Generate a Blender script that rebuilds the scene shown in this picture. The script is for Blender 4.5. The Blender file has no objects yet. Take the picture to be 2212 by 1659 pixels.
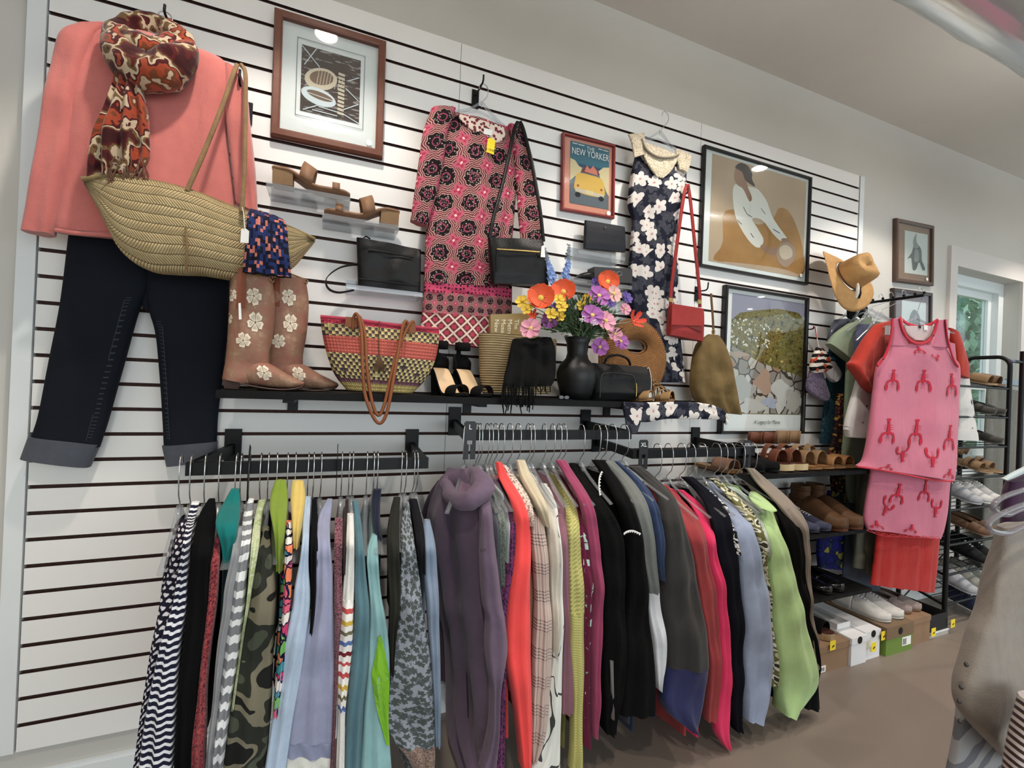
import bpy, bmesh, math, random
import numpy as np
from math import sin, cos, pi, radians, sqrt, atan2
from mathutils import Vector, Matrix, noise
random.seed(7)
SC = bpy.context.scene
COL = SC.collection
# ------------------------------------------------------------------ camera
CX, CY, FPX = 1106.0, 829.5, 975.2
CAM = np.array((0.7925, -1.7231, 1.294)); YAW, PITCH, ROLL = 0.3845, 0.0039, 0.0408
_fw = np.array((sin(YAW)*cos(PITCH), cos(YAW)*cos(PITCH), sin(PITCH)))
_rt0 = np.array((cos(YAW), -sin(YAW), 0.0)); _up0 = np.cross(_rt0, _fw)
_rt = cos(ROLL)*_rt0 + sin(ROLL)*_up0; _up = -sin(ROLL)*_rt0 + cos(ROLL)*_up0
cd = bpy.data.cameras.new('camera'); cam = bpy.data.objects.new('camera', cd); COL.objects.link(cam)
cd.sensor_width = 36.0; cd.lens = FPX/2212*36.0; cd.clip_start = 0.02; cd.clip_end = 200
cam.matrix_world = Matrix(((_rt[0], _up[0], -_fw[0], CAM[0]), (_rt[1], _up[1], -_fw[1], CAM[1]), (_rt[2], _up[2], -_fw[2], CAM[2]), (0, 0, 0, 1)))
SC.camera = cam
# ------------------------------------------------------------------ world, lights, exposure
SC.view_settings.view_transform = 'Standard'; SC.view_settings.look = 'None'
SC.view_settings.gamma = 1.0; SC.view_settings.use_curve_mapping = False
SC.view_settings.exposure = 0.0
wd = bpy.data.worlds.new('world'); SC.world = wd; wd.use_nodes = True
_b = wd.node_tree.nodes['Background']; _b.inputs[0].default_value = (0.78, 0.93, 1.0, 1); _b.inputs[1].default_value = 1.45
def area(name, loc, aim, size, size_y, power, color):
    l = bpy.data.lights.new(name, 'AREA'); l.shape = 'RECTANGLE'; l.size = size; l.size_y = size_y; l.energy = power; l.color = color
    o = bpy.data.objects.new(name, l); COL.objects.link(o); o.location = loc
    o.rotation_euler = (Vector(aim)-Vector(loc)).to_track_quat('-Z', 'Y').to_euler(); return o
# daylight from the shop windows behind and to the right of the camera
area('storefront_daylight', (2.2, -5.2, 1.5), (1.6, 0, 1.2), 4.5, 2.2, 66, (0.90, 0.96, 1.0))
SPOT_W = 60.0; SPOT_C = (1.0, 0.90, 0.80)
SPOTS = [(0.71, -0.8), (2.2, -0.8), (3.75, -0.8), (5.6, -0.8), (0.6, -2.1), (2.7, -2.1), (4.8, -2.1), (5.9, -2.1), (7.7, -4.0), (8.5, -4.9)]
CEIL = 3.02
for i, (x, y) in enumerate(SPOTS):
    l = bpy.data.lights.new('downlight_lamp', 'SPOT'); l.energy = SPOT_W if y > -1 else SPOT_W*1.0
    l.color = SPOT_C; l.spot_size = radians(106); l.spot_blend = 0.22; l.shadow_soft_size = 0.045
    o = bpy.data.objects.new('downlight_lamp', l); COL.objects.link(o); o.location = (x, y, CEIL-0.03)
# ------------------------------------------------------------------ helpers
def V(*a): return np.array(a, float)
def _ray(x, y):
    a, b = (x-CX)/FPX, (y-CY)/FPX
    return _fw + a*_rt - b*_up
def P(x, y, Y=0.0):
    """the point of the place that lies on the plane parallel to the wall at depth Y and is seen at photo position (x, y)"""
    d = _ray(x, y); return CAM + d*((Y-CAM[1])/d[1])
def PX(x, y, X):
    d = _ray(x, y); return CAM + d*((X-CAM[0])/d[0])
def PZ(x, y, Z):
    d = _ray(x, y); return CAM + d*((Z-CAM[2])/d[2])
def crop(ox, oy, s):
    return lambda rows: [(oy+r[0]/s,) + tuple(ox+c/s for c in r[1:]) for r in rows]
def lin(c):
    if max(c) > 1.0001: c = [v/255 for v in c[:3]]
    g = .3*c[0]+.59*c[1]+.11*c[2]; c = [g+(v-g)*.9 for v in c[:3]]
    return tuple(v/12.92 if v <= .04045 else ((v+.055)/1.055)**2.4 for v in c[:3]) + (1.0,)
WL = {}
def link(o, parent=None, wl=None):
    COL.objects.link(o); wl = V(*wl) if wl is not None else V(0, 0, 0); WL[o.name] = wl
    if parent is not None:
        o.parent = parent; o.location = tuple(wl - WL[parent.name])
    else: o.location = tuple(wl)
    return o
def tag(o, label=None, cat=None, group=None, kind=None):
    if label: o['label'] = label
    if cat: o['category'] = cat
    if group: o['group'] = group
    if kind: o['kind'] = kind
    return o
def thing(name, label, cat, loc, group=None, kind=None):
    o = bpy.data.objects.new(name, None); o.empty_display_size = .05
    link(o, None, loc); return tag(o, label, cat, group, kind)
def catmull(a, n):
    a = np.asarray(a, float); m = len(a)
    if m == 2:
        t = np.linspace(0, 1, n)[:, None]; return a[0]*(1-t)+a[1]*t
    x = np.concatenate([[2*a[0]-a[1]], a, [2*a[-1]-a[-2]]]); t = np.linspace(0, m-1, n)
    i = np.minimum(t.astype(int), m-2); f = (t-i)[:, None]
    p0, p1, p2, p3 = x[i], x[i+1], x[i+2], x[i+3]
    return .5*(2*p1+(p2-p0)*f+(2*p0-5*p1+4*p2-p3)*f*f+(3*p1-p0-3*p2+p3)*f**3)
def nrm(v):
    v = np.asarray(v, float); return v/(np.linalg.norm(v)+1e-12)
class MB:
    def __init__(s): s.v = []; s.f = []; s.uv = []; s.mi = []; s.sm = []
    def grid(s, pts, uvs, closed_u=False, closed_v=False, mi=0, smooth=True, flip=False):
        pts = np.asarray(pts, float); nv, nu = pts.shape[:2]; b = len(s.v); s.v += [tuple(p) for p in pts.reshape(-1, 3)]
        for j in range(nv if closed_v else nv-1):
            for i in range(nu if closed_u else nu-1):
                i2, j2 = (i+1) % nu, (j+1) % nv
                q = [(j, i), (j, i2), (j2, i2), (j2, i)]
                uq = [uvs(i, j), uvs(i+1, j), uvs(i+1, j+1), uvs(i, j+1)]
                if flip: q, uq = q[::-1], uq[::-1]
                s.f.append([b+a*nu+c for a, c in q]); s.uv.append(uq); s.mi.append(mi); s.sm.append(smooth)
    def face(s, pts, mi=0, uv=None, smooth=False):
        b = len(s.v); s.v += [tuple(p) for p in pts]; s.f.append(list(range(b, b+len(pts))))
        s.uv.append(uv or [(p[0], p[2]) for p in pts]); s.mi.append(mi); s.sm.append(smooth)
    def hexa(s, c, mi=0, smooth=False):
        """c: 8 corners, bottom 4 then top 4, same turn"""
        for q in ((3, 2, 1, 0), (4, 5, 6, 7), (0, 1, 5, 4), (1, 2, 6, 5), (2, 3, 7, 6), (3, 0, 4, 7)):
            p = [V(*c[k]) for k in q]; e1, e2 = p[1]-p[0], p[3]-p[0]
            l1, l2 = np.linalg.norm(e1), np.linalg.norm(e2)
            s.face(p, mi, [(0, 0), (l1, 0), (l1, l2), (0, l2)], smooth)
    def box(s, a, b, mi=0, M=None):
        a, b = np.minimum(a, b), np.maximum(a, b)
        c = [V(a[0], a[1], a[2]), V(b[0], a[1], a[2]), V(b[0], b[1], a[2]), V(a[0], b[1], a[2])]
        c += [V(p[0], p[1], b[2]) for p in c]
        if M is not None: c = [M(p) for p in c]
        s.hexa(c, mi)
    def obox(s, o, ex, ey, ez, mi=0):
        """corner o and three edge vectors"""
        o, ex, ey, ez = map(lambda q: np.asarray(q, float), (o, ex, ey, ez))
        s.hexa([o, o+ex, o+ex+ey, o+ey, o+ez, o+ex+ez, o+ex+ey+ez, o+ey+ez], mi)
    def tube(s, path, r, n=8, closed=False, mi=0, flat=None, wdir=None, cap=True, smooth=True, res=None):
        """round tube, or a flat strap when flat=(width, thickness) with wdir across"""
        p = np.asarray(path, float)
        if res: p = catmull(p, res)
        m = len(p); t = np.gradient(p, axis=0)
        if closed: t = np.roll(p, -1, 0)-np.roll(p, 1, 0)
        t = np.array([nrm(q) for q in t]); rr = np.broadcast_to(np.asarray(r, float), (m,)) if np.ndim(r) < 1 else np.interp(np.linspace(0, 1, m), np.linspace(0, 1, len(r)), r)
        if wdir is None:
            a = V(0, 0, 1) if abs(t[0][2]) < .9 else V(1, 0, 0); a = nrm(a-t[0]*a.dot(t[0]))
        rings = []; L = 0; Ls = []
        for k in range(m):
            if k: L += np.linalg.norm(p[k]-p[k-1])
            Ls.append(L)
            if wdir is not None: a = nrm(np.asarray(wdir, float)-t[k]*np.dot(wdir, t[k]))
            else: a = nrm(a-t[k]*a.dot(t[k]))
            bb = np.cross(t[k], a); ring = []
            for j in range(n):
                q = 2*pi*(j+.5)/n
                if flat: cx = np.sign(cos(q))*abs(cos(q))**.5*flat[0]/2*rr[k]; sy = np.sign(sin(q))*abs(sin(q))**.5*flat[1]/2*min(1, rr[k]*2)
                else: cx, sy = cos(q)*rr[k], sin(q)*rr[k]
                ring.append(p[k]+a*cx+bb*sy)
            rings.append(ring)
        Ls.append(L); R0 = float(flat[0] if flat else rr.max())
        s.grid(rings, lambda i, j: (i/n*R0*2, Ls[min(j, len(Ls)-1)]), True, closed, mi, smooth)
        if cap and not closed: s.face(rings[0][::-1], mi); s.face(rings[-1], mi)
    def lathe(s, prof, c, n=28, mi=0, axis=2, tilt=None):
        prof = np.asarray(prof, float); rings = []
        for r, z in prof:
            ring = [V(cos(2*pi*j/n)*r, sin(2*pi*j/n)*r, z) for j in range(n)]
            if tilt is not None: ring = [tilt @ q for q in ring]
            rings.append([np.asarray(c)+q for q in ring])
        s.grid(rings, lambda i, j: (i/n*.4, j*.05), True, False, mi)
        if prof[0][0] > 1e-5: s.face(rings[0][::-1], mi)
        if prof[-1][0] > 1e-5: s.face(rings[-1], mi)
    def prism(s, pts, d, mi=0, side=None):
        """closed outline extruded along d"""
        pts = [np.asarray(p, float) for p in pts]; d = np.asarray(d, float); n = len(pts)
        s.face(pts, mi); s.face([p+d for p in pts][::-1], mi)
        for i in range(n):
            a, b = pts[i], pts[(i+1) % n]; s.face([b, a, a+d, b+d], mi if side is None else side)
    def ball(s, c, r, n=8, mi=0):
        r = np.broadcast_to(np.asarray(r, float), (3,)); c = np.asarray(c, float)
        rings = [[c+r*V(sin(pi*j/n)*cos(2*pi*i/(2*n)), sin(pi*j/n)*sin(2*pi*i/(2*n)), cos(pi*j/n)) for i in range(2*n)] for j in range(n+1)]
        s.grid(rings, lambda i, j: (i/n*r[0], j/n*r[2]), True, False, mi)
    def loft(s, rows, th, N=(0, -1, 0), nu=28, nv=None, fold=None, p=.6, mi=0, cap=True, wob=0.0, wf=9.0, flip=False):
        """cloth-like closed body through rows of (A, B): the two edges; th the depth along N"""
        A = np.array([r[0] for r in rows], float); B = np.array([r[1] for r in rows], float)
        nv = nv or max(10, 4*len(rows)); m = len(rows)
        th = np.interp(np.linspace(0, 1, nv), np.linspace(0, 1, len(np.atleast_1d(th))), np.atleast_1d(th)) if np.ndim(th) else np.full(nv, th)
        A, B = catmull(A, nv), catmull(B, nv); N = nrm(N)
        wid = np.linalg.norm(B-A, axis=1); mid = (A+B)/2
        L = np.concatenate([[0], np.cumsum(np.linalg.norm(np.diff(mid, axis=0), axis=1))])
        nf, amp, ph = fold or (0, 0, 0)
        def pt(u, k, sg):
            q = A[k]+(B[k]-A[k])*u; sn = 2*sqrt(max(u*(1-u), 0)); v = k/(nv-1)
            off = sg*th[k]/2*sn**p
            if nf: off += amp*(.25+.75*v)*sin(2*pi*nf*u+ph+1.3*sin(2.6*v+ph))*sn
            if wob: off += wob*noise.noise(Vector(q*wf))*sn
            return q+N*off
        rings = []
        for k in range(nv):
            ring = []
            for j in range(nu):
                a = 2*pi*j/nu; ring.append(pt(.5-.5*cos(a), k, 1 if a <= pi else -1))
            rings.append(ring)
        W = wid.mean()
        s.grid(rings, lambda i, j: ((.5-.5*cos(2*pi*i/nu))*W, L[min(j, nv-1)]), True, False, mi, True, flip)
        if cap: s.face(rings[0][::-1], mi, [(0, 0)]*nu); s.face(rings[-1], mi, [(0, L[-1])]*nu)
        def surf(u, v, sg=1, lift=.0012):
            k = v*(nv-1); k0 = max(0, min(int(k), nv-2)); f = k-k0; u = min(max(u, .0), 1.)
            return pt(u, k0, sg)*(1-f)+pt(u, k0+1, sg)*f + N*lift*sg
        surf.L = L[-1]; surf.W = W; surf.N = N
        return surf
    def decal(s, surf, u0, v0, pts, size, rot=0, mi=1, sg=1, lift=.0016):
        c, n = cos(rot), sin(rot); out = []
        for x, y in pts:
            x, y = x*size, y*size; x, y = c*x-n*y, n*x+c*y
            out.append(surf(u0+x/surf.W, v0+y/surf.L, sg, lift))
        s.face(out, mi)
    def build(s, name, mat, parent=None, smooth_angle=None, solid=0, sub=0):
        me = bpy.data.meshes.new(name); v = np.array(s.v, float); lo, hi = v.min(0), v.max(0); o = V((lo[0]+hi[0])/2, (lo[1]+hi[1])/2, lo[2])
        me.from_pydata([tuple(q) for q in v-o], [], s.f)
        uvl = me.uv_layers.new(name='UVMap'); flat = [c for fu in s.uv for q in fu for c in q]
        uvl.data.foreach_set('uv', flat)
        me.polygons.foreach_set('material_index', s.mi); me.polygons.foreach_set('use_smooth', s.sm)
        for m in (mat if isinstance(mat, (list, tuple)) else [mat]): me.materials.append(m)
        me.update()
        ob = bpy.data.objects.new(name, me); link(ob, parent, o)
        if solid: md = ob.modifiers.new('thick', 'SOLIDIFY'); md.thickness = solid; md.offset = 0
        if sub: md = ob.modifiers.new('sub', 'SUBSURF'); md.levels = sub; md.render_levels = sub
        return ob
def xform(M4):
    M4 = np.asarray(M4, float); return lambda p: M4[:3, :3] @ np.asarray(p, float) + M4[:3, 3]
def rotz(a): c, s = cos(a), sin(a); return np.array(((c, -s, 0), (s, c, 0), (0, 0, 1.)))
def rotx(a): c, s = cos(a), sin(a); return np.array(((1., 0, 0), (0, c, -s), (0, s, c)))
def roty(a): c, s = cos(a), sin(a); return np.array(((c, 0, s), (0, 1., 0), (-s, 0, c)))
def text_mb(body, size, o, ex, ez, align='CENTER', depth=.0006, shear=0, space=1.0, sx=1.0):
    """lettering as a mesh: o origin, ex reading direction, ez up"""
    cu = bpy.data.curves.new('lettering', 'FONT'); cu.body = body; cu.size = size; cu.align_x = align; cu.align_y = 'CENTER'; cu.shear = shear
    cu.space_character = space; cu.resolution_u = 3
    ob = bpy.data.objects.new('lettering_tmp', cu); COL.objects.link(ob)
    dg = bpy.context.evaluated_depsgraph_get(); dg.update(); me = bpy.data.meshes.new_from_object(ob.evaluated_get(dg))
    bpy.data.objects.remove(ob); bpy.data.curves.remove(cu)
    mb = MB(); ex, ez = nrm(ex), nrm(ez); n = np.cross(ex, ez)
    pts = [np.asarray(o)+ex*v.co.x*sx+ez*v.co.y+n*depth for v in me.vertices]
    for p in me.polygons: mb.face([pts[i] for i in p.vertices])
    bpy.data.meshes.remove(me); return mb
# ------------------------------------------------------------------ materials
class Mt:
    def __init__(s, name, rough=.85, spec=.3, metal=0, sheen=0, coat=0):
        s.m = bpy.data.materials.new(name); s.m.use_nodes = True; s.t = s.m.node_tree; s.b = s.t.nodes['Principled BSDF']
        s.b.inputs['Roughness'].default_value = rough; s.b.inputs['Specular IOR Level'].default_value = spec
        s.b.inputs['Metallic'].default_value = metal
        if sheen: s.b.inputs['Sheen Weight'].default_value = sheen; s.b.inputs['Sheen Roughness'].default_value = .5
        if coat: s.b.inputs['Coat Weight'].default_value = coat; s.b.inputs['Coat Roughness'].default_value = .08
    def put(s, sock, val):
        if isinstance(val, bpy.types.NodeSocket): s.t.links.new(val, sock)
        elif isinstance(val, (tuple, list)) and sock.type == 'RGBA': sock.default_value = lin(val)
        else: sock.default_value = val
    def nd(s, typ, ins=None, **kw):
        n = s.t.nodes.new(typ)
        for k, v in kw.items(): setattr(n, k, v)
        for k, v in (ins or {}).items(): s.put(n.inputs[k], v)
        return n
    def uv(s, scale=(1, 1, 1), rot=0, loc=(0, 0, 0), obj=False):
        c = s.nd('ShaderNodeTexCoord'); m = s.nd('ShaderNodeMapping', {'Scale': scale, 'Rotation': (0, 0, rot), 'Location': loc})
        s.t.links.new(c.outputs['Object' if obj else 'UV'], m.inputs['Vector']); return m.outputs[0]
    def sep(s, vec): n = s.nd('ShaderNodeSeparateXYZ', {0: vec}); return n.outputs[0], n.outputs[1], n.outputs[2]
    def ma(s, op, a, b=0.0, c=None):
        n = s.nd('ShaderNodeMath', {0: a, 1: b}, operation=op)
        if c is not None: s.put(n.inputs[2], c)
        return n.outputs[0]
    def noise(s, vec, scale, detail=2, rough=.5, dist=0):
        return s.nd('ShaderNodeTexNoise', {'Vector': vec, 'Scale': scale, 'Detail': detail, 'Roughness': rough, 'Distortion': dist}).outputs
    def vor(s, vec, scale, feature='F1', rnd=1.0):
        return s.nd('ShaderNodeTexVoronoi', {'Vector': vec, 'Scale': scale, 'Randomness': rnd}, feature=feature).outputs
    def ramp(s, fac, stops, const=True):
        n = s.nd('ShaderNodeValToRGB'); s.put(n.inputs[0], fac); r = n.color_ramp; r.interpolation = 'CONSTANT' if const else 'LINEAR'
        while len(r.elements) > 1: r.elements.remove(r.elements[-1])
        r.elements[0].position = stops[0][0]; r.elements[0].color = lin(stops[0][1])
        for p, c in stops[1:]: e = r.elements.new(p); e.color = lin(c)
        return n.outputs[0]
    def mix(s, fac, a, b, blend='MIX'):
        n = s.nd('ShaderNodeMix', data_type='RGBA', blend_type=blend)
        s.put(n.inputs[0], fac); s.put(n.inputs[6], a); s.put(n.inputs[7], b); return n.outputs[2]
    def base(s, c): s.put(s.b.inputs['Base Color'], c); return s
    def bump(s, h, strength=.4, dist=.001):
        n = s.nd('ShaderNodeBump', {'Strength': strength, 'Distance': dist, 'Height': h}); s.t.links.new(n.outputs[0], s.b.inputs['Normal']); return s
def warp(M, vec, amt=.02, sc=6):
    n = M.noise(vec, sc, 2); d = M.nd('ShaderNodeVectorMath', {0: n[1], 1: (.5, .5, .5)}, operation='SUBTRACT').outputs[0]
    d = M.nd('ShaderNodeVectorMath', {0: d, 'Scale': amt}, operation='SCALE').outputs[0]
    return M.nd('ShaderNodeVectorMath', {0: vec, 1: d}, operation='ADD').outputs[0]
_mc = {}
def fab(name, c, var=.12, rough=.9, grain=700, bump=.35, sheen=.15):
    """plain cloth with slight mottling and a woven grain"""
    k = ('fab', name)
    if k in _mc: return _mc[k]
    if max(c) < 45: sheen = 0
    M = Mt(name, rough, .15, sheen=sheen); u = M.uv(obj=True); n = M.noise(u, 30, 4)[0]
    M.base(M.mix(M.ma('MULTIPLY', n, var*3), tuple(c), tuple(v*.6 for v in c)))
    w = M.noise(M.uv((13, 13, 3), obj=True), 1.0, 2.5, .5, .5)[0]
    M.bump(M.ma('ADD', M.ma('MULTIPLY', M.noise(u, grain, 1)[0], .35), M.ma('ADD', M.noise(u, 18, 3)[0], M.ma('MULTIPLY', w, 3.2))), min(1, bump*1.3), .0045)
    _mc[k] = M.m; return M.m
def flat(name, c, rough=.5, spec=.4, metal=0, coat=0):
    k = ('flat', name)
    if k in _mc: return _mc[k]
    _mc[k] = Mt(name, rough, spec, metal, coat=coat).base(tuple(c)).m; return _mc[k]
def leather(name, c, rough=.38, scale=160, var=.3):
    M = Mt(name, rough+.06, .26); u = M.uv(obj=True); n = M.noise(u, 14, 4)[0]
    M.base(M.mix(M.ma('MULTIPLY', n, var*2), tuple(c), tuple(v*.45 for v in c)))
    M.bump(M.ma('ADD', M.vor(u, scale)[0], M.ma('MULTIPLY', M.noise(u, 22, 3)[0], 1.5)), .35, .001); return M.m
def stripes(name, stops, period, axis=1, warpv=.012, ang=0, knit=0):
    M = Mt(name, .9, .15, sheen=.1); u = M.uv(rot=ang)
    if warpv: u = warp(M, u, warpv, 9)
    x = M.sep(u)[axis]; f = M.ma('FRACT', M.ma('DIVIDE', x, period)); M.base(M.ramp(f, stops))
    M.bump(M.noise(M.uv(obj=True), 700, 1)[0], .25, .001); return M.m
def dots(name, bg, fg, cell, r, jit=0):
    M = Mt(name, .9, .15); u = M.uv((1/cell, 1/cell, 1)); x, y, _ = M.sep(u)
    x = M.ma('ADD', x, M.ma('MULTIPLY', M.ma('MODULO', M.ma('FLOOR', y), 2.0), .5))
    dx = M.ma('SUBTRACT', M.ma('FRACT', x), .5); dy = M.ma('SUBTRACT', M.ma('FRACT', y), .5)
    d = M.ma('SQRT', M.ma('ADD', M.ma('MULTIPLY', dx, dx), M.ma('MULTIPLY', dy, dy)))
    M.base(M.mix(M.ma('LESS_THAN', d, r), bg, fg)); return M.m
def petals(M, vec, scale, n, rnd=.8, R=.42):
    """flower mask per voronoi cell -> (mask, radius, angle wave)"""
    vo = M.nd('ShaderNodeTexVoronoi', {'Vector': vec, 'Scale': scale, 'Randomness': rnd}, voronoi_dimensions='2D')
    sv = M.nd('ShaderNodeVectorMath', {0: vec, 'Scale': scale}, operation='SCALE').outputs[0]
    pv = M.nd('ShaderNodeVectorMath', {0: vo.outputs['Position'], 'Scale': scale}, operation='SCALE').outputs[0]
    d = M.nd('ShaderNodeVectorMath', {0: sv, 1: pv}, operation='SUBTRACT').outputs[0]
    x, y, _ = M.sep(d); cr = M.sep(vo.outputs['Color'])
    ang = M.ma('ADD', M.ma('ARCTAN2', y, x), M.ma('MULTIPLY', cr[0], 6.28))
    r = M.ma('SQRT', M.ma('ADD', M.ma('MULTIPLY', x, x), M.ma('MULTIPLY', y, y)))
    w = M.ma('ABSOLUTE', M.ma('SINE', M.ma('MULTIPLY', ang, n/2.0)))
    lim = M.ma('MULTIPLY', M.ma('ADD', .55, M.ma('MULTIPLY', w, .45)), R)
    return M.ma('LESS_THAN', r, lim), r, ang, cr
def knit(name, c1, c2, sc=120, mixs=60):
    M = Mt(name, .95, .1, sheen=.2); u = M.uv(obj=True); n = M.noise(u, mixs, 3)[0]
    M.base(M.ramp(n, [(0, c2), (.42, c1), (.55, c2), (.63, c1)]))
    M.bump(M.vor(u, sc)[0], .8, .003); return M.m
def camo(name, cols, sc=9):
    M = Mt(name, .9, .15); u = warp(M, M.uv(), .05, 8); n = M.noise(u, sc, 1.2)[0]
    M.base(M.ramp(n, [(0, cols[0]), (.41, cols[1]), (.475, cols[2]), (.56, cols[3]), (.64, cols[0])])); M.bump(M.noise(u, 600, 1)[0], .2, .001); return M.m
def clear(name, tint=(240, 244, 246), rough=.05, k=.16, base_t=.86):
    """thin clear plastic or glass: mostly see-through, mirror-like at grazing angles"""
    if ('c', name) in _mc: return _mc[('c', name)]
    m = bpy.data.materials.new(name); m.use_nodes = True; t = m.node_tree; t.nodes.clear()
    o = t.nodes.new('ShaderNodeOutputMaterial'); a = t.nodes.new('ShaderNodeBsdfTransparent'); g = t.nodes.new('ShaderNodeBsdfGlossy')
    d = t.nodes.new('ShaderNodeBsdfDiffuse'); mx2 = t.nodes.new('ShaderNodeMixShader')
    a.inputs[0].default_value = lin(tint); g.inputs['Roughness'].default_value = rough; d.inputs[0].default_value = lin(tint)
    mx2.inputs[0].default_value = base_t; t.links.new(d.outputs[0], mx2.inputs[1]); t.links.new(a.outputs[0], mx2.inputs[2])
    f = t.nodes.new('ShaderNodeLayerWeight'); f.inputs[0].default_value = .5; mx = t.nodes.new('ShaderNodeMixShader')
    pw = t.nodes.new('ShaderNodeMath'); pw.operation = 'POWER'; pw.inputs[1].default_value = 4.0; t.links.new(f.outputs['Facing'], pw.inputs[0])
    ml = t.nodes.new('ShaderNodeMath'); ml.operation = 'MULTIPLY_ADD'; ml.inputs[1].default_value = .8; ml.inputs[2].default_value = .02+k*.14; t.links.new(pw.outputs[0], ml.inputs[0]); t.links.new(ml.outputs[0], mx.inputs[0]); t.links.new(mx2.outputs[0], mx.inputs[1]); t.links.new(g.outputs[0], mx.inputs[2]); t.links.new(mx.outputs[0], o.inputs[0])
    _mc[('c', name)] = m; return m
BLACK = flat('black_metal', (11, 11, 12), .45, .25); CHROME = flat('chrome_wire', (205, 205, 205), .22, .5, 1.0)
CLEARP = clear('clear_plastic', (242, 244, 246), .05, .3, .90); GLASS = clear('picture_glass', (250, 252, 252), .02, .12, 1.0)
WHITE = flat('white_paper', (236, 234, 228), .8); YEL = flat('yellow_tag', (244, 214, 30), .7); BRASS = flat('brass', (196, 164, 92), .3, .5, 1.0)
# ------------------------------------------------------------------ the room
def paint(name, c, rough=.8, sc=4, var=.03):
    M = Mt(name, rough, .2); u = M.uv(obj=True); n = M.noise(u, sc, 3)[0]
    M.base(M.mix(n, tuple(c), tuple(v*(1-var) for v in c))); M.bump(M.noise(u, 240, 2)[0], .06, .0006); return M.m
WALLM = paint('wall_paint', (204, 200, 192)); CEILM = paint('ceiling_paint', (226, 220, 212), .9)
SLATF = paint('slat_white_laminate', (238, 236, 232), .38, 2, .02); TRIMW = paint('white_trim', (228, 232, 232), .4)
MDF = Mt('brown_groove_core', .9, .1); MDF.base(MDF.mix(MDF.noise(MDF.uv(obj=True), 90, 3)[0], (92, 66, 58), (44, 30, 28))); MDF = MDF.m
def struct(o): o['kind'] = 'structure'; return o
fm = Mt('floor_taupe', .42, .35); _u = fm.uv(obj=True)
fm.base(fm.mix(fm.noise(_u, 2.5, 4)[0], (136, 123, 112), (120, 108, 98))); fm.bump(fm.noise(_u, 60, 3)[0], .12, .002)
m = MB(); m.box((-.62, -6.5, -.1), (9.5, .14, 0)); struct(m.build('floor', fm.m))
m = MB(); m.box((-.62, -6.5, CEIL), (9.5, .14, CEIL+.1)); struct(m.build('ceiling', CEILM))
m = MB(); m.box((-.62, -6.5, 0), (-.21, .02, CEIL)); struct(m.build('wall_left', WALLM))
WX0, WX1, WZ0, WZ1 = 4.735, 5.62, .84, 2.235
m = MB(); m.box((-.62, .02, 0), (WX0, .14, CEIL)); m.box((WX0, .02, 0), (WX1, .14, WZ0)); m.box((WX0, .02, WZ1), (WX1, .14, CEIL)); m.box((WX1, .02, 0), (9.5, .14, CEIL))
struct(m.build('wall_back', WALLM))
m = MB(); m.box((-.21, .006, 0), (9.5, .019, .1)); m.box((-.21, .01, .1), (9.5, .019, .112)); struct(m.build('baseboard_back', TRIMW))
# window in a drywall recess, white sashes
wn = thing('window_1', None, None, (WX0, .08, WZ0)); wn['kind'] = 'structure'
VIN = flat('white_vinyl', (226, 232, 232), .35)
m = MB(); a, b = .135, .19
for x0, x1, z0, z1 in ((WX0, WX0+.07, WZ0, WZ1), (WX1-.07, WX1, WZ0, WZ1), (WX0+.07, WX1-.07, WZ1-.08, WZ1), (WX0+.07, WX1-.07, WZ0, WZ0+.07)): m.box((x0, a-.03, z0), (x1, b, z1))
m.build('window_frame', VIN, wn)
m = MB(); x0, x1, z0, z1 = WX0+.07, WX1-.07, WZ0+.07, WZ1-.08; zm = 1.44
for q in ((x0, x0+.05, z0, z1), (x1-.05, x1, z0, z1), (x0+.05, x1-.05, z1-.05, z1), (x0+.05, x1-.05, z0, z0+.05), (x0+.05, x1-.05, zm-.03, zm+.03)): m.box((q[0], a+.01, q[2]), (q[1], b-.01, q[3]))
m.build('window_sash', VIN, wn)
m = MB(); m.box((x0+.05, .162, z0+.05), (x1-.05, .166, zm-.03)); m.box((x0+.05, .162, zm+.03), (x1-.05, .166, z1-.05)); m.build('pane', clear('window_glass', (250, 253, 253), .02, .08, 1.0), wn)
m = MB(); m.box((WX0-.05, -.035, WZ0-.03), (WX1+.05, .12, WZ0)); m.build('window_sill', VIN, wn)
m = MB()
for q in ((WX0-.085, WX0, WZ0-.09, WZ1+.13), (WX1, WX1+.085, WZ0-.09, WZ1+.13), (WX0, WX1, WZ1, WZ1+.13), (WX0, WX1, WZ0-.09, WZ0-.03)): m.box((q[0], -.0005, q[2]), (q[1], .0195, q[3]))
m.build('window_casing', paint('casing_paint', (214, 206, 200), .6), wn)
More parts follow.
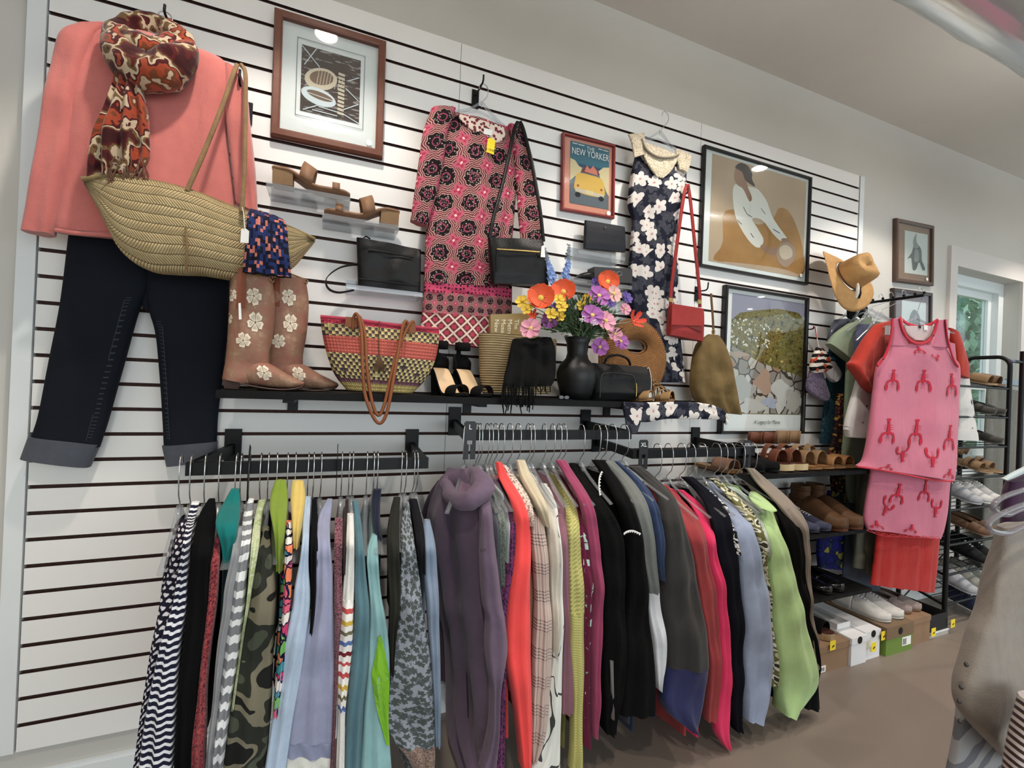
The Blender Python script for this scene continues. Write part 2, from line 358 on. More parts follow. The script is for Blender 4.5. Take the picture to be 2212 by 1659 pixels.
# slatwall: three sheets of 1.22 x 2.44 m, grooves every 76 mm
Z0G = .26
labs = ['white slatwall panel behind the pink sweater and the straw tote', 'white slatwall panel behind the patterned dress and shelf flowers', 'white slatwall panel behind the two large framed posters']
for k in range(3):
    xa, xb = k*1.2192+.0008, (k+1)*1.2192-.0008; m = MB(); m.box((xa, .010, .184), (xb, .0195, .184+2.438), 1)
    edges = [.184] + [Z0G+i*.0762 for i in range(31)] + [.184+2.438]
    for i in range(32):
        za = edges[i]+(.0055 if i else 0); zb = edges[i+1]-(.0055 if i < 31 else 0)
        c = [V(xa, 0, za), V(xb, 0, za), V(xb, .0098, za), V(xa, .0098, za)]; c += [V(p[0], p[1], zb) for p in c]
        for q, mi in (((3, 2, 1, 0), 1), ((4, 5, 6, 7), 1), ((0, 1, 5, 4), 0), ((1, 2, 6, 5), 1), ((3, 0, 4, 7), 1)): m.face([c[j] for j in q], mi)
    tag(m.build('slatwall_panel', [SLATF, MDF]), labs[k], 'slatwall panel', 'slatwall panels on the back wall')
m = MB(); m.box((-.045, -.004, .184), (-.003, .0195, 2.622)); struct(m.build('trim_1', TRIMW))
m = MB(); m.box((3.662, -.004, .184), (3.70, .0195, 2.622)); struct(m.build('trim_2', TRIMW))
# ceiling duct
m = MB(); n = 40; cy, cz, r = -1.09, 2.55, .2; rings = []
xs = np.linspace(-.2, 9.3, 97)
for i, x in enumerate(xs):
    rr = r+(.004 if i % 4 == 0 else 0); rings.append([V(x, cy+cos(2*pi*j/n)*rr, cz+sin(2*pi*j/n)*rr) for j in range(n)])
m.grid(rings, lambda i, j: (i*.03, j*.1), True); DM = Mt('galvanised_duct', .27, .5, 1.0); DM.base((214, 224, 230)); DM.bump(DM.noise(DM.uv((.3, 3, 3), obj=True), 6, 2)[0], .25, .02)
dt = thing('air_duct', 'shiny round metal air duct hanging below the ceiling', 'duct', (2, cy, cz)); m.build('tube', DM.m, dt)
for x in (1, 4, 7):
    m = MB(); m.tube([(x, cy, cz+r), (x, cy, CEIL)], .006, 6); m.tube([(x, cy+cos(t)*(r+.006), cz+sin(t)*(r+.006)) for t in np.linspace(0, 2*pi, 33)[:-1]], 1, 4, True, flat=(.03, .003), wdir=(1, 0, 0))
    m.build('hanger_strap', BLACK, dt)
# recessed downlights
em = Mt('lamp_glow', .5); em.b.inputs['Emission Color'].default_value = (1, .9, .8, 1); em.b.inputs['Emission Strength'].default_value = 40
where = ['over the pink sweater and straw bag', 'over the floral dress', 'over the straw hat', 'over the window', 'behind the camera side over the aisle', 'in the middle of the aisle', 'over the shoe shelves side of the aisle', 'over the far right aisle', 'in the far row', 'at the end of the far row']
for (x, y), wl in zip(SPOTS, where):
    t = thing('recessed_downlight', 'round recessed ceiling downlight ' + wl, 'ceiling light', (x, y, CEIL), 'recessed downlights in the ceiling')
    m = MB(); m.lathe([(.085, 0), (.085, -.006), (.06, -.008), (.055, 0)], (x, y, CEIL-.0005)); m.build('trim_ring', flat('white_ring', (235, 235, 232), .5), t)
    m = MB(); m.lathe([(.0, -.003), (.05, -.003), (.053, 0)], (x, y, CEIL-.001)); m.build('lamp_lens', em.m, t)
# outside the window
gm = Mt('lawn', .9); gm.base(gm.mix(gm.noise(gm.uv(obj=True), 3, 3)[0], (120, 150, 90), (90, 120, 70)))
m = MB(); m.box((-10, .2, -.6), (45, 45, -.5)); m = m.build('outside_lawn', gm.m); m['kind'] = 'structure'
LEAFM = []
for q, c in enumerate(((150, 190, 160), (118, 168, 132), (176, 206, 180))): LEAFM.append(flat('tree_leaf_%s' % 'abc'[q], c, .6))
BARK = flat('bark', (112, 104, 96), .9)
for (x, y, h, r, lb) in ((12.5, 3.3, 4.2, 1.25, 'leafy green tree outside the window, nearer and to the left'), (20.5, 6.4, 6.0, 2.2, 'leafy green tree outside the window, farther and to the right')):
    t = thing('leafy_tree', lb, 'tree', (x, y, -.5), 'trees outside the window')
    m = MB(); m.tube([(x, y, -.5), (x+.1, y, h*.5), (x, y+.1, h*.9)], [.2, .14, .04], 8, res=8); m.build('trunk', BARK, t)
    m = MB()
    for k in range(5200):
        while True:
            d = V(random.uniform(-1, 1), random.uniform(-1, 1), random.uniform(-1, 1))
            if d.dot(d) < 1: break
        cl = noise.noise(Vector(d*2.6)); 
        if cl < -.12: continue
        c = V(x, y, h*.55)+d*V(r, r, h*.5); s = random.uniform(.09, .17); e1 = nrm(np.random.RandomState(k).randn(3)); e2 = nrm(np.cross(e1, (0.3, .2, 1)))
        m.face([c-e1*s, c+e2*s*.45, c+e1*s, c-e2*s*.45], random.randrange(3))
    m.build('crown', LEAFM, t)
# ------------------------------------------------------------------ rails, brackets and size signs
def hangrail(lb, xa, xb, ba, bb, z):
    t = thing('hanging_rail', lb, 'clothes rail', ((xa+xb)/2, -.15, z), 'black U-shaped rails on the slatwall')
    m = MB(); m.box((xa, -.309, z-.017), (xb, -.293, z+.017)); m.build('crossbar', BLACK, t)
    for x, bx in ((xa+.01, ba), (xb-.01, bb)):
        m = MB(); m.obox((x-.008, -.293, z-.017), (.016, 0, 0), (bx-x, .285, .01), (0, 0, .034)); m.build('arm', BLACK, t)
        m = MB(); m.box((bx-.024, -.012, z-.035), (bx+.024, -.0012, z+.075)); m.build('wall_bracket', BLACK, t)
    return t
RZ = (1.04, 1.127, 1.052)
hangrail('black hanging rail at lower left, holding the striped and camouflage tops', .452, 1.092, .508, 1.09, RZ[0])
hangrail('black hanging rail in the middle under the shelf, with the L sign', 1.205, 1.862, 1.252, 1.842, RZ[1])
hangrail('black hanging rail at right with the XL and XXL signs', 1.872, 2.512, 1.905, 2.47, RZ[2])
def size_sign(txt, px, pyt, pyb, Y, lb):
    a = P(px, pyt, Y); b = P(px, pyb, Y); x, z1, z0 = a[0], a[2], b[2]; w, h = .041, z1-z0
    t = thing('size_sign', lb, 'sign', (x, Y, z0), 'black size signs on the clothes rails'); m = MB()
    zs = z0+h*.5; c = .006; q = Y-.0035
    m.prism([V(x-w/2, q, zs), V(x+w/2, q, zs), V(x+w/2, q, z1-c), V(x+w/2-c, q, z1), V(x-w/2+c, q, z1), V(x-w/2, q, z1-c)], (0, .003, 0))
    m.box((x-w/2, q, z0), (x-.009, q+.003, zs)); m.box((x+.009, q, z0), (x+w/2, q+.003, zs)); m.box((x-.009, q, z0), (x-.003, q+.003, zs-.013)); m.box((x+.003, q, z0), (x+.009, q+.003, zs-.013))
    m.build('plate', flat('black_plastic', (26, 26, 28), .45), t)
    text_mb(txt, .023 if len(txt) < 3 else .019, (x, q-.0004, z1-.019), (1, 0, 0), (0, 0, 1), depth=.0003).build('lettering', flat('sign_white', (232, 236, 240), .6), t)
size_sign('L', 1016, 910, 992, -.315, 'black size sign reading L at the left end of the middle rail')
size_sign('XL', 1390, 950, 1013, -.315, 'black size sign reading XL at the left end of the right rail')
size_sign('XXL', 1614, 951, 1012, -.315, 'black size sign reading XXL at the right end of the right rail')
for i, (px, lb) in enumerate(((541, 'thin black divider on the left rail beside the grey striped top'), (728, 'thin black divider on the left rail beside the lavender dress'))):
    x = P(px, 1000, -.3)[0]; m = MB(); m.tube([(x, -.325, .955), (x, -.325, 1.03), (x, -.322, 1.075), (x, -.312, 1.1)], 1, 6, flat=(.028, .0022), wdir=(0, 1, 0), res=8)
    tag(m.build('rail_divider', BLACK), lb, 'divider', 'thin black dividers on the left rail')
# ------------------------------------------------------------------ clothes hangers (one built, the rest copied)
def hanger_parts():
    m = MB(); m.tube([(0, .004, -.125), (0, .002, -.105), (0, -.022, -.078), (0, -.027, -.03), (0, -.024, 0), (0, -.013, .017), (0, 0, .0215), (0, .014, .015), (0, .02, -.004)], .0017, 6, res=22)
    hook = m.build('hook', CHROME); m = MB()
    arms = [(0, .205, -.215), (0, .11, -.178), (0, .035, -.14), (0, .012, -.118), (0, -.012, -.118), (0, -.035, -.14), (0, -.11, -.178), (0, -.205, -.215)]
    m.tube(arms, 1, 6, flat=(.013, .0075), wdir=(1, 0, 0), res=20); m.tube([(0, .03, -.155), (0, 0, -.15), (0, -.03, -.155)], .003, 6, res=6); m.box((-.004, -.012, -.158), (.004, .012, -.118))
    body = m.build('plastic_body', CLEARP); return hook, body
_hk, _bd = hanger_parts(); _first = [True]
def hanger(loc, rz, lb, group):
    t = thing('clothes_hanger', lb, 'hanger', loc, group); t.rotation_euler = (0, 0, rz)
    for k, o in enumerate((_hk, _bd)):
        c = o if _first[0] else o.copy()
        if not _first[0]: COL.objects.link(c)
        off = o['off'] if 'off' in o else tuple(o.location); c['off'] = off; c.parent = t; c.location = off
    _first[0] = False; return t
# ------------------------------------------------------------------ clothes on the rails
def sub_rows(rows, y0, y1):
    """rows between photo heights y0 and y1, cut by linear interpolation"""
    ys = [r[0] for r in rows]; f = lambda y: (y, float(np.interp(y, ys, [r[1] for r in rows])), float(np.interp(y, ys, [r[2] for r in rows])))
    return [f(y0)] + [r for r in rows if y0+3 < r[0] < y1-3] + [f(y1)]
def rack_garment(name, label, cat, hook, rows, mat, group, body=None, rail=0, ysh=110, y0=-.36, ymax=-.5, hem=None, split=(), th=.048, bth=.03, widen=(-1, -1), far=-.1, fold=(2.1, .0085, 0), hanger_=True, neck=True, decals=None, pname='sleeve', bfar=.4):
    """a top on a hanger: rows trace its near sleeve as (y, x left, x right) in the photo; the body hangs behind it"""
    rows = sorted(rows); yt, yb = rows[0][0], rows[-1][0]; k = max(8, int((yb-yt)/26)); yy = np.linspace(yt, yb, k); rr = np.array(rows)
    cl = [np.interp(yy, rr[:, 0], rr[:, c]) for c in (1, 2)]
    for c in cl: c[1:-1] = .25*c[:-2]+.5*c[1:-1]+.25*c[2:]
    rows = list(zip(yy, *cl))
    def Yf(y): s = min(max((y-yt)/ysh, 0), 1); return y0+(ymax-y0)*s*s*(3-2*s)
    R3 = [(P(r[1]-widen[0], r[0], Yf(r[0])), P(r[2]+widen[1], r[0], Yf(r[0]))) for r in rows]
    hx = P(hook, 1000, -.3)[0]; rz = RZ[rail]
    t = thing(name, label, cat, (hx, -.3, R3[-1][0][2]), group)
    cuts = [yt]+[c[0] for c in split]+[yb]; mats = [mat]+[c[1] for c in split]; nms = [pname]+[c[2] if len(c) > 2 else 'cuff' for c in split]
    for k in range(len(cuts)-1):
        rr = sub_rows(rows, cuts[k], cuts[k+1]); q = [(P(r[1]-widen[0], r[0], Yf(r[0])), P(r[2]+widen[1], r[0], Yf(r[0]))) for r in rr]
        m = MB(); s = m.loft(q, ([.02, th, th, th] if k == 0 else [th*1.02]*4), (0, -1, 0), 24, max(10, 5*len(q)), (fold[0], fold[1], fold[2]+len(label)), wob=.02, wf=9)
        ms = [mats[k]]
        if decals: ms += decals(m, s, k) or []
        m.build(nms[k], ms, t)
    # body hanging behind the sleeve, from neck to hem
    zs = [(a+b)/2 for a, b in R3]; zz = np.array([q[2] for q in zs])[::-1]; xx = np.array([q[0] for q in zs])[::-1]
    zn = rz-.135; zh = P(rows[-1][1], hem, -.48)[2] if hem else zz[0]+.03; m = MB(); br = []
    for f in (0, .04, .1, .16, .3, .5, .75, 1):
        z = zn+(zh-zn)*f; sx = float(np.interp(z, zz, xx)); w = min(1, .28+f*5.2); w = w if f < .14 else 1
        sx = hx+(sx-hx)*w*.4; fx = hx-(sx-hx)*.15
        br.append((V(fx, -.3+(.3+far)*w, z), V(sx, -.3-(.158)*w, z)))
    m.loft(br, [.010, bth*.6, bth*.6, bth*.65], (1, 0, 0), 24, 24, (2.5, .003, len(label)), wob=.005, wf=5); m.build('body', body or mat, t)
    if hanger_:
        sx = float(np.interp(rz-.3, zz, xx)); a = atan2(sx-hx, .2)*.7
        hanger((hx, -.301, rz+.017), a, 'clear plastic hanger holding the ' + label.split(',')[0].split(' with ')[0].split(' on the ')[0], 'hangers on the clothes rails')
    return t
A = crop(280, 920, 3.16); B = crop(280, 1200, 3.16); C = crop(900, 880, 3.949); D = crop(900, 1250, 3.687); E = crop(1300, 920, 4.366); F = crop(1300, 1200, 3.614)
NAVY = (26, 28, 52); gl = 'tops hanging on the left rail'
st_navy = stripes('navy_white_stripe', [(0, (232, 232, 236)), (.42, NAVY)], .0165, 1, .007)
st_grey = stripes('grey_white_stripe', [(0, (226, 228, 228)), (.36, (128, 130, 134)), (.92, (226, 228, 228))], .036, 1, .03, .25)
st_multi = stripes('multi_stripe', [(0, (236, 232, 226)), (.10, (196, 78, 78)), (.17, (236, 232, 226)), (.28, (206, 168, 60)), (.35, (236, 232, 226)), (.44, (116, 112, 80)), (.50, (236, 232, 226)), (.60, (88, 116, 176)), (.67, (236, 232, 226)), (.78, (122, 34, 44)), (.85, (236, 232, 226)), (.95, (196, 78, 78))], .165, 1, .012)
dot_navy = dots('navy_dots', (30, 28, 42), (214, 208, 212), .0135, .31)
BK = fab('black_cotton', (8, 8, 10)); TEALD = fab('dark_teal', (24, 52, 58))
def multi_floral(name, bg, cols, sc):
    M = Mt(name, .85, .2); u = warp(M, M.uv(), .03, 12); c = M.vor(u, sc)[1]; x = M.sep(c)[0]
    e = M.vor(u, sc, 'DISTANCE_TO_EDGE')[0]; n = len(cols); col = M.ramp(x, [(i/n, cc) for i, cc in enumerate(cols)])
    M.base(M.mix(M.ma('LESS_THAN', e, .06), col, bg)); return M.m
camom = camo('camouflage_print', [(30, 31, 29), (118, 112, 92), (44, 46, 40), (72, 78, 64)], 10)
redknit = knit('red_marl_knit', (168, 64, 68), (104, 34, 44), 160, 90); tweed = knit('mauve_tweed_knit', (150, 92, 104), (66, 42, 50), 130, 170)
mfl = multi_floral('bright_floral', (20, 22, 60), [(224, 92, 120), (58, 148, 160), (232, 222, 214), (120, 186, 90), (236, 130, 90), (206, 60, 110)], 42)
def small_floral(name, bg, fg, lines, sc=34):
    M = Mt(name, .9, .15); u = M.uv(); k, r, a, cr = petals(M, warp(M, u, .01, 20), sc, 5, .9, .5)
    ln = M.ma('GREATER_THAN', M.noise(M.uv((60, 18, 1)), 1.0, 4, .7)[0], .56)
    M.base(M.mix(k, M.mix(ln, bg, lines), fg)); M.bump(M.noise(u, 500, 2)[0], .3, .001); return M.m
grfl = small_floral('grey_floral', (142, 148, 158), (74, 82, 80), (98, 102, 112), 62)
G = rack_garment
G('polka_dot_top', 'navy and white polka dot top, first on the left rail', 'top', 392, A([(650, 345, 392), (750, 320, 378), (900, 285, 355), (1100, 238, 335), (1200, 222, 318)])+B([(300, 205, 305), (600, 155, 240), (1000, 95, 155), (1450, 30, 100)]), dot_navy, gl, ysh=60, y0=-.44, ymax=-.49, far=-.1)
G('navy_striped_shirt', 'navy and white striped long-sleeved top on the left rail', 'top', 415, A([(520, 420, 480), (600, 395, 460), (700, 380, 425), (820, 370, 415), (1000, 332, 405), (1200, 308, 402)])+B([(300, 298, 385), (500, 235, 365), (800, 168, 335), (1100, 108, 325), (1450, 62, 300)]), st_navy, gl, ysh=80, y0=-.36)
G('black_long_sleeve_shirt', 'plain black long-sleeved top on the left rail', 'top', 445, A([(500, 535, 585), (600, 460, 600), (900, 418, 565), (1200, 402, 552)])+B([(300, 382, 545), (800, 345, 500), (1450, 305, 440)]), BK, gl)
G('red_knit_sweater', 'brick red marled knit sweater on the left rail', 'sweater', 476, A([(750, 585, 625), (900, 553, 617), (1100, 545, 607), (1200, 540, 602)])+B([(300, 528, 600), (600, 503, 562), (900, 478, 532), (1200, 440, 532), (1450, 425, 520)]), redknit, gl, ysh=60, y0=-.45, body=fab('charcoal_knit', (40, 38, 44)))
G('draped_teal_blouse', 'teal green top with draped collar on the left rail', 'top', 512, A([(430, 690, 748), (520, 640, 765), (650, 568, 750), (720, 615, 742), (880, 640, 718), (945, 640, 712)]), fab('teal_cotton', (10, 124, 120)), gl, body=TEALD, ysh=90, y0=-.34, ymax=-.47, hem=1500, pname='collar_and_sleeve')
G('grey_tee', 'plain grey jersey top on the left rail', 'top', 523, A([(690, 722, 772), (900, 690, 768), (1200, 645, 722)])+B([(300, 625, 702), (600, 600, 668), (1000, 570, 622), (1450, 520, 582)]), fab('grey_jersey', (150, 152, 155)), gl, ysh=60, y0=-.45)
G('grey_striped_top', 'grey and white wavy striped top on the left rail', 'top', 540, A([(500, 808, 852), (600, 765, 842), (760, 768, 832), (900, 745, 818), (1100, 715, 802), (1200, 708, 792)])+B([(200, 712, 790), (400, 678, 787), (700, 648, 752), (1000, 608, 702), (1450, 553, 652)]), st_grey, gl)
G('lime_tie_dye_top', 'pale lime and white tie-dye top on the left rail', 'top', 565, A([(510, 878, 935), (640, 845, 898), (800, 828, 892), (1000, 815, 862), (1200, 800, 838)])+B([(150, 812, 852), (400, 785, 812), (700, 745, 768), (1000, 705, 730)]), knit('lime_tie_dye', (214, 222, 176), (184, 200, 140), 400, 24), gl)
def camo_dec(m, s, k): return []
G('camouflage_top', 'green and black camouflage print top on the left rail', 'top', 581, A([(690, 905, 955), (820, 885, 965), (950, 868, 985), (1100, 838, 1000), (1200, 828, 1010)])+B([(200, 815, 1002), (400, 795, 992), (700, 740, 985), (1000, 698, 975), (1300, 655, 950), (1450, 635, 930)]), camom, gl, ysh=60, y0=-.42, body=fab('olive_black', (34, 36, 32)))
G('olive_cowl_top', 'olive green top with draped cowl collar on the left rail', 'top', 599, A([(370, 990, 1070), (450, 958, 1082), (560, 945, 1087), (680, 985, 1068), (860, 1000, 1062), (960, 1002, 1058)]), fab('olive_green', (134, 160, 50)), gl, y0=-.34, ymax=-.46, hem=1430, pname='cowl', body=fab('olive_body', (104, 120, 44)), th=.075)
G('bright_floral_top', 'multicoloured bright floral print top on the left rail', 'top', 622, A([(645, 1066, 1112), (800, 1062, 1117), (1000, 1052, 1112), (1200, 1048, 1112)])+B([(200, 1048, 1108), (450, 1032, 1088), (700, 1008, 1072), (900, 986, 1047), (1060, 978, 1022)]), mfl, gl, ysh=60, y0=-.44)
G('yellow_cowl_top', 'soft yellow top with draped cowl on the left rail', 'top', 639, A([(375, 1110, 1190), (450, 1092, 1207), (560, 1098, 1198), (650, 1108, 1183), (800, 1118, 1168)]), fab('butter_yellow', (232, 200, 104)), gl, y0=-.34, ymax=-.45, hem=1200, pname='cowl', body=BK, th=.07)
G('light_blue_shirt', 'light sky blue long-sleeved shirt on the left rail', 'shirt', 667, A([(485, 1195, 1242), (560, 1165, 1238), (650, 1185, 1232), (850, 1168, 1227), (1000, 1148, 1222), (1200, 1122, 1240)])+B([(200, 1112, 1240), (500, 1066, 1222), (800, 1008, 1182), (1100, 972, 1122), (1450, 918, 1072)]), fab('sky_blue', (184, 204, 228)), gl)
G('black_cardigan', 'thin black cardigan between the two blue tops on the left rail', 'top', 678, A([(500, 1240, 1282), (900, 1228, 1292), (1200, 1238, 1292)])+B([(200, 1240, 1280), (500, 1225, 1260)]), fab('black_knit', (14, 14, 18)), gl)
lav = fab('lavender_cotton', (156, 160, 190))
G('lavender_blouse', 'lavender long-sleeved top with folded cuff and white lining on the left rail', 'top', 694, A([(500, 1345, 1387), (560, 1283, 1387), (680, 1278, 1367), (800, 1272, 1372), (1000, 1268, 1392), (1200, 1262, 1392)])+B([(200, 1268, 1392), (500, 1203, 1402), (900, 1128, 1402), (1300, 1078, 1388), (1450, 1062, 1382)]), lav, gl, split=[(1200+1255/3.16, fab('lavender_shade', (140, 146, 176)), 'folded_cuff'), (1200+1355/3.16, fab('cream_cotton', (226, 226, 216)), 'lining')])
G('tweed_knit_sweater', 'mauve and brown flecked knit sweater on the left rail', 'sweater', 739, A([(632, 1398, 1458), (800, 1393, 1457), (1000, 1393, 1452), (1200, 1393, 1457)])+B([(300, 1393, 1457), (700, 1393, 1428), (1100, 1383, 1412), (1450, 1363, 1397)]), tweed, gl, ysh=60, y0=-.44)
G('dark_brown_top', 'dark brown top beside the white striped one on the left rail', 'top', 755, A([(500, 1470, 1500), (700, 1460, 1488), (1000, 1455, 1475)]), fab('dark_brown', (58, 40, 38)), gl, hem=1400)
G('rainbow_striped_top', 'white top with red, yellow and blue stripes on the left rail', 'top', 763, A([(600, 1483, 1532), (700, 1478, 1537), (900, 1468, 1537), (1100, 1453, 1537), (1170, 1452, 1534)])+B([(300, 1448, 1532), (600, 1418, 1527), (900, 1418, 1492), (1030, 1418, 1475), (1450, 1403, 1472)]), fab('white_cotton', (236, 234, 228)), gl, ysh=60, y0=-.44, split=[(1200+285/3.16, st_multi, 'striped_sleeve'), (1200+1030/3.16, fab('white_cotton', (236, 234, 228)), 'hem')])
G('dusty_teal_top', 'dusty teal blue top on the left rail', 'top', 793, A([(510, 1515, 1562), (700, 1532, 1592), (900, 1538, 1607), (1200, 1538, 1642)])+B([(300, 1525, 1632), (700, 1505, 1642), (1000, 1476, 1602), (1450, 1460, 1582)]), fab('dusty_teal', (88, 126, 138)), gl)
def lime_panel(m, s, k):
    L = [(.45, .40), (.62, .40), (.97, .55), (.99, .62), (.97, .78), (.90, .86)]; n = 12
    for a in range(n):
        f0, f1 = a/n, (a+1)/n; e = lambda f: (.44+.42*max(0, f-.35)/.65-(.30*min(f, .35)/.35-.0 if f < .35 else .30*(1-(f-.35)/.65)), .42+.46*f); r = lambda f: (min(.97, .62+.9*f), .42+.46*f)
        g = [e(f0), r(f0), r(f1), e(f1)]
        for k2 in range(4):
            q = [(g[0][0]+(g[1][0]-g[0][0])*k2/4, g[0][1]), (g[0][0]+(g[1][0]-g[0][0])*(k2+1)/4, g[0][1]), (g[3][0]+(g[2][0]-g[3][0])*(k2+1)/4, g[3][1]), (g[3][0]+(g[2][0]-g[3][0])*k2/4, g[3][1])]
            m.face([s(u, v, 1, .004) for u, v in q], 1)
    return [fab('lime_panel', (124, 190, 30))]
G('sea_green_top', 'sea green top with bright lime side panel on the left rail', 'top', 807, A([(740, 1648, 1692), (850, 1603, 1702), (950, 1618, 1702), (1200, 1638, 1722)])+B([(400, 1638, 1752), (700, 1626, 1782), (1000, 1596, 1772), (1200, 1586, 1772), (1450, 1566, 1792)]), fab('sea_green', (136, 182, 184)), gl, ysh=50, y0=-.45, decals=lime_panel)
G('navy_draped_top', 'dark navy top with draped collar on the left rail', 'top', 815, A([(430, 1660, 1722), (520, 1643, 1713), (660, 1650, 1712), (760, 1680, 1730)]), fab('navy_cotton', (30, 36, 56)), gl, y0=-.34, ymax=-.44, hem=1450, body=fab('navy_black', (24, 26, 34)), pname='collar')
G('dark_olive_top', 'dark olive and black top on the left rail', 'top', 868, A([(490, 1800, 1852), (700, 1750, 1832), (1000, 1758, 1852), (1200, 1775, 1852)])+B([(400, 1765, 1835), (800, 1780, 1800)]), fab('dark_olive', (44, 44, 38)), gl)
seq = knit('sequin_cuff', (150, 126, 112), (110, 84, 74), 220, 120)
G('grey_floral_dress', 'grey dress with small dark flowers and brown sequin cuff on the left rail', 'dress', 876, A([(520, 1882, 1910), (600, 1850, 1917), (750, 1848, 1942), (1000, 1848, 1977), (1200, 1848, 1992)])+B([(300, 1828, 2002), (700, 1787, 2062), (1000, 1757, 2082), (1250, 1752, 2088), (1320, 1900, 2092), (1440, 1925, 2085)]), grfl, gl, split=[(1200+1290/3.16, seq, 'sequin_cuff')], hem=1680)
G('black_blouse', 'black blouse before the last blue top on the left rail', 'top', 893, A([(500, 1905, 1965), (700, 1940, 2012), (1000, 1972, 2022)]), fab('black_soft', (26, 26, 30)), gl, hem=1420)
G('dusty_blue_top', 'dusty blue top, last on the left rail', 'top', 899, A([(640, 2008, 2052), (800, 1988, 2092), (1000, 2008, 2102), (1200, 2018, 2107)])+B([(300, 2018, 2112), (700, 2048, 2120), (1000, 2068, 2122), (1285, 2083, 2122)]), fab('dusty_blue', (130, 148, 172)), gl, ysh=60, y0=-.43)
# middle rail
gm_ = 'tops hanging on the middle rail'
def plaid(name, bg, c1, c2, p):
    M = Mt(name, .9, .15); u = warp(M, M.uv(), .006, 8); x, y, _ = M.sep(u)
    def band(v): f = M.ma('FRACT', M.ma('DIVIDE', v, p)); g = M.ma('FRACT', M.ma('MULTIPLY', f, 9.0)); return M.ma('MULTIPLY', M.ma('LESS_THAN', f, .45), M.ma('LESS_THAN', g, .38))
    a, b = band(x), band(y); M.base(M.mix(M.ma('MULTIPLY', M.ma('ADD', a, b), .5), M.mix(M.ma('LESS_THAN', M.ma('FRACT', M.ma('DIVIDE', x, p*.37)), .05), bg, c2), c1)); return M.m
def lines(name, bg, fg, sc=(10, 3, 1), w=.035):
    M = Mt(name, .9, .15); u = warp(M, M.uv(sc), .5, 1.5); n = M.noise(u, 1.2, 2)[0]; d = M.ma('ABSOLUTE', M.ma('SUBTRACT', M.ma('FRACT', M.ma('MULTIPLY', n, 5.0)), .5))
    M.base(M.mix(M.ma('LESS_THAN', d, w), bg, fg)); return M.m
pl = plaid('pinkish_plaid', (196, 172, 160), (96, 78, 78), (232, 214, 206), .085); bark_l = lines('bark_lines', (220, 220, 212), (70, 70, 70))
limek = stripes('lime_rib_knit', [(0, (192, 186, 108)), (.55, (156, 152, 82)), (.8, (178, 172, 98))], .008, 1, .004)
limed = stripes('lime_diagonal_knit', [(0, (194, 188, 112)), (.6, (158, 154, 86))], .008, 1, .003, .9)
def graphic(m, s, k):
    rnd = random.Random(3)
    for j in range(26):
        u, v = .35+.4*rnd.random(), .18+.75*j/26; w = .02+.03*rnd.random(); n = rnd.choice((5, 6, 7))
        m.decal(s, u, v, [(cos(2*pi*i/n)*w*(.4+.6*rnd.random()), sin(2*pi*i/n)*.014*(.6+.8*rnd.random())) for i in range(n)], 1, rnd.uniform(-.4, .4), 1)
    return [flat('pale_mint_print', (170, 200, 188), .8)]
pk = knit('green_grey_knit', (122, 132, 122), (84, 92, 86), 220, 120); mk = knit('magenta_purple_knit', (118, 48, 96), (52, 32, 66), 140, 60); cr = knit('crochet_beige', (222, 204, 190), (150, 126, 116), 90, 70)
w3 = dict(rail=1, widen=(2, -1))
G('dark_grey_top', 'dark grey top directly behind the purple jacket', 'top', 1028, C([(585, 515, 575), (700, 598, 655), (850, 625, 680), (1000, 640, 695), (1300, 650, 705), (1650, 680, 720)]), fab('dark_grey', (84, 84, 92)), gm_, **w3)
G('green_grey_sweater', 'green-grey flecked knit sweater on the middle rail', 'sweater', 1034, C([(560, 540, 590), (620, 590, 640), (700, 632, 692), (850, 665, 738), (1000, 690, 752), (1200, 695, 742), (1500, 715, 742)]), pk, gm_, **w3)
G('light_grey_top', 'light heather grey top on the middle rail', 'top', 1049, C([(640, 620, 670), (700, 665, 715), (850, 732, 778), (1000, 745, 782), (1300, 742, 768)]), fab('heather_grey', (158, 164, 164)), gm_, **w3)
G('magenta_knit_sweater', 'magenta and purple marled sweater on the middle rail', 'sweater', 1057, C([(615, 655, 720), (720, 720, 795), (850, 770, 838), (1000, 782, 842), (1300, 765, 822), (1500, 722, 792), (1650, 705, 762)])+D([(800, 640, 702), (1200, 630, 702), (1500, 595, 692)]), mk, gm_, **w3)
G('coral_red_sweater', 'bright coral red sweater on the middle rail', 'sweater', 1067, C([(465, 668, 722), (540, 650, 742), (640, 718, 822), (760, 788, 902), (900, 832, 952), (1100, 828, 972), (1300, 808, 962), (1500, 768, 962)])+D([(0, 708, 892), (300, 698, 897), (600, 693, 897), (700, 703, 897), (1000, 768, 907), (1300, 803, 910), (1480, 818, 892)]), fab('coral_red', (255, 74, 72), .05), gm_, rail=1, hem=1602, th=.07)
G('crochet_lace_top', 'beige crochet lace top on the middle rail', 'top', 1080, C([(490, 722, 765), (600, 778, 852), (720, 848, 932), (850, 928, 982), (1000, 955, 990)]), cr, gm_, hem=1500, **w3)
G('plaid_shirt', 'pinkish beige plaid shirt on the middle rail', 'shirt', 1098, C([(860, 985, 1060), (900, 980, 1078), (1000, 970, 1087), (1200, 972, 1112), (1500, 998, 1122), (1650, 1006, 1132)])+D([(300, 925, 1067), (600, 912, 1067), (850, 907, 1052), (1100, 902, 1037), (1300, 898, 1012), (1420, 902, 952)]), pl, gm_, rail=1, ysh=40, y0=-.45, body=fab('brown_plaid', (116, 84, 74)), hem=1560)  # plain brown body: the shadow beside the sleeve put into its colour
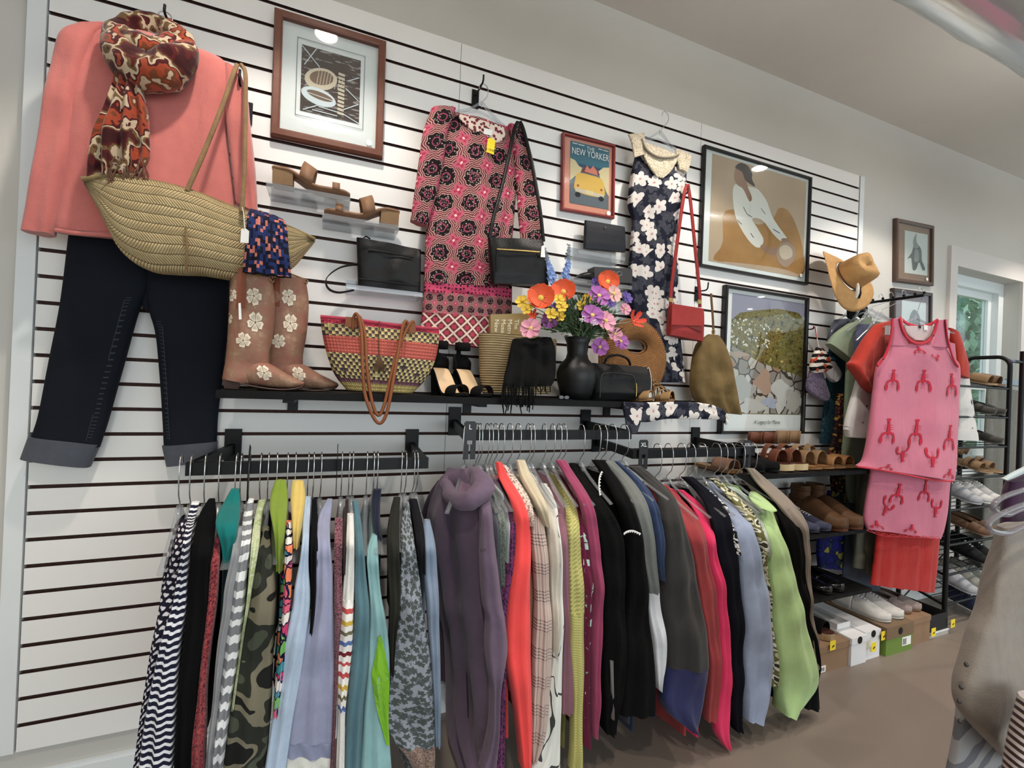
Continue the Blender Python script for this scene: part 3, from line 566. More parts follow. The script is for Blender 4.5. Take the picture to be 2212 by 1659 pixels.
G('cream_hoodie', 'pale khaki cream hoodie with drawcords on the middle rail', 'hoodie', 1116, C([(450, 855, 925), (560, 878, 962), (650, 918, 1002), (800, 1008, 1092), (900, 1048, 1107), (1000, 1085, 1112)]), fab('khaki_cream', (214, 200, 168)), gm_, hem=1500, th=.07, **w3)
G('cream_long_sleeve_shirt', 'cream long-sleeved top on the middle rail', 'top', 1138, C([(560, 930, 985), (620, 960, 1030), (700, 1018, 1092), (850, 1098, 1172), (1000, 1108, 1192), (1200, 1108, 1197), (1500, 1128, 1202), (1650, 1135, 1202)])+D([(300, 1060, 1112), (600, 1070, 1102)]), fab('cream_jersey', (216, 206, 190)), gm_, rail=1)
G('white_bark_print_top', 'white top with thin black branching lines on the middle rail', 'top', 1146, C([(650, 1068, 1112), (740, 1108, 1172), (880, 1158, 1202), (1100, 1183, 1212), (1300, 1193, 1227), (1650, 1195, 1230)])+D([(600, 1076, 1142), (1000, 1036, 1140), (1300, 1016, 1137), (1500, 918, 1140)]), bark_l, gm_, **w3)
G('mauve_top', 'dusty mauve top on the middle rail', 'top', 1172, C([(670, 1135, 1172), (800, 1188, 1242), (950, 1208, 1277), (1200, 1213, 1282), (1500, 1228, 1287), (1650, 1238, 1282)])+D([(400, 1158, 1192), (700, 1148, 1227), (1050, 1148, 1237)]), fab('dusty_mauve', (146, 98, 112)), gm_, **w3)
G('lime_rib_sweater', 'lime yellow ribbed knit sweater on the middle rail', 'sweater', 1190, C([(620, 1190, 1225), (700, 1215, 1292), (800, 1273, 1347), (900, 1278, 1377), (1100, 1278, 1387), (1300, 1278, 1397), (1650, 1278, 1417)])+D([(300, 1188, 1322), (500, 1183, 1322), (700, 1208, 1322), (1000, 1233, 1312), (1300, 1222, 1302), (1500, 1206, 1312)]), limed, gm_, rail=1, split=[(1250+255/3.687, limek, 'ribbed_cuff')], body=fab('lime_body', (150, 144, 74)))
G('burgundy_graphic_top', 'burgundy top with pale green print on the middle rail', 'top', 1204, C([(655, 1240, 1295), (760, 1305, 1372), (900, 1380, 1432), (1100, 1385, 1447), (1300, 1395, 1472), (1650, 1410, 1482)])+D([(400, 1322, 1367), (700, 1318, 1362), (1000, 1318, 1362), (1300, 1318, 1367)]), fab('burgundy', (108, 22, 58)), gm_, decals=graphic, **w3)
G('magenta_hoodie', 'magenta pink sweatshirt on the middle rail', 'sweatshirt', 1214, C([(450, 1178, 1272), (560, 1248, 1342), (700, 1338, 1442), (850, 1418, 1522), (960, 1433, 1537), (1200, 1458, 1547), (1500, 1473, 1562), (1650, 1478, 1562)])+D([(400, 1358, 1457), (700, 1363, 1442), (1000, 1368, 1442), (1220, 1370, 1412)]), fab('magenta_pink', (160, 62, 98)), gm_, rail=1, th=.065)
fl = fab('black_fleece', (8, 8, 9), .1, .95, 300, .8)
def zipline(m, s, k):
    m.decal(s, .28, .72, [(-.004, -.0), (.004, 0), (.014, .2), (.006, .2)], 1, 0, 1); return [flat('zip_silver', (150, 152, 156), .35, .5, .8)]
G('black_fleece_jacket', 'black fleece jacket with long silver zip on the middle rail', 'jacket', 1253, C([(480, 1298, 1382), (600, 1348, 1442), (800, 1468, 1602), (1000, 1528, 1732), (1300, 1558, 1762), (1650, 1568, 1752)])+D([(300, 1455, 1642), (800, 1455, 1642), (1200, 1478, 1562)]), fl, gm_, rail=1, th=.07, decals=zipline)
zz_t = G('black_zigzag_jacket', 'black jacket with white zigzag trim at collar and sleeve', 'jacket', 1286, C([(450, 1490, 1620), (550, 1570, 1642), (700, 1648, 1782), (900, 1738, 1872), (1070, 1768, 1907), (1300, 1768, 1922), (1650, 1778, 1962)])+D([(300, 1618, 1832), (600, 1608, 1872), (900, 1598, 1892), (1060, 1590, 1882)]), fl, gm_, rail=1, th=.07)
def zigzag(t, pts, Y, h, nm, n=9):
    m = MB(); q = [P(x, y, Y) for x, y in pts]; q = catmull(q, n*2+1); d = nrm(q[-1]-q[0]); up = nrm(np.cross(d, (0, 1, 0)))*h
    for i in range(n):
        a, b, c = q[2*i], q[2*i+1], q[2*i+2]; m.prism([a, b-up*.9, c, c+up*.5, a+up*.5], (0, -.002, 0))
    m.build(nm, flat('white_felt', (232, 232, 230), .9), t)
K = lambda x, y: (900+x/3.949, 880+y/3.949)
zigzag(zz_t, [K(1765, 1078), K(1800, 1058), K(1850, 1055), K(1908, 1080)], -.548, .006, 'sleeve_trim')
zigzag(zz_t, [K(1580, 545), K(1560, 600), K(1556, 680), K(1565, 750)], -.47, -.006, 'collar_trim')
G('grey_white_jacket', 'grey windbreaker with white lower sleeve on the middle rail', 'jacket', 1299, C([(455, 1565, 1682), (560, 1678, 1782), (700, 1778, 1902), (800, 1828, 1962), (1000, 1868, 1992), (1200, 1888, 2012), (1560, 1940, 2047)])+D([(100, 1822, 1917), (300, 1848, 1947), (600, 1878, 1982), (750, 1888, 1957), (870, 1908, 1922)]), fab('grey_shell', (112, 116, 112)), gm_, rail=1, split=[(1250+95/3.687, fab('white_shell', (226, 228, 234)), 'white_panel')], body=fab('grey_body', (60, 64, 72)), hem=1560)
den = fab('blue_denim', (46, 64, 100), .2, .9, 500, .6)
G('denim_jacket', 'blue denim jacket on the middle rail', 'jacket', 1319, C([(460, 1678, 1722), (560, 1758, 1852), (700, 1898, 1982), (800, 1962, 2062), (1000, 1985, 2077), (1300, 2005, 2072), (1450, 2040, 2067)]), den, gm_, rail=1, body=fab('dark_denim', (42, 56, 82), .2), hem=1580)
navyn = fab('navy_nylon', (40, 44, 92), .15, .7)
G('charcoal_jacket', 'charcoal jacket with navy lower sleeve, last on the middle rail', 'jacket', 1345, E([(380, 235, 380), (500, 378, 522), (600, 490, 642), (690, 585, 695), (900, 538, 732), (1100, 543, 802), (1300, 538, 842), (1500, 528, 882)])+F([(0, 448, 692), (300, 448, 742), (600, 478, 792), (850, 500, 806), (1150, 440, 752), (1270, 470, 722), (1320, 640, 692)]), fab('charcoal_fleece', (52, 50, 49)), gm_, rail=1, th=.085, y0=-.34, split=[(1200+850/3.614, navyn, 'navy_lower_sleeve')], body=navyn, hem=1545)
# right rail
gr = 'tops hanging on the right rail'; w4 = dict(rail=2, widen=(2, -1))
G('brick_red_fleece', 'brick red fleece top on the right rail', 'top', 1418, E([(555, 560, 612), (660, 618, 722), (750, 678, 832), (900, 718, 942), (1100, 808, 962), (1300, 858, 1002), (1650, 898, 1072)])+F([(300, 758, 892), (600, 798, 912), (800, 818, 917), (1000, 813, 912), (1280, 803, 892)]), fab('brick_red', (168, 60, 62)), gr, rail=2, hem=1590)
G('hot_pink_top', 'hot pink top on the right rail', 'top', 1442, E([(605, 712, 772), (680, 798, 902), (780, 878, 992), (900, 928, 1032), (1200, 978, 1082), (1650, 1058, 1152)])+F([(300, 878, 957), (600, 903, 992), (900, 908, 1002), (1200, 888, 992), (1400, 848, 982), (1480, 938, 977)]), fab('hot_pink', (238, 50, 100), .05), gr, rail=2, hem=1590)
G('navy_black_top', 'very dark navy top on the right rail', 'top', 1470, E([(480, 738, 862), (600, 878, 992), (750, 998, 1182), (900, 1038, 1222), (1200, 1078, 1272), (1650, 1138, 1312)])+F([(300, 948, 1082), (600, 983, 1097), (900, 988, 1097), (1200, 983, 1092), (1360, 1030, 1090)]), fab('ink_navy', (12, 13, 24)), gr, rail=2)
zeb = lines('zebra_print', (226, 224, 218), (24, 24, 26), (26, 26, 1), .22)
G('zebra_print_top', 'black and white zebra print top on the right rail', 'top', 1490, E([(600, 960, 1010), (700, 1068, 1132), (800, 1150, 1217), (880, 1190, 1242), (1000, 1215, 1252), (1200, 1245, 1277)]), zeb, gr, hem=1560, body=fab('off_white', (206, 208, 206)), **w4)
G('chambray_shirt', 'faded light blue chambray shirt on the right rail', 'shirt', 1515, E([(535, 998, 1102), (640, 1078, 1172), (780, 1188, 1332), (900, 1238, 1392), (1100, 1258, 1442), (1300, 1278, 1492), (1650, 1308, 1562)])+F([(300, 1078, 1292), (600, 1093, 1317), (900, 1093, 1312), (1100, 1098, 1292), (1270, 1108, 1232)]), fab('chambray', (160, 174, 204)), gr, rail=2, th=.075, y0=-.33)
animal = camo('olive_animal_print', [(60, 58, 44), (198, 192, 160), (110, 108, 66), (226, 222, 206)], 26)
G('olive_print_top', 'olive and cream animal print top on the right rail', 'top', 1545, E([(500, 1028, 1092), (600, 1138, 1232), (740, 1268, 1372), (850, 1348, 1462), (1000, 1438, 1522), (1300, 1478, 1542), (1600, 1528, 1557)])+F([(300, 1278, 1302), (850, 1306, 1362), (1005, 1308, 1367)]), animal, gr, **w4)
G('pale_mint_top', 'pale mint green top on the right rail', 'top', 1560, E([(575, 1170, 1250), (680, 1338, 1422), (800, 1438, 1502), (900, 1468, 1512), (1200, 1520, 1540)]), fab('pale_mint', (190, 204, 188)), gr, hem=1480, **w4)
ls = G('lime_green_jacket', 'bright lime green jacket with wide collar on the right rail', 'jacket', 1575, E([(760, 1490, 1600), (850, 1518, 1622), (1000, 1538, 1682), (1200, 1548, 1742), (1400, 1558, 1782), (1650, 1578, 1842)])+F([(300, 1298, 1512), (500, 1318, 1562), (700, 1328, 1602), (900, 1358, 1662), (1030, 1368, 1667), (1110, 1370, 1582), (1220, 1390, 1462)]), fab('lime_green', (184, 218, 146), .06), gr, rail=2, th=.085, y0=-.44, ysh=50)
m = MB(); Q = lambda x, y, Y: P(1300+x/4.366, 920+y/4.366, Y)
m.loft([(Q(1425, 608, -.36), Q(1440, 612, -.36)), (Q(1395, 660, -.4), Q(1540, 690, -.42)), (Q(1420, 710, -.44), Q(1640, 790, -.5)), (Q(1480, 770, -.47), Q(1600, 812, -.5))], .03, (0, -1, 0), 20, 16); m.build('collar', fab('lime_green', 0), ls)
blz = fab('black_blazer', (11, 11, 12))
G('black_blazer', 'long black blazer on the right rail beside the lime jacket', 'blazer', 1595, E([(460, 1258, 1422), (560, 1428, 1562), (700, 1598, 1722), (850, 1680, 1832), (1100, 1740, 1882), (1400, 1800, 1902), (1650, 1845, 1942)])+F([(300, 1510, 1602), (700, 1600, 1642), (900, 1625, 1662), (1060, 1600, 1672), (1180, 1560, 1677)]), blz, gr, rail=2)
G('taupe_coat', 'taupe wool coat, last on the right rail', 'coat', 1622, E([(400, 1388, 1432), (480, 1398, 1502), (560, 1498, 1622), (640, 1598, 1722), (740, 1698, 1842), (850, 1778, 1902), (1100, 1878, 1932), (1400, 1908, 1947), (1650, 1938, 1957)])+F([(300, 1590, 1618), (500, 1608, 1637), (900, 1638, 1667)]), fab('taupe_wool', (150, 136, 122)), gr, rail=2, widen=(6, -1))
# the purple jacket faces out at the end of the middle rail
pm = fab('plum_shell', (112, 92, 114), .15, .75, 400, .4); t = thing('purple_jacket', 'purple zip-front jacket with hood collar, first on the middle rail', 'jacket', (1.24, -.3, .2), gm_)
def yx(lst, o, s):  # rows (y, xl, Yl, xr, Yr)
    return [(P(o[0]+r[1]/s, o[1]+r[0]/s, r[2]), P(o[0]+r[3]/s, o[1]+r[0]/s, r[4])) for r in lst]
b1 = yx([(520, 330, -.27, 480, -.37), (600, 220, -.22, 560, -.43), (760, 140, -.16, 610, -.47), (950, 105, -.13, 560, -.47), (1250, 140, -.12, 560, -.47), (1650, 190, -.12, 570, -.47)], (900, 880), 3.949)+yx([(400, 240, -.12, 560, -.47), (800, 255, -.12, 590, -.47), (1180, 265, -.14, 600, -.47), (1500, 372, -.3, 620, -.47)], (900, 1250), 3.687)
m = MB(); s = m.loft(b1, [.04, .07, .07, .06], (-.85, -.5, 0), 40, 60, (2.5, .016, 1), wob=.02, wf=6)
m.decal(s, .58, .45, [(-.002, -.30), (.002, -.30), (.002, .4), (-.002, .4)], 1, 0, 1, 1); m.build('body', [pm, flat('plum_zip', (44, 34, 46), .5)], t)
b2 = yx([(760, 540, -.46, 618, -.47), (860, 535, -.5, 632, -.5), (1000, 540, -.51, 642, -.51), (1300, 540, -.52, 672, -.52), (1650, 560, -.52, 717, -.52)], (900, 880), 3.949)+yx([(300, 550, -.52, 692, -.52), (540, 545, -.52, 716, -.52), (700, 560, -.52, 690, -.52), (900, 590, -.52, 655, -.52), (1250, 570, -.52, 640, -.52), (1500, 500, -.52, 625, -.52)], (900, 1250), 3.687)
m = MB(); m.loft(b2, [.03, .07, .07, .06], (0, -1, 0), 28, 50, (1.5, .008, 2), wob=.018, wf=8); m.build('sleeve', pm, t)
b3 = yx([(620, 200, -.2, 240, -.24), (760, 120, -.12, 200, -.18), (950, 80, -.08, 170, -.12), (1300, 150, -.08, 230, -.12), (1650, 190, -.08, 290, -.12)], (900, 880), 3.949)+yx([(500, 200, -.08, 300, -.12), (800, 215, -.08, 290, -.12)], (900, 1250), 3.687)
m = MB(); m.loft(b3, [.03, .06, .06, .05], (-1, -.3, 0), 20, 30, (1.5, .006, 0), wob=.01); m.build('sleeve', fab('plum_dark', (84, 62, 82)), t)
pth = [(C([(y, x)])[0][1], C([(y, x)])[0][0], Y) for x, y, Y in ((300, 530, -.27), (262, 640, -.30), (290, 740, -.38), (380, 800, -.46), (480, 780, -.5), (560, 690, -.47), (520, 580, -.4), (450, 545, -.34))]
m = MB(); m.tube([P(x, y, Y) for x, y, Y in pth], [.014, .02, .022, .026, .03, .032, .026, .014], 12, res=48)
m.v = [tuple(np.array(q)+V(.6, -.6, .3)*.012*noise.noise(Vector(q)*22)) for q in m.v]; m.build('hood_collar', pm, t)
Ln = [P(*C([(y, x)])[0][::-1], Y) for x, y, Y in ((440, 545, -.335), (345, 780, -.44), (480, 770, -.475), (590, 660, -.46))]
m = MB(); m.prism(Ln, (-.006, .01, 0)); m.build('collar_flap', fab('plum_flap', (126, 98, 122)), t)
lg = P(*C([(1218, 568)])[0][::-1], -.558)
m = MB(); m.tube([lg+V(cos(a)*.0075, 0, sin(a)*.0028) for a in np.linspace(0, 2*pi, 17)[:-1]], .0007, 5, True); m.build('emblem', flat('black_print', (10, 10, 12), .6), t)
hanger((P(1003, 1000, -.3)[0], -.301, RZ[1]+.017), -.5, 'clear plastic hanger holding the purple jacket', 'hangers on the clothes rails')
# ------------------------------------------------------------------ things on the slatwall
def rows2(lst, Y):
    """(xl, yl, xr, yr) photo pairs on the plane at depth Y (or a depth per row)"""
    Ys = np.broadcast_to(Y, (len(lst),)); return [(P(r[0], r[1], y), P(r[2], r[3], y)) for r, y in zip(lst, Ys)]
def pth(lst, Y=None): return [P(r[0], r[1], r[2] if len(r) > 2 else Y) for r in lst]
def smooth_loop(pts, n=40):
    p = np.array(pts, float); q = np.concatenate([p[-2:], p, p[:3]]); out = catmull(q, (len(q)-1)*8+1)
    return out[16:16+len(p)*8:max(1, len(p)*8//n)]
def peg(px, py, d, lb, plate=True, up=.02):
    tip = P(px, py, -d); b = V(tip[0], -.004, tip[2]-up); t = thing('wall_peg', lb, 'hook', b, 'black pegs and arms hooked in the slatwall'); m = MB()
    m.tube([b, b+V(0, -d+.01, -.004), b+V(0, -d, up)], .0035, 8, res=14); m.build('arm', BLACK, t)
    if plate: m = MB(); m.box(b+V(-.014, -.002, -.05), b+V(.014, .002, .022)); m.build('plate', BLACK, t)
    return t
def wall_hanger(hook, L, R, Y, lb, neck=None, hd=.045):
    """clear hanger parallel to the wall: hook top, left and right arm ends in the photo"""
    h = P(*hook, Y); l, r = P(*L, Y), P(*R, Y); n = P(*neck, Y) if neck else h-V(0, 0, .09)
    t = thing('clothes_hanger', lb, 'hanger', h, 'hangers on the slatwall'); m = MB()
    m.tube([h+V(-.018, 0, -.012), h+V(-.014, 0, .006), h+V(0, 0, .012), h+V(.016, 0, 0), h+V(.016, 0, -.03), n+V(.002, 0, .02), n], .0016, 6, res=22); m.build('hook', CHROME, t)
    m = MB(); m.tube([l, l*.45+n*.55-V(0, 0, .006), n+V(-.016, 0, .006), n+V(0, 0, .016), n+V(.016, 0, .006), r*.45+n*.55-V(0, 0, .006), r], 1, 6, flat=(.012, .008), wdir=(0, 1, 0), res=26)
    m.tube([l*.5+n*.5-V(0, 0, .012), n-V(0, 0, .02), r*.5+n*.5-V(0, 0, .012)], .0035, 6, res=12); m.build('plastic_body', CLEARP, t); return t
gp = 'outfit display on the left slatwall'
pinkm = fab('salmon_knit', (214, 116, 108), .08, .95, 420, .5, .4)
peg(357, 12, .13, 'black faceout arm at the top above the pink sweater')
wall_hanger((357, 34), (200, 70), (470, 130), -.1, 'clear hanger inside the pink sweater', (345, 60))
t = thing('pink_sweater', 'salmon pink long-sleeved sweater hanging on the left slatwall', 'sweater', P(300, 500, -.1))
m = MB(); m.loft(rows2([(238, 55, 418, 104), (160, 66, 492, 142), (150, 130, 508, 205), (156, 220, 492, 275), (146, 310, 498, 350), (132, 420, 508, 440), (121, 488, 496, 520), (123, 502, 494, 532)], -.1), [.03, .1, .11, .1, .09, .09, .08], (0, -1, 0), 44, 50, (2, .012, 1), wob=.02, wf=5); m.build('body', pinkm, t)
for rr, th in (([(165, 60, 236, 58), (134, 84, 205, 100), (114, 150, 172, 200), (94, 260, 158, 310), (70, 405, 134, 432), (50, 500, 118, 509)], [.05, .08, .075, .07, .07, .06]), ([(486, 140, 520, 158), (487, 205, 534, 205), (490, 270, 541, 270), (500, 350, 552, 370), (510, 440, 557, 463)], [.04, .06, .06, .06, .05])):
    m = MB(); m.loft(rows2(rr, -.115), th, (0, -1, 0), 26, 36, (1.2, .006, 0), wob=.018, wf=8); m.build('sleeve', pinkm, t)
m = MB(); m.tube(pth([(120, 497), (160, 503), (240, 509), (330, 518)], -.148), .006, 8, res=16); m.build('hem_roll', pinkm, t)
# patterned scarf round the neck
M = Mt('autumn_print', .9, .1, sheen=.2); u = warp(M, M.uv(obj=True), .06, 9); n_ = M.noise(u, 13, 2.5, .55)[0]
M.base(M.ramp(n_, [(0, (60, 18, 20)), (.40, (84, 24, 24)), (.44, (104, 78, 46)), (.475, (190, 166, 136)), (.515, (74, 22, 22)), (.55, (158, 62, 36)), (.60, (112, 58, 32)), (.64, (186, 160, 132)), (.68, (84, 24, 24))])); M.bump(M.noise(u, 60, 3)[0], .5, .004); scm = M.m
t = thing('patterned_scarf', 'burgundy, rust and cream print scarf wrapped round the pink sweater neck', 'scarf', P(300, 380, -.18))
for nm, pp, rr in (('wrap', [(250, 70, -.15), (262, 112, -.185), (300, 150, -.2), (345, 158, -.2), (388, 128, -.185), (412, 98, -.15)], [.028, .045, .05, .05, .045, .02]), ('wrap', [(250, 66, -.12), (292, 54, -.1), (345, 56, -.09), (392, 82, -.11), (414, 98, -.13)], [.025, .03, .026, .03, .015]), ('wrap', [(256, 80, -.15), (300, 102, -.18), (340, 110, -.18), (385, 92, -.16)], [.03, .045, .045, .03])):
    q = catmull(pth(pp), 40); m = MB(); m.tube(q, rr, 18)
    vv = [];
    for v in m.v: w_ = Vector(v); vv.append(tuple(np.array(v)+V(.3, -1, .5)*.014*(noise.noise(w_*16)+.6*noise.noise(w_*34))))
    m.v = vv; m.build(nm, scm, t)
m = MB(); m.loft(rows2([(252, 146, 300, 160), (244, 180, 308, 190), (222, 240, 320, 250), (200, 290, 323, 300), (192, 345, 322, 345), (188, 384, 302, 380)], -.2), [.05, .04, .035, .03, .03, .025], (0, -1, 0), 48, 50, (3.2, .02, .6), wob=.03, wf=11); m.build('tail', scm, t)
m = MB(); rnd = random.Random(5)
for k in range(22):
    x = 232+k*4.2; y = 345+rnd.uniform(-8, 28); a = P(x, y, -.215); m.tube([a, a+V(rnd.uniform(-.01, .01), -.006, -.025), a+V(rnd.uniform(-.015, .015), .0, -.05-rnd.random()*.02)], .0014, 4, res=6)
m.build('fringe', fab('fringe_brown', (110, 70, 50)), t)
# jeans
jm = Mt('dark_denim_jeans', .85, .2); u = jm.uv(obj=True); f = jm.ma('MULTIPLY', jm.noise(u, 5, 3)[0], .9)
jm.base(jm.mix(f, (10, 12, 20), (22, 28, 40))); jm.bump(jm.noise(jm.uv((1, 1, .25), obj=True), 900, 1)[0], .4, .001); jm = jm.m
t = thing('dark_jeans', 'dark indigo cropped jeans with turned-up cuffs below the pink sweater', 'jeans', P(260, 1000, -.05))
cuffm = fab('denim_inside', (84, 88, 98), .2); stm = flat('denim_stitch', (44, 50, 60), .8)
for rr, cf in (([(152, 485, 335, 500), (148, 530, 330, 545), (138, 610, 322, 620), (126, 690, 299, 676), (104, 800, 264, 800), (84, 900, 236, 900), (66, 952, 215, 966)], [(64, 942, 216, 960), (47, 990, 194, 1009)]), ([(318, 500, 496, 510), (316, 600, 496, 615), (322, 665, 494, 690), (337, 720, 487, 760), (345, 800, 479, 830), (352, 900, 471, 900), (355, 966, 468, 962)], [(351, 962, 470, 953), (361, 1007, 466, 992)])):
    m = MB(); s = m.loft(rows2(rr, -.046), [.05, .062, .06, .06, .055, .05], (0, -1, 0), 36, 40, (1, .005, 0), wob=.012, wf=6)
    e = .86 if cf[0][0] < 100 else .12
    for k in range(30): m.decal(s, e, .42+.018*k, [(-.006, -.0014), (.006, -.0014), (.006, .0014), (-.006, .0014)], 1, 0, 1)
    m.decal(s, e-(.04 if e > .5 else -.04), .7, [(-.0009, -.17), (.0009, -.17), (.0009, .17), (-.0009, .17)], 1, 0, 1)
    m.build('leg', [jm, stm], t); m = MB(); m.loft(rows2(cf, -.046), [.062, .066], (0, -1, 0), 32, 12, None); m.build('cuff', cuffm, t)
m = MB(); m.loft(rows2([(302, 590, 335, 600), (305, 640, 336, 662), (310, 668, 334, 676)], -.04), .03, (0, -1, 0), 16, 10); m.build('crotch_panel', jm, t)
# straw tote on a peg
def straw(name, c1, c2, row=.0165, p=.0068):
    M = Mt(name, .75, .25); u = M.uv(); x, y, _ = M.sep(warp(M, u, .006, 12)); ry = M.ma('DIVIDE', x, row); sg = M.ma('SUBTRACT', M.ma('MULTIPLY', M.ma('MODULO', M.ma('FLOOR', ry), 2.0), 2.0), 1.0)
    d = M.ma('FRACT', M.ma('DIVIDE', M.ma('ADD', y, M.ma('MULTIPLY', M.ma('MULTIPLY', M.ma('FRACT', ry), row), sg)), p))
    h = M.ma('MULTIPLY', M.ma('SINE', M.ma('MULTIPLY', d, pi)), M.ma('SINE', M.ma('MULTIPLY', M.ma('FRACT', ry), pi)))
    big = M.noise(u, 26, 3)[0]; c = M.mix(M.ma('MULTIPLY', big, 1.0), c1, c2); M.base(M.mix(M.ma('LESS_THAN', h, .13), c, tuple(v*.62 for v in c2))); M.bump(h, .9, .005); return M.m
swm = straw('straw_braid', (224, 200, 148), (178, 150, 102)); rope = fab('jute_rope', (158, 122, 80), .25, .9, 260, .9)
t = thing('straw_tote', 'wide boat-shaped woven straw tote hanging by rope handles over the jeans', 'tote bag', P(400, 600, -.2))
cols = [((178, 388), (181, 396)), ((205, 383), (215, 455)), ((250, 381), (265, 545)), ((300, 388), (325, 586)), ((360, 400), (385, 594)), ((430, 420), (440, 596)), ((500, 448), (510, 606)), ((560, 468), (580, 603)), ((620, 490), (630, 580)), ((660, 506), (662, 545)), ((680, 517), (681, 522))]
m = MB(); m.loft([(P(*a, -.19), P(*b, -.19)) for a, b in cols], [.012, .05, .09, .12, .14, .15, .14, .12, .08, .045, .012], (0, -1, 0), 40, 66, (1.2, .006, 0), p=.75, wob=.02, wf=6); m.build('body', swm, t)
m = MB(); m.tube(pth([(178, 388), (250, 381), (360, 400), (430, 420), (500, 448), (560, 468), (620, 490), (680, 517)], -.205), 1, 6, flat=(.011, .02), wdir=(0, 0, 1), res=40); m.build('rim', fab('straw_rim', (160, 134, 86), .3), t)
for pp in ([(404, 412, -.235), (440, 330, -.215), (480, 230, -.19), (504, 160, -.165), (512, 140, -.15)], [(523, 458, -.255), (528, 360, -.225), (530, 240, -.19), (530, 160, -.165), (521, 140, -.15)]):
    m = MB(); m.tube(pth(pp), .0062, 8, res=30); m.build('handle', rope, t)
m = MB(); m.tube(pth([(401, 490, -.268), (404, 540, -.272), (402, 590, -.25)]), .003, 6, res=8); m.build('side_braid', rope, t)
m = MB(); m.prism(pth([(521, 496), (530, 493), (538, 499), (537, 525), (519, 524)], -.315), (0, .001, 0)); tg = m.build('price_tag', WHITE, t)
m = MB(); m.tube(pth([(529, 496, -.316), (526, 460, -.29), (523, 448, -.27)]), .001, 5, res=8); m.build('string', WHITE, tg)
peg(519, 152, .15, 'black peg holding the straw tote handles', True, .035)
ik = Mt('ikat_print', .85, .2); u = ik.uv((1, 1, 1)); x, y, _ = ik.sep(u); jx = ik.ma('MULTIPLY', ik.ma('FLOOR', ik.ma('DIVIDE', x, .006)), .37)
vv_ = ik.nd('ShaderNodeCombineXYZ', {0: ik.ma('MULTIPLY', ik.ma('FLOOR', ik.ma('DIVIDE', x, .006)), .33), 1: ik.ma('MULTIPLY', ik.ma('FLOOR', ik.ma('DIVIDE', y, .01)), .22)}).outputs[0]
ik.base(ik.ramp(ik.noise(vv_, 2.2, 2)[0], [(0, (32, 48, 96)), (.38, (20, 22, 42)), (.48, (36, 50, 104)), (.57, (206, 116, 98)), (.64, (22, 24, 44)), (.74, (180, 104, 96))]))
t = thing('ikat_scarf', 'navy and coral print scarf hanging out of the straw tote', 'scarf', P(575, 600, -.28)); m = MB()
m.loft(rows2([(540, 452, 600, 468), (534, 470, 618, 484), (530, 530, 624, 545), (524, 588, 630, 600)], [-.2, -.27, -.285, -.275]), [.02, .035, .04, .03], (0, -1, 0), 44, 30, (3.5, .008, 0), wob=.012, wf=12); m.build('cloth', ik.m, t)
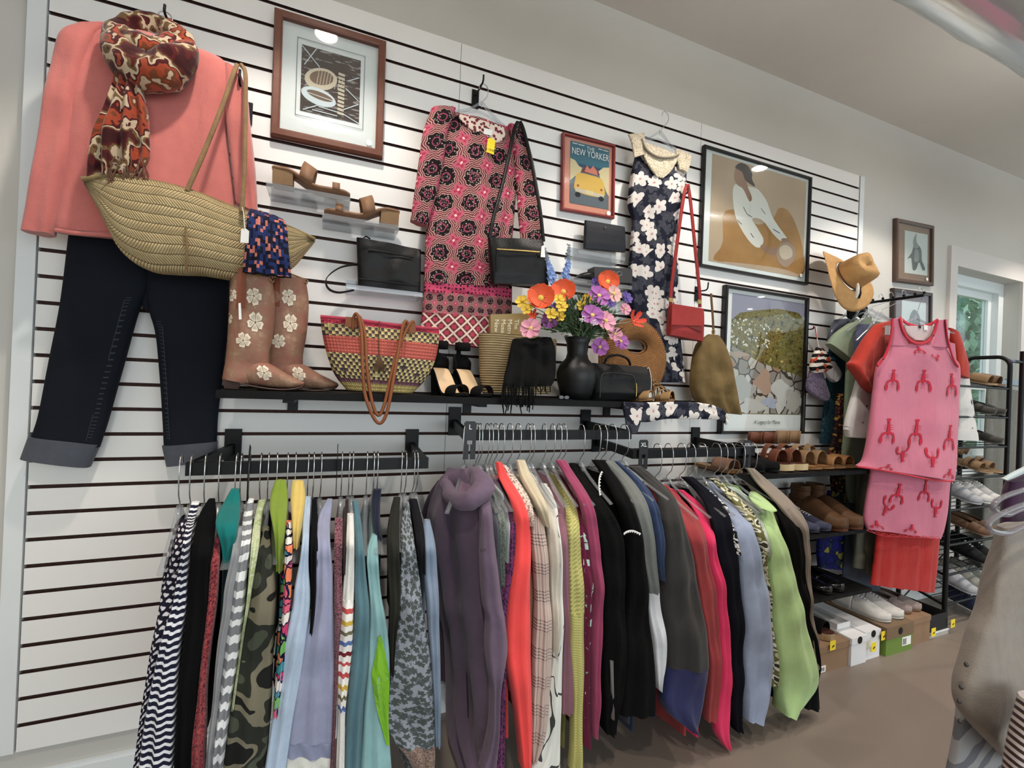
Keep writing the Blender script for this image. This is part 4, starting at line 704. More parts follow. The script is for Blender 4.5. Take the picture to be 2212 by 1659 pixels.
# ---------------------------------------------------------------- framed pictures
class Frame:
    def __init__(s, name, label, cor, bw, fd, fmat, mat_c, inner, print_m, group=None, cat='picture', mitre=True, y=-.004, mat_name='mat_board', pane=True):
        TL, TR, BR, BL = [P(*c, y-fd) for c in cor]; s.c = (TL+TR+BR+BL)/4; ex = nrm(TR-TL+BR-BL); w = np.linalg.norm(TR-TL+BR-BL)/2; ez = nrm(np.cross(ex, (0, 1, 0)))
        if ez[2] < 0: ez = -ez
        h = np.linalg.norm(TL-BL+TR-BR)/2; s.ex, s.ez, s.w, s.h = ex, ez, w/2, h/2; s.yf = y-fd
        t = s.t = thing(name, label, cat, s.c-ez*h/2+V(0, fd/2, 0), group); m = MB()
        out = [(-1, -1), (1, -1), (1, 1), (-1, 1)]; b = bw
        for k in range(4):
            a0, a1 = out[k], out[(k+1) % 4]
            p = [s.q(a0[0]*s.w, a0[1]*s.h), s.q(a1[0]*s.w, a1[1]*s.h), s.q(a1[0]*(s.w-b), a1[1]*(s.h-b)), s.q(a0[0]*(s.w-b), a0[1]*(s.h-b))]
            r_ = V(0, fd*.25, 0); lip = [p[0]*.88+p[3]*.12, p[1]*.88+p[2]*.12]
            m.hexa([p[0]+r_, p[1]+r_, p[2]+r_, p[3]+r_] and [p[0]+V(0, fd, 0), p[1]+V(0, fd, 0), p[2]+V(0, fd, 0), p[3]+V(0, fd, 0), p[0]+r_, p[1]+r_, p[2]+V(0, .002, 0), p[3]+V(0, .002, 0)])
            m.hexa([p[0]+r_, p[1]+r_, p[2]+V(0, .002, 0), p[3]+V(0, .002, 0), p[0]*.82+p[3]*.18, p[1]*.82+p[2]*.18, p[1]*.2+p[2]*.8, p[0]*.2+p[3]*.8])
        m.build('frame', fmat, t)
        s.lay = fd*.62; m = MB(); m.prism([s.q(sx*(s.w-b*.6), sz*(s.h-b*.6), s.lay+.002) for sx, sz in out], (0, .003, 0)); m.build(mat_name, flat('mat_%d_%d_%d' % mat_c, mat_c, .85), t)
        # inner picture area: from photo corners of the print
        cx = [s.local(*c) for c in inner]; s.u0 = (cx[0][0]+cx[3][0])/2; s.u1 = (cx[1][0]+cx[2][0])/2; s.v1 = (cx[0][1]+cx[1][1])/2; s.v0 = (cx[2][1]+cx[3][1])/2
        s.m = MB(); s.mats = [print_m]; s.n = 0
        s.m.prism([s.uv(0, 0, 0), s.uv(1, 0, 0), s.uv(1, 1, 0), s.uv(0, 1, 0)], (0, .0006, 0)); s.b = b; s.fd = fd
        if pane: m = MB(); m.prism([s.q(sx*(s.w-b*.7), sz*(s.h-b*.7), fd*.30) for sx, sz in out], (0, .0015, 0)); s.pane = m
        else: s.pane = None
    def q(s, u, v, d=0): return s.c+s.ex*u+s.ez*v+V(0, s.yf+d-s.c[1], 0)
    def local(s, x, y): p = P(x, y, s.yf+s.lay)-s.c; return p.dot(s.ex), p.dot(s.ez)
    def uv(s, a, b, n): return s.q(s.u0+(s.u1-s.u0)*a, s.v0+(s.v1-s.v0)*b, s.lay+.0008-n*.0003)
    def poly(s, pts, m, smooth=False, n=None):
        s.n += 1
        if smooth: pts = smooth_loop(pts)
        if m not in s.mats: s.mats.append(m)
        s.m.face([s.uv(a, b, s.n*.5) for a, b in pts], s.mats.index(m))
    def line(s, pts, w, m):
        pts = np.array(pts, float); asp = (s.u1-s.u0)/(s.v1-s.v0)
        d = np.gradient(pts, axis=0); nn = np.stack([-d[:, 1]/asp, d[:, 0]*asp], 1); nn /= np.linalg.norm(nn*np.array((asp, 1.)), axis=1)[:, None]+1e-9
        L = pts+nn*w/2; R = pts-nn*w/2; s.n += .2
        if m not in s.mats: s.mats.append(m)
        for k in range(len(pts)-1): s.m.face([s.uv(*L[k], s.n*.5), s.uv(*R[k], s.n*.5), s.uv(*R[k+1], s.n*.5), s.uv(*L[k+1], s.n*.5)], s.mats.index(m))
    def px(s, x, y):
        u, v = s.local(x, y); return (u-s.u0)/(s.u1-s.u0), (v-s.v0)/(s.v1-s.v0)
    def done(s, dot=None):
        s.m.build('print', s.mats, s.t)
        if dot:
            c = P(*dot, s.yf+s.fd*.28); m = MB(); m.prism([c+s.ex*cos(a)*.0105+s.ez*sin(a)*.0105 for a in np.linspace(0, 2*pi, 20)[:-1]], (0, .0006, 0)); m.build('price_sticker', WHITE, s.t)
        if s.pane: s.pane.build('glass_pane', GLASS, s.t)
def woodm(name, c1, c2, rough=.35):
    M = Mt(name, rough, .4); u = M.uv(obj=True); n = M.noise(M.uv((6, 6, 6), obj=True), 3, 5, .6, 1.5)[0]; M.base(M.mix(n, c1, c2)); return M.m
gfr = 'framed pictures on the wall'
# woodcut print
M = Mt('woodcut_ink', .9, .1); u = M.uv(obj=True); l_ = M.noise(M.uv((9, 9, 50), rot=.6, obj=True), 3, 3)[0]
M.base(M.mix(M.ma('GREATER_THAN', l_, .6), M.mix(M.noise(u, 9, 2)[0], (70, 62, 62), (92, 74, 66)), (150, 142, 138))); ink = M.m
fr = Frame('framed_woodcut', 'wood-framed woodcut print with wide white mat at the top', [(592, 10), (836, 88), (826, 338), (584, 290)], .026, .028, woodm('walnut_frame', (128, 70, 46), (84, 44, 32)), (232, 232, 230), [(652, 96), (780, 130), (775, 268), (648, 238)], ink, gfr)
pale = flat('ink_pale', (206, 214, 218), .9); cream = flat('ink_cream', (206, 190, 166), .9); dk = flat('ink_dark', (40, 36, 40), .9); brn = flat('ink_brown', (120, 96, 78), .9)
fr.poly([(.05+.28+.27*cos(a), .55+.17*sin(a)+.04*cos(a)) for a in np.linspace(0, 2*pi, 28)[:-1]], cream); fr.poly([(.34+.2*cos(a), .57+.11*sin(a)+.03*cos(a)) for a in np.linspace(0, 2*pi, 28)[:-1]], brn)
for k in range(9): fr.line([(.26+.05*k, .45), (.3+.05*k, .72-.01*k)], .008, cream)
fr.poly([(.3+.29*cos(a), .27+.13*sin(a)-.03*cos(a)) for a in np.linspace(0, 2*pi, 30)[:-1]], pale); fr.poly([(.32+.22*cos(a), .29+.06*sin(a)-.025*cos(a)) for a in np.linspace(0, 2*pi, 20)[:-1]], brn); fr.line([(.1, .3), (.54, .26)], .01, pale)
for k in range(11): fr.poly([(.62, .08+.06*k), (.73, .07+.06*k), (.73, .11+.06*k), (.62, .12+.06*k)], cream)
for a, b in (((.0, .98), (.3, .72)), ((.05, .7), (.25, 1)), ((.98, .72), (.78, .62)), ((.7, .1), (1, .0)), ((.72, .16), (.98, .3)), ((.05, .02), (.3, .14)), ((.3, .12), (.62, .1)), ((.75, .5), (.98, .35)), ((.2, .05), (.62, .04))): fr.line([a, b], .014, pale)
fr.line([(-.07, -.08), (1.07, -.08), (1.07, 1.08), (-.07, 1.08), (-.07, -.08)], .012, flat('mat_bevel', (120, 126, 128), .8)); fr.done((797, 308))
# magazine cover print
yk = Frame('framed_magazine_cover', 'red-framed magazine cover with a yellow car', [(1219, 284), (1333, 313), (1326, 471), (1212, 452)], .010, .02, flat('red_lacquer', (140, 44, 42), .35), (228, 146, 122), [(1234, 302), (1318, 325), (1313, 453), (1229, 437)], flat('cover_teal', (52, 112, 132), .8), gfr)
cl = flat('cover_cream', (222, 200, 150), .8); rd = flat('cover_road', (98, 106, 114), .8); sea = flat('cover_sea', (38, 72, 106), .8); yl = flat('cover_yellow', (226, 176, 70), .8)
yk.poly([(0, .48), (1, .55), (1, .66), (0, .66)], sea); yk.poly([(0, 0), (1, 0), (1, .35), (.7, .62), (.32, .62), (0, .4)], rd)
yk.poly([(0, .36), (0, .72), (.12, .7), (.22, .62), (.3, .6), (.26, .52), (.12, .44)], cl); yk.poly([(1, .22), (1, .70), (.85, .68), (.72, .60), (.76, .5), (.85, .42), (.92, .3)], cl)
yk.poly([(.28, .53), (.34, .62), (.7, .62), (.76, .54)], flat('cover_maroon', (120, 52, 60), .8)); yk.poly([(.36, .55), (.42, .66), (.5, .6), (.58, .67), (.68, .6), (.7, .53)], flat('cover_salmon', (222, 120, 96), .8))
yk.poly([(.14, .22), (.12, .36), (.2, .5), (.5, .51), (.8, .48), (.88, .34), (.86, .2), (.5, .17)], yl, True); yk.poly([(.13, .2), (.87, .17), (.86, .23), (.14, .26)], cream); yk.poly([(.4, .2), (.6, .19), (.6, .25), (.4, .26)], cl)
for x in (.2, .8): yk.poly([(x+.07*cos(a), .155+.04*sin(a)) for a in np.linspace(0, 2*pi, 14)[:-1]], dk); yk.poly([(x+.03*cos(a), .3+.02*sin(a)) for a in np.linspace(0, 2*pi, 10)[:-1]], flat('tail_lamp', (170, 50, 40), .6))
yk.done((1315, 461)); tw = flat('title_white', (238, 238, 232), .8)
hw = (yk.u1-yk.u0)
text_mb('THE', hw*.11, yk.uv(.5, .925, 14), yk.ex, yk.ez).build('lettering', tw, yk.t); text_mb('NEW YORKER', hw*.205, yk.uv(.5, .835, 14), yk.ex, yk.ez, sx=.73).build('lettering', tw, yk.t)

m = MB()
for u0, u1, v in ((.04, .17, .955), (.19, .34, .952), (.70, .80, .955), (.82, .96, .952)): m.face([yk.uv(u0, v, 14), yk.uv(u1, v, 14), yk.uv(u1, v+.012, 14), yk.uv(u0, v+.012, 14)])
m.build('fine_print', tw, yk.t)
# print of a seated figure in white
M = Mt('tan_wash', .9, .1); u = M.uv(obj=True); M.base(M.mix(M.noise(u, 3, 3)[0], (206, 180, 148), (172, 144, 122)))
sf = Frame('framed_figure_print', 'large black-framed print of a seated figure in a white blouse', [(1524, 310), (1758, 384), (1745, 614), (1513, 575)], .012, .022, flat('black_frame', (24, 22, 22), .4), (226, 228, 224), [(1540, 330), (1744, 394), (1733, 600), (1530, 563)], M.m, gfr)
S = lambda L: [sf.px(1150+x/3.16, 200+y/3.16) for x, y in L]
M = Mt('ochre_wash', .9, .1); u = M.uv(obj=True); M.base(M.mix(M.noise(u, 9, 4)[0], (196, 146, 84), (150, 104, 62))); och = M.m; blo = flat('blouse_white', (226, 220, 208), .9); skn = flat('figure_skin', (158, 118, 94), .9); hr = flat('figure_hair', (66, 54, 52), .9)
sf.poly(S([(1235, 1140), (1300, 1030), (1300, 850), (1340, 800), (1430, 810), (1500, 880), (1560, 900), (1650, 850), (1680, 790), (1740, 800), (1800, 900), (1850, 1080), (1850, 1240), (1700, 1200), (1400, 1160)]), och, True)
sf.poly(S([(1370, 660), (1400, 620), (1470, 640), (1540, 660), (1600, 740), (1640, 850), (1700, 940), (1740, 1000), (1700, 1015), (1640, 960), (1570, 870), (1500, 860), (1540, 930), (1580, 1010), (1540, 1060), (1470, 1000), (1400, 880), (1375, 780)]), blo, True)
sf.poly(S([(1380, 540), (1400, 500), (1440, 500), (1455, 560), (1470, 640), (1500, 720), (1480, 740), (1440, 660), (1400, 630), (1378, 590)]), skn, True); sf.poly(S([(1385, 510), (1420, 480), (1470, 500), (1500, 550), (1500, 590), (1520, 640), (1480, 620), (1450, 590), (1430, 540)]), hr, True)
sf.poly(S([(1560, 1040), (1640, 1060), (1690, 1060), (1660, 1110), (1590, 1090)]), skn, True); sf.poly(S([(1700, 1000), (1745, 1000), (1790, 1060), (1770, 1100), (1720, 1050)]), skn, True)
sf.poly(S([(1690, 1040), (1740, 1020), (1790, 1060), (1790, 1130), (1740, 1190), (1690, 1170), (1665, 1110)]), flat('figure_pot', (170, 140, 118), .9), True); sf.poly(S([(1690, 1060), (1730, 1040), (1770, 1070), (1770, 1120), (1720, 1140), (1690, 1110)]), flat('figure_pot_mouth', (206, 186, 160), .9), True)
for L in ([(1440, 780), (1465, 830), (1500, 850)], [(1560, 790), (1590, 830)], [(1400, 870), (1430, 900)], [(1640, 930), (1690, 960)], [(1490, 960), (1510, 990)]): sf.line(S(L), .006, hr)
sf.done((1731, 595))
# poster with painted hillside
M = Mt('hillside_paint', .9, .1); u = warp(M, M.uv(obj=True), .05, 14); x, y, z = M.sep(u); n1 = M.noise(u, 24, 5, .7)[0]
M.base(M.ramp(n1, [(0, (58, 52, 34)), (.40, (104, 92, 44)), (.47, (138, 122, 58)), (.54, (84, 84, 50)), (.60, (178, 150, 66)), (.66, (206, 190, 120))])); hill = M.m
M = Mt('rock_paint', .9, .1); u = warp(M, M.uv(obj=True), .04, 10); c_ = M.vor(u, 15)[1]; e_ = M.vor(u, 15, 'DISTANCE_TO_EDGE')[0]
M.base(M.mix(M.ma('LESS_THAN', e_, .045), M.ramp(M.sep(c_)[0], [(0, (168, 158, 146)), (.25, (196, 186, 172)), (.5, (150, 140, 130)), (.68, (206, 198, 188)), (.85, (168, 132, 104))]), (70, 60, 52))); rock = M.m
po = Frame('framed_hillside_poster', 'black-framed poster of rocks and meadow reading A Legacy for Maine', [(1571, 617), (1751, 640), (1738, 940), (1558, 935)], .015, .028, flat('black_frame', 0), (236, 234, 230), [(1583, 634), (1741, 655), (1731, 927), (1571, 925)], WHITE, gfr)
po.poly([(0, .11), (1, .11), (1, 1), (0, 1)], flat('poster_sky', (150, 148, 168), .9)); po.poly([(0, .11), (1, .11), (1, .86), (.9, .92), (.6, .93), (.35, .9), (.1, .86), (0, .8)], hill); po.poly([(0, .115), (1, .115), (1, .40), (.9, .43), (.75, .45), (.55, .48), (.4, .5), (.2, .56), (0, .62)], rock)
rnd = random.Random(2); wd_ = flat('poster_daisy', (236, 232, 220), .9)
for k in range(90):
    a, b = rnd.uniform(0, .5), rnd.uniform(.62, .84); s_ = rnd.uniform(.004, .010)
    if b < .84-.1*a: po.poly([(a+s_*cos(q)*1.5, b+s_*sin(q)) for q in np.linspace(0, 2*pi, 7)[:-1]], wd_); po.n -= 1
for (a, b, w_, h_, c_) in ((.18, .3, .16, .2, (176, 172, 164)), (.45, .36, .14, .2, (186, 150, 126)), (.7, .28, .16, .22, (204, 198, 190)), (.3, .18, .2, .12, (198, 192, 182)), (.85, .22, .14, .2, (190, 180, 166)), (.1, .55, .14, .05, (176, 152, 132)), (.55, .2, .12, .1, (176, 178, 196))): po.poly([(a+w_*cos(q)*(.8+.3*sin(3*q+a*9)), b+h_/2*sin(q)*(.85+.2*cos(2*q+b*7))) for q in np.linspace(0, 2*pi, 16)[:-1]], flat('poster_rock_%d' % int(a*100), c_, .9), True)
po.done(); text_mb('A Legacy for Maine', .0300, po.uv(.5, .05, 20), po.ex, po.ez, shear=.25, sx=.82).build('lettering', flat('print_grey', (62, 60, 62), .8), po.t)
# two small pictures on the plain wall beyond
seal = flat('sketch_grey', (104, 108, 106), .9); seal2 = flat('sketch_light', (150, 154, 150), .9)
k1 = Frame('framed_animal_sketch', 'small brown-framed animal sketch hanging above the other one', [(1941, 470), (2021, 488), (2016, 617), (1935, 608)], .022, .025, woodm('brown_frame', (96, 70, 54), (70, 50, 40)), (152, 120, 98), [(1957, 497), (2007, 508), (2001, 596), (1952, 588)], flat('sketch_paper', (214, 216, 210), .9), gfr, y=.018)
k1.poly([(.35, .1), (.5, .12), (.62, .3), (.78, .12), (.9, .16), (.75, .36), (.72, .6), (.55, .72), (.38, .66), (.3, .5), (.12, .34), (.28, .36)], seal, True); k1.poly([(.4, .62), (.36, .8), (.5, .98), (.5, .8), (.6, .66)], seal2, True); k1.poly([(.42, .3), (.6, .34), (.6, .56), (.44, .58)], seal2, True); k1.done((2003, 603))
k2 = Frame('framed_sketch', 'lower small dark-framed sketch partly behind the clothes hangers', [(1934, 622), (2017, 632), (2013, 762), (1929, 757)], .022, .025, woodm('dark_brown_frame', (70, 54, 50), (48, 38, 36)), (112, 76, 72), [(1950, 648), (2002, 655), (1998, 740), (1946, 736)], flat('sketch_paper2', (206, 210, 206), .9), gfr, y=.018)
k2.poly([(.3, .1), (.7, .12), (.75, .6), (.5, .8), (.3, .55)], seal, True); k2.done()
# ------------------------------------------------------------------ dresses and bags on the slatwall
M = Mt('medallion_print', .85, .2)
def medallion(M, sc, rot=0):
    u = warp(M, M.uv((sc, sc, 1), rot=rot), .16, 2.2); x, y, _ = M.sep(u)
    def cell(ox, oy):
        a = M.ma('SUBTRACT', M.ma('FRACT', M.ma('ADD', x, ox)), .5); b = M.ma('SUBTRACT', M.ma('FRACT', M.ma('ADD', y, oy)), .5)
        r = M.ma('SQRT', M.ma('ADD', M.ma('MULTIPLY', a, a), M.ma('MULTIPLY', b, b))); an = M.ma('ARCTAN2', b, a); return r, an
    r1, a1 = cell(0, 0); r2, a2 = cell(.5, .5)
    w1 = M.ma('MULTIPLY', M.ma('SINE', M.ma('MULTIPLY', a1, 8.0)), .025); w2 = M.ma('MULTIPLY', M.ma('SINE', M.ma('MULTIPLY', a2, 4.0)), .06)
    blk = M.ma('LESS_THAN', M.ma('ADD', r1, w1), .335); dot = M.ma('LESS_THAN', M.vor(u, 13.0, 'F1', .6)[0], .34); ring = M.ma('LESS_THAN', M.ma('ABSOLUTE', M.ma('SUBTRACT', r1, .15)), .02)
    pk = M.ma('LESS_THAN', M.ma('ADD', r2, w2), .25); pk2 = M.ma('LESS_THAN', M.ma('ADD', r2, w2), .13); core = M.ma('LESS_THAN', r2, .05)
    bgc = M.ramp(M.ma('FRACT', M.ma('MULTIPLY', M.ma('ADD', r1, w1), 13.0)), [(0, (104, 40, 48)), (.34, (172, 104, 108)), (.52, (206, 182, 162)), (.72, (116, 44, 54))])
    fl_ = M.mix(dot, (20, 14, 18), M.ramp(M.sep(M.vor(u, 13.0)[1])[0], [(0, (170, 152, 138)), (.6, (150, 116, 118)), (.85, (198, 92, 116))]))
    c = M.mix(blk, bgc, M.mix(ring, fl_, (150, 60, 84))); c = M.mix(pk, c, M.ramp(M.ma('FRACT', M.ma('MULTIPLY', M.ma('ADD', r2, w2), 22.0)), [(0, (196, 76, 104)), (.5, (140, 36, 62)), (.75, (206, 130, 140))])); c = M.mix(pk2, c, (176, 46, 78)); return M.mix(core, c, (226, 196, 180))
M.base(medallion(M, 10.5)); M.bump(M.noise(M.uv(obj=True), 300, 2)[0], .2, .001); medm = M.m
M = Mt('pink_tile_border', .85, .2); M.base(medallion(M, 26, 0)); tilem = M.m
M = Mt('pink_dot_band', .85, .2); u = M.uv((70, 70, 1)); M.base(M.mix(M.ma('LESS_THAN', M.vor(u, 1.0, 'F1', .3)[0], .3), (188, 62, 96), (56, 24, 36))); bandm = M.m
M = Mt('lattice_border', .85, .2); u = M.uv((30, 30, 1), rot=.785); x, y, _ = M.sep(u); d1 = M.ma('ABSOLUTE', M.ma('SUBTRACT', M.ma('FRACT', x), .5)); d2 = M.ma('ABSOLUTE', M.ma('SUBTRACT', M.ma('FRACT', y), .5))
M.base(M.mix(M.ma('GREATER_THAN', M.ma('MAXIMUM', d1, d2), .40), M.mix(M.ma('LESS_THAN', M.ma('ADD', d1, d2), .34), (112, 52, 56), (184, 60, 84)), (228, 202, 182))); latm = M.m
peg(1044, 163, .10, 'black faceout arm at the top above the pink and black dress')
wall_hanger((1045, 188), (960, 240), (1125, 296), -.075, 'clear hanger inside the pink and black patterned dress', (1040, 232))
t = thing('patterned_dress', 'pink, burgundy and black medallion print dress on the middle slatwall', 'dress', P(1005, 745, -.08))
dr = [(972, 240, 1105, 277), (946, 285, 1118, 312), (936, 350, 1118, 372), (928, 430, 1112, 440), (919, 520, 1105, 530), (916, 612, 1105, 625)]
m = MB(); m.loft(rows2(dr, -.075), [.02, .05, .06, .055, .05, .05], (0, -1, 0), 44, 50, (2, .008, 1), wob=.014, wf=8, p=.5); bd = m.build('body', medm, t)
for nm, rr, mm in (('dotted_band', [(916, 612, 1105, 625), (915, 632, 1105, 645)], bandm), ('tile_border', [(915, 632, 1105, 645), (912, 676, 1104, 690)], tilem), ('lattice_border', [(912, 676, 1104, 690), (905, 738, 1103, 757)], latm)):
    m = MB(); m.loft(rows2(rr, -.075), [.052, .052], (0, -1, 0), 44, 10, (2, .010, 1), wob=.012, wf=8, p=.5); m.build(nm, mm, t)
for rr in ([(932, 234, 984, 236), (914, 285, 966, 290), (905, 345, 958, 350), (896, 410, 944, 415), (886, 478, 922, 490)], [(1098, 268, 1132, 284), (1108, 330, 1148, 340), (1116, 400, 1160, 405), (1120, 465, 1170, 466), (1126, 525, 1174, 520)]):
    m = MB(); m.loft(rows2(rr, -.092), [.04, .05, .05, .045, .04], (0, -1, 0), 24, 30, (1.2, .004, 0), wob=.012, wf=9); m.build('sleeve', medm, t)
M = Mt('cream_medallion', .85, .2); u = M.uv(obj=True); M.base(M.mix(M.ma('LESS_THAN', M.vor(u, 70)[0], .42), (230, 208, 190), (122, 46, 56)))
m = MB(); m.loft(rows2([(985, 246, 1088, 275), (1002, 268, 1092, 292), (1030, 290, 1085, 304), (1048, 302, 1072, 309)], -.1), .012, (0, -1, 0), 20, 14); m.build('neckline_facing', M.m, t)
m = MB(); m.prism(pth([(1046, 276), (1064, 281), (1062, 293), (1045, 289)], -.113), (0, .001, 0)); m.build('label', WHITE, t)
m = MB(); m.prism(pth([(1054, 300), (1058, 297), (1070, 303), (1067, 334), (1050, 328)], -.122), (0, .001, 0)); tg = m.build('price_tag', YEL, t)
text_mb('$ 10.00', .012, P(1059, 324, -.1225), (1, 0, -.06), (0, 0, 1)).build('lettering', flat('tag_black', (30, 28, 20), .8), tg)
# black bag hung over the dress
blk = leather('black_leather', (14, 13, 14)); blk2 = leather('soft_black_leather', (17, 16, 16), .42, 220)
def soft_bag(t, cor, Y, th, mat, nm='body', wob=.008):
    TL, TR, BR, BL = cor; m = MB(); n = 9
    rows = [(TL[0]+(BL[0]-TL[0])*f, TL[1]+(BL[1]-TL[1])*f, TR[0]+(BR[0]-TR[0])*f, TR[1]+(BR[1]-TR[1])*f) for f in np.linspace(0, 1, n)]
    s = m.loft(rows2(rows, Y), [th*.55, th*.85, th, th, th*1.05, th*.8], (0, -1, 0), 36, 30, None, p=.32, wob=wob, wf=14); m.build(nm, mat, t); return s
peg(1121, 270, .11, 'black peg holding the black bag over the patterned dress', False, .03)
t = thing('black_crossbody_bag', 'black leather crossbody bag with gold zip hanging over the dress', 'handbag', P(1118, 615, -.14)); s = soft_bag(t, [(1054, 514), (1172, 520), (1183, 617), (1062, 614)], -.15, .05, blk)
m = MB(); m.tube(pth([(1073, 538), (1120, 541), (1172, 545)], -.183), 1, 6, flat=(.006, .004), wdir=(0, 0, 1), res=8); z = m.build('zip', BRASS, t)
m = MB(); m.tube(pth([(1076, 540, -.186), (1073, 560, -.186), (1074, 585, -.184)]), 1, 6, flat=(.007, .003), wdir=(1, 0, 0), res=8); m.build('zip_pull', blk, z)
for pp in ([(1057, 518, -.15), (1066, 470, -.145), (1090, 380, -.13), (1110, 285, -.118), (1119, 262, -.11)], [(1174, 522, -.15), (1166, 450, -.145), (1150, 360, -.13), (1132, 285, -.12), (1123, 262, -.11)]):
    m = MB(); m.tube(pth(pp), 1, 6, flat=(.015, .003), wdir=(.9, -.4, 0), res=24); m.build('strap', blk, t)
m = MB(); m.prism(pth([(1170, 532), (1176, 529), (1178, 556), (1168, 555)], -.19), (0, .001, 0)); m.build('price_tag', WHITE, t)
# acrylic ledges with shoes, bags, wallet
def acrylic(px0, px1, y, Yd, lb, lip=True):
    a, b = P(*px0, -Yd), P(*px1, -Yd); z = min(a[2], b[2]); t = thing('acrylic_ledge', lb, 'shelf', ((a[0]+b[0])/2, -Yd/2, z), 'clear acrylic ledges on the slatwall'); m = MB()
    m.box((a[0], -Yd, z-.0025), (b[0], -.001, z)); m.box((a[0], -.003, z), (b[0], -.0005, z+.05)); m.build('tray', CLEARP, t)
    if lip: m = MB(); m.box((a[0], -Yd-.0025, z-.0025), (b[0], -Yd, z+.013)); m.build('lip', CLEARP, t)
    return z
tanl = leather('tan_leather', (160, 116, 84), .5, 130); tanw = leather('tan_wrapped_heel', (150, 114, 76), .5, 300)
def mule(a, b, heel_at_start, lb, name='heeled_mule'):
    """block heel mule standing with its sole from photo point a to b, seen from the side"""
    A_, B_ = P(*a, -.075), P(*b, -.075); d = B_-A_; L = np.linalg.norm(d); ex = d/L; up = nrm(np.cross(ex, (0, 1, 0))); up = up if up[2] > 0 else -up; W = V(0, -1, 0)
    H = lambda f: .046*(1-min(max((f-.12)/.5, 0), 1)**1.0*1)*(1 if f < .62 else 0)+.009 if True else 0
    t = thing(name, lb, 'shoe', (A_+B_)/2, 'tan heeled mules on acrylic ledges'); f_ = (lambda f: f) if heel_at_start else (lambda f: 1-f)
    ht = lambda f: .055-.043*(lambda q: q*q*(3-2*q))(min(max((f-.15)/.45, 0), 1)); wd = lambda f: .056+.026*sin(min(f/.8, 1)*pi/2)-.05*max(0, (f-.86)/.14)**2
    m = MB(); rings = []
    for f in np.linspace(0, 1, 30):
        c = A_+d*f_(f); z1 = ht(f); w = wd(f)*(.75 if f < .03 else 1); rings.append([c+up*(z1-.008)+W*(-w/2), c+up*(z1-.008)+W*w/2, c+up*z1+W*w/2, c+up*z1-W*w/2])
    m.grid(rings, lambda i, j: (i*.02, j*.01), True); m.face(rings[0]); m.face(rings[-1][::-1]); m.build('sole', tanl, t)
    m = MB(); q = []
    for f, z in ((0, .048), (.27, .045)): q.append((f, z))
    c0, c1 = A_+d*f_(.01), A_+d*f_(.26); m.hexa([c0-W*.024, c0+W*.024, c1+W*.028, c1-W*.028, c0-W*.027+up*.047, c0+W*.027+up*.047, c1+W*.03+up*.044, c1-W*.03+up*.044]); m.build('heel', tanw, t)
    for f0, f1, hh in ((.34, .5, .062), (.76, .86, .034)):
        m = MB(); rg = []
        for a_ in np.linspace(0, pi, 15):
            row = []
            for f in (f0, f1): w = wd(f)/2+.003; row.append(A_+d*f_(f+(.06*sin(a_) if f0 < .5 else 0))+W*w*cos(a_)+up*(ht(f)-.006+hh*sin(a_)**.8))
            rg.append(row)
        m.grid(rg, lambda i, j: (i*.04, j*.01)); m.build('strap', tanl, t, solid=.003)
acrylic((575, 402), (757, 432), 0, .125, 'clear acrylic ledge under the upper tan mule'); mule((588, 401), (756, 429), True, 'tan block-heel mule on the upper acrylic ledge')
acrylic((696, 466), (862, 496), 0, .125, 'clear acrylic ledge under the lower tan mule'); mule((700, 463), (860, 493), False, 'tan block-heel mule on the lower acrylic ledge')
acrylic((748, 622), (913, 637), 0, .11, 'clear acrylic ledge under the black zip bag')
t = thing('black_zip_bag', 'black leather shoulder bag with front zip standing on an acrylic ledge', 'handbag', P(840, 628, -.06)); soft_bag(t, [(770, 514), (909, 541), (907, 634), (773, 621)], -.06, .06, blk2, wob=.014)
m = MB(); m.tube(pth([(795, 540), (840, 546), (894, 556)], -.092), 1, 6, flat=(.006, .003), wdir=(0, 0, 1), res=8); m.build('zip', BLACK, t)
m = MB(); m.tube(pth([(776, 602), (840, 610), (905, 618)], -.094), 1, 6, flat=(.004, .003), wdir=(0, 0, 1), res=8); m.build('seam', blk, t)
m = MB(); m.tube(pth([(776, 570, -.06), (735, 578, -.07), (706, 600, -.08), (708, 622, -.085), (730, 632, -.09), (765, 627, -.1)]), 1, 6, flat=(.017, .003), wdir=(.2, -1, .2), res=26); m.build('strap', blk, t)
m = MB(); m.tube(pth([(783, 517, -.06), (790, 511, -.06), (800, 516, -.06)]), 1, 6, flat=(.012, .003), wdir=(0, -1, 0), res=10); m.build('top_loop', blk, t)
acrylic((1250, 546), (1350, 549), 0, .1, 'clear acrylic ledge under the dark blue wallet'); 
t = thing('dark_wallet', 'dark navy wallet with small emblem leaning on an acrylic ledge', 'wallet', P(1305, 540, -.05)); soft_bag(t, [(1263, 476), (1349, 491), (1350, 545), (1261, 537)], -.045, .028, leather('navy_grain_leather', (34, 36, 44), .5, 300), wob=.002)
em_ = P(1308, 491, -.062); m = MB(); m.prism([em_+V(-.006, 0, .004), em_+V(0, 0, -.006), em_+V(.004, 0, .006), em_+V(.001, 0, .001)], (0, -.001, 0)); m.build('emblem', CHROME, t)
acrylic((1235, 606), (1365, 614), 0, .12, 'clear acrylic ledge under the eyeglass case')
t = thing('eyeglass_case', 'dark grey box with printed eyeglasses outline on an acrylic ledge', 'case', P(1325, 605, -.06)); m = MB()
a, b, c, d = P(1284, 576, -.09), P(1366, 581, -.09), P(1366, 612, -.09), P(1284, 606, -.09); m.hexa([d, c, c+V(0, .055, 0), d+V(0, .055, 0), a, b, b+V(0, .055, 0), a+V(0, .055, 0)]); m.build('box', flat('charcoal_card', (52, 50, 50), .55), t)
m = MB(); gx = nrm(b-a)
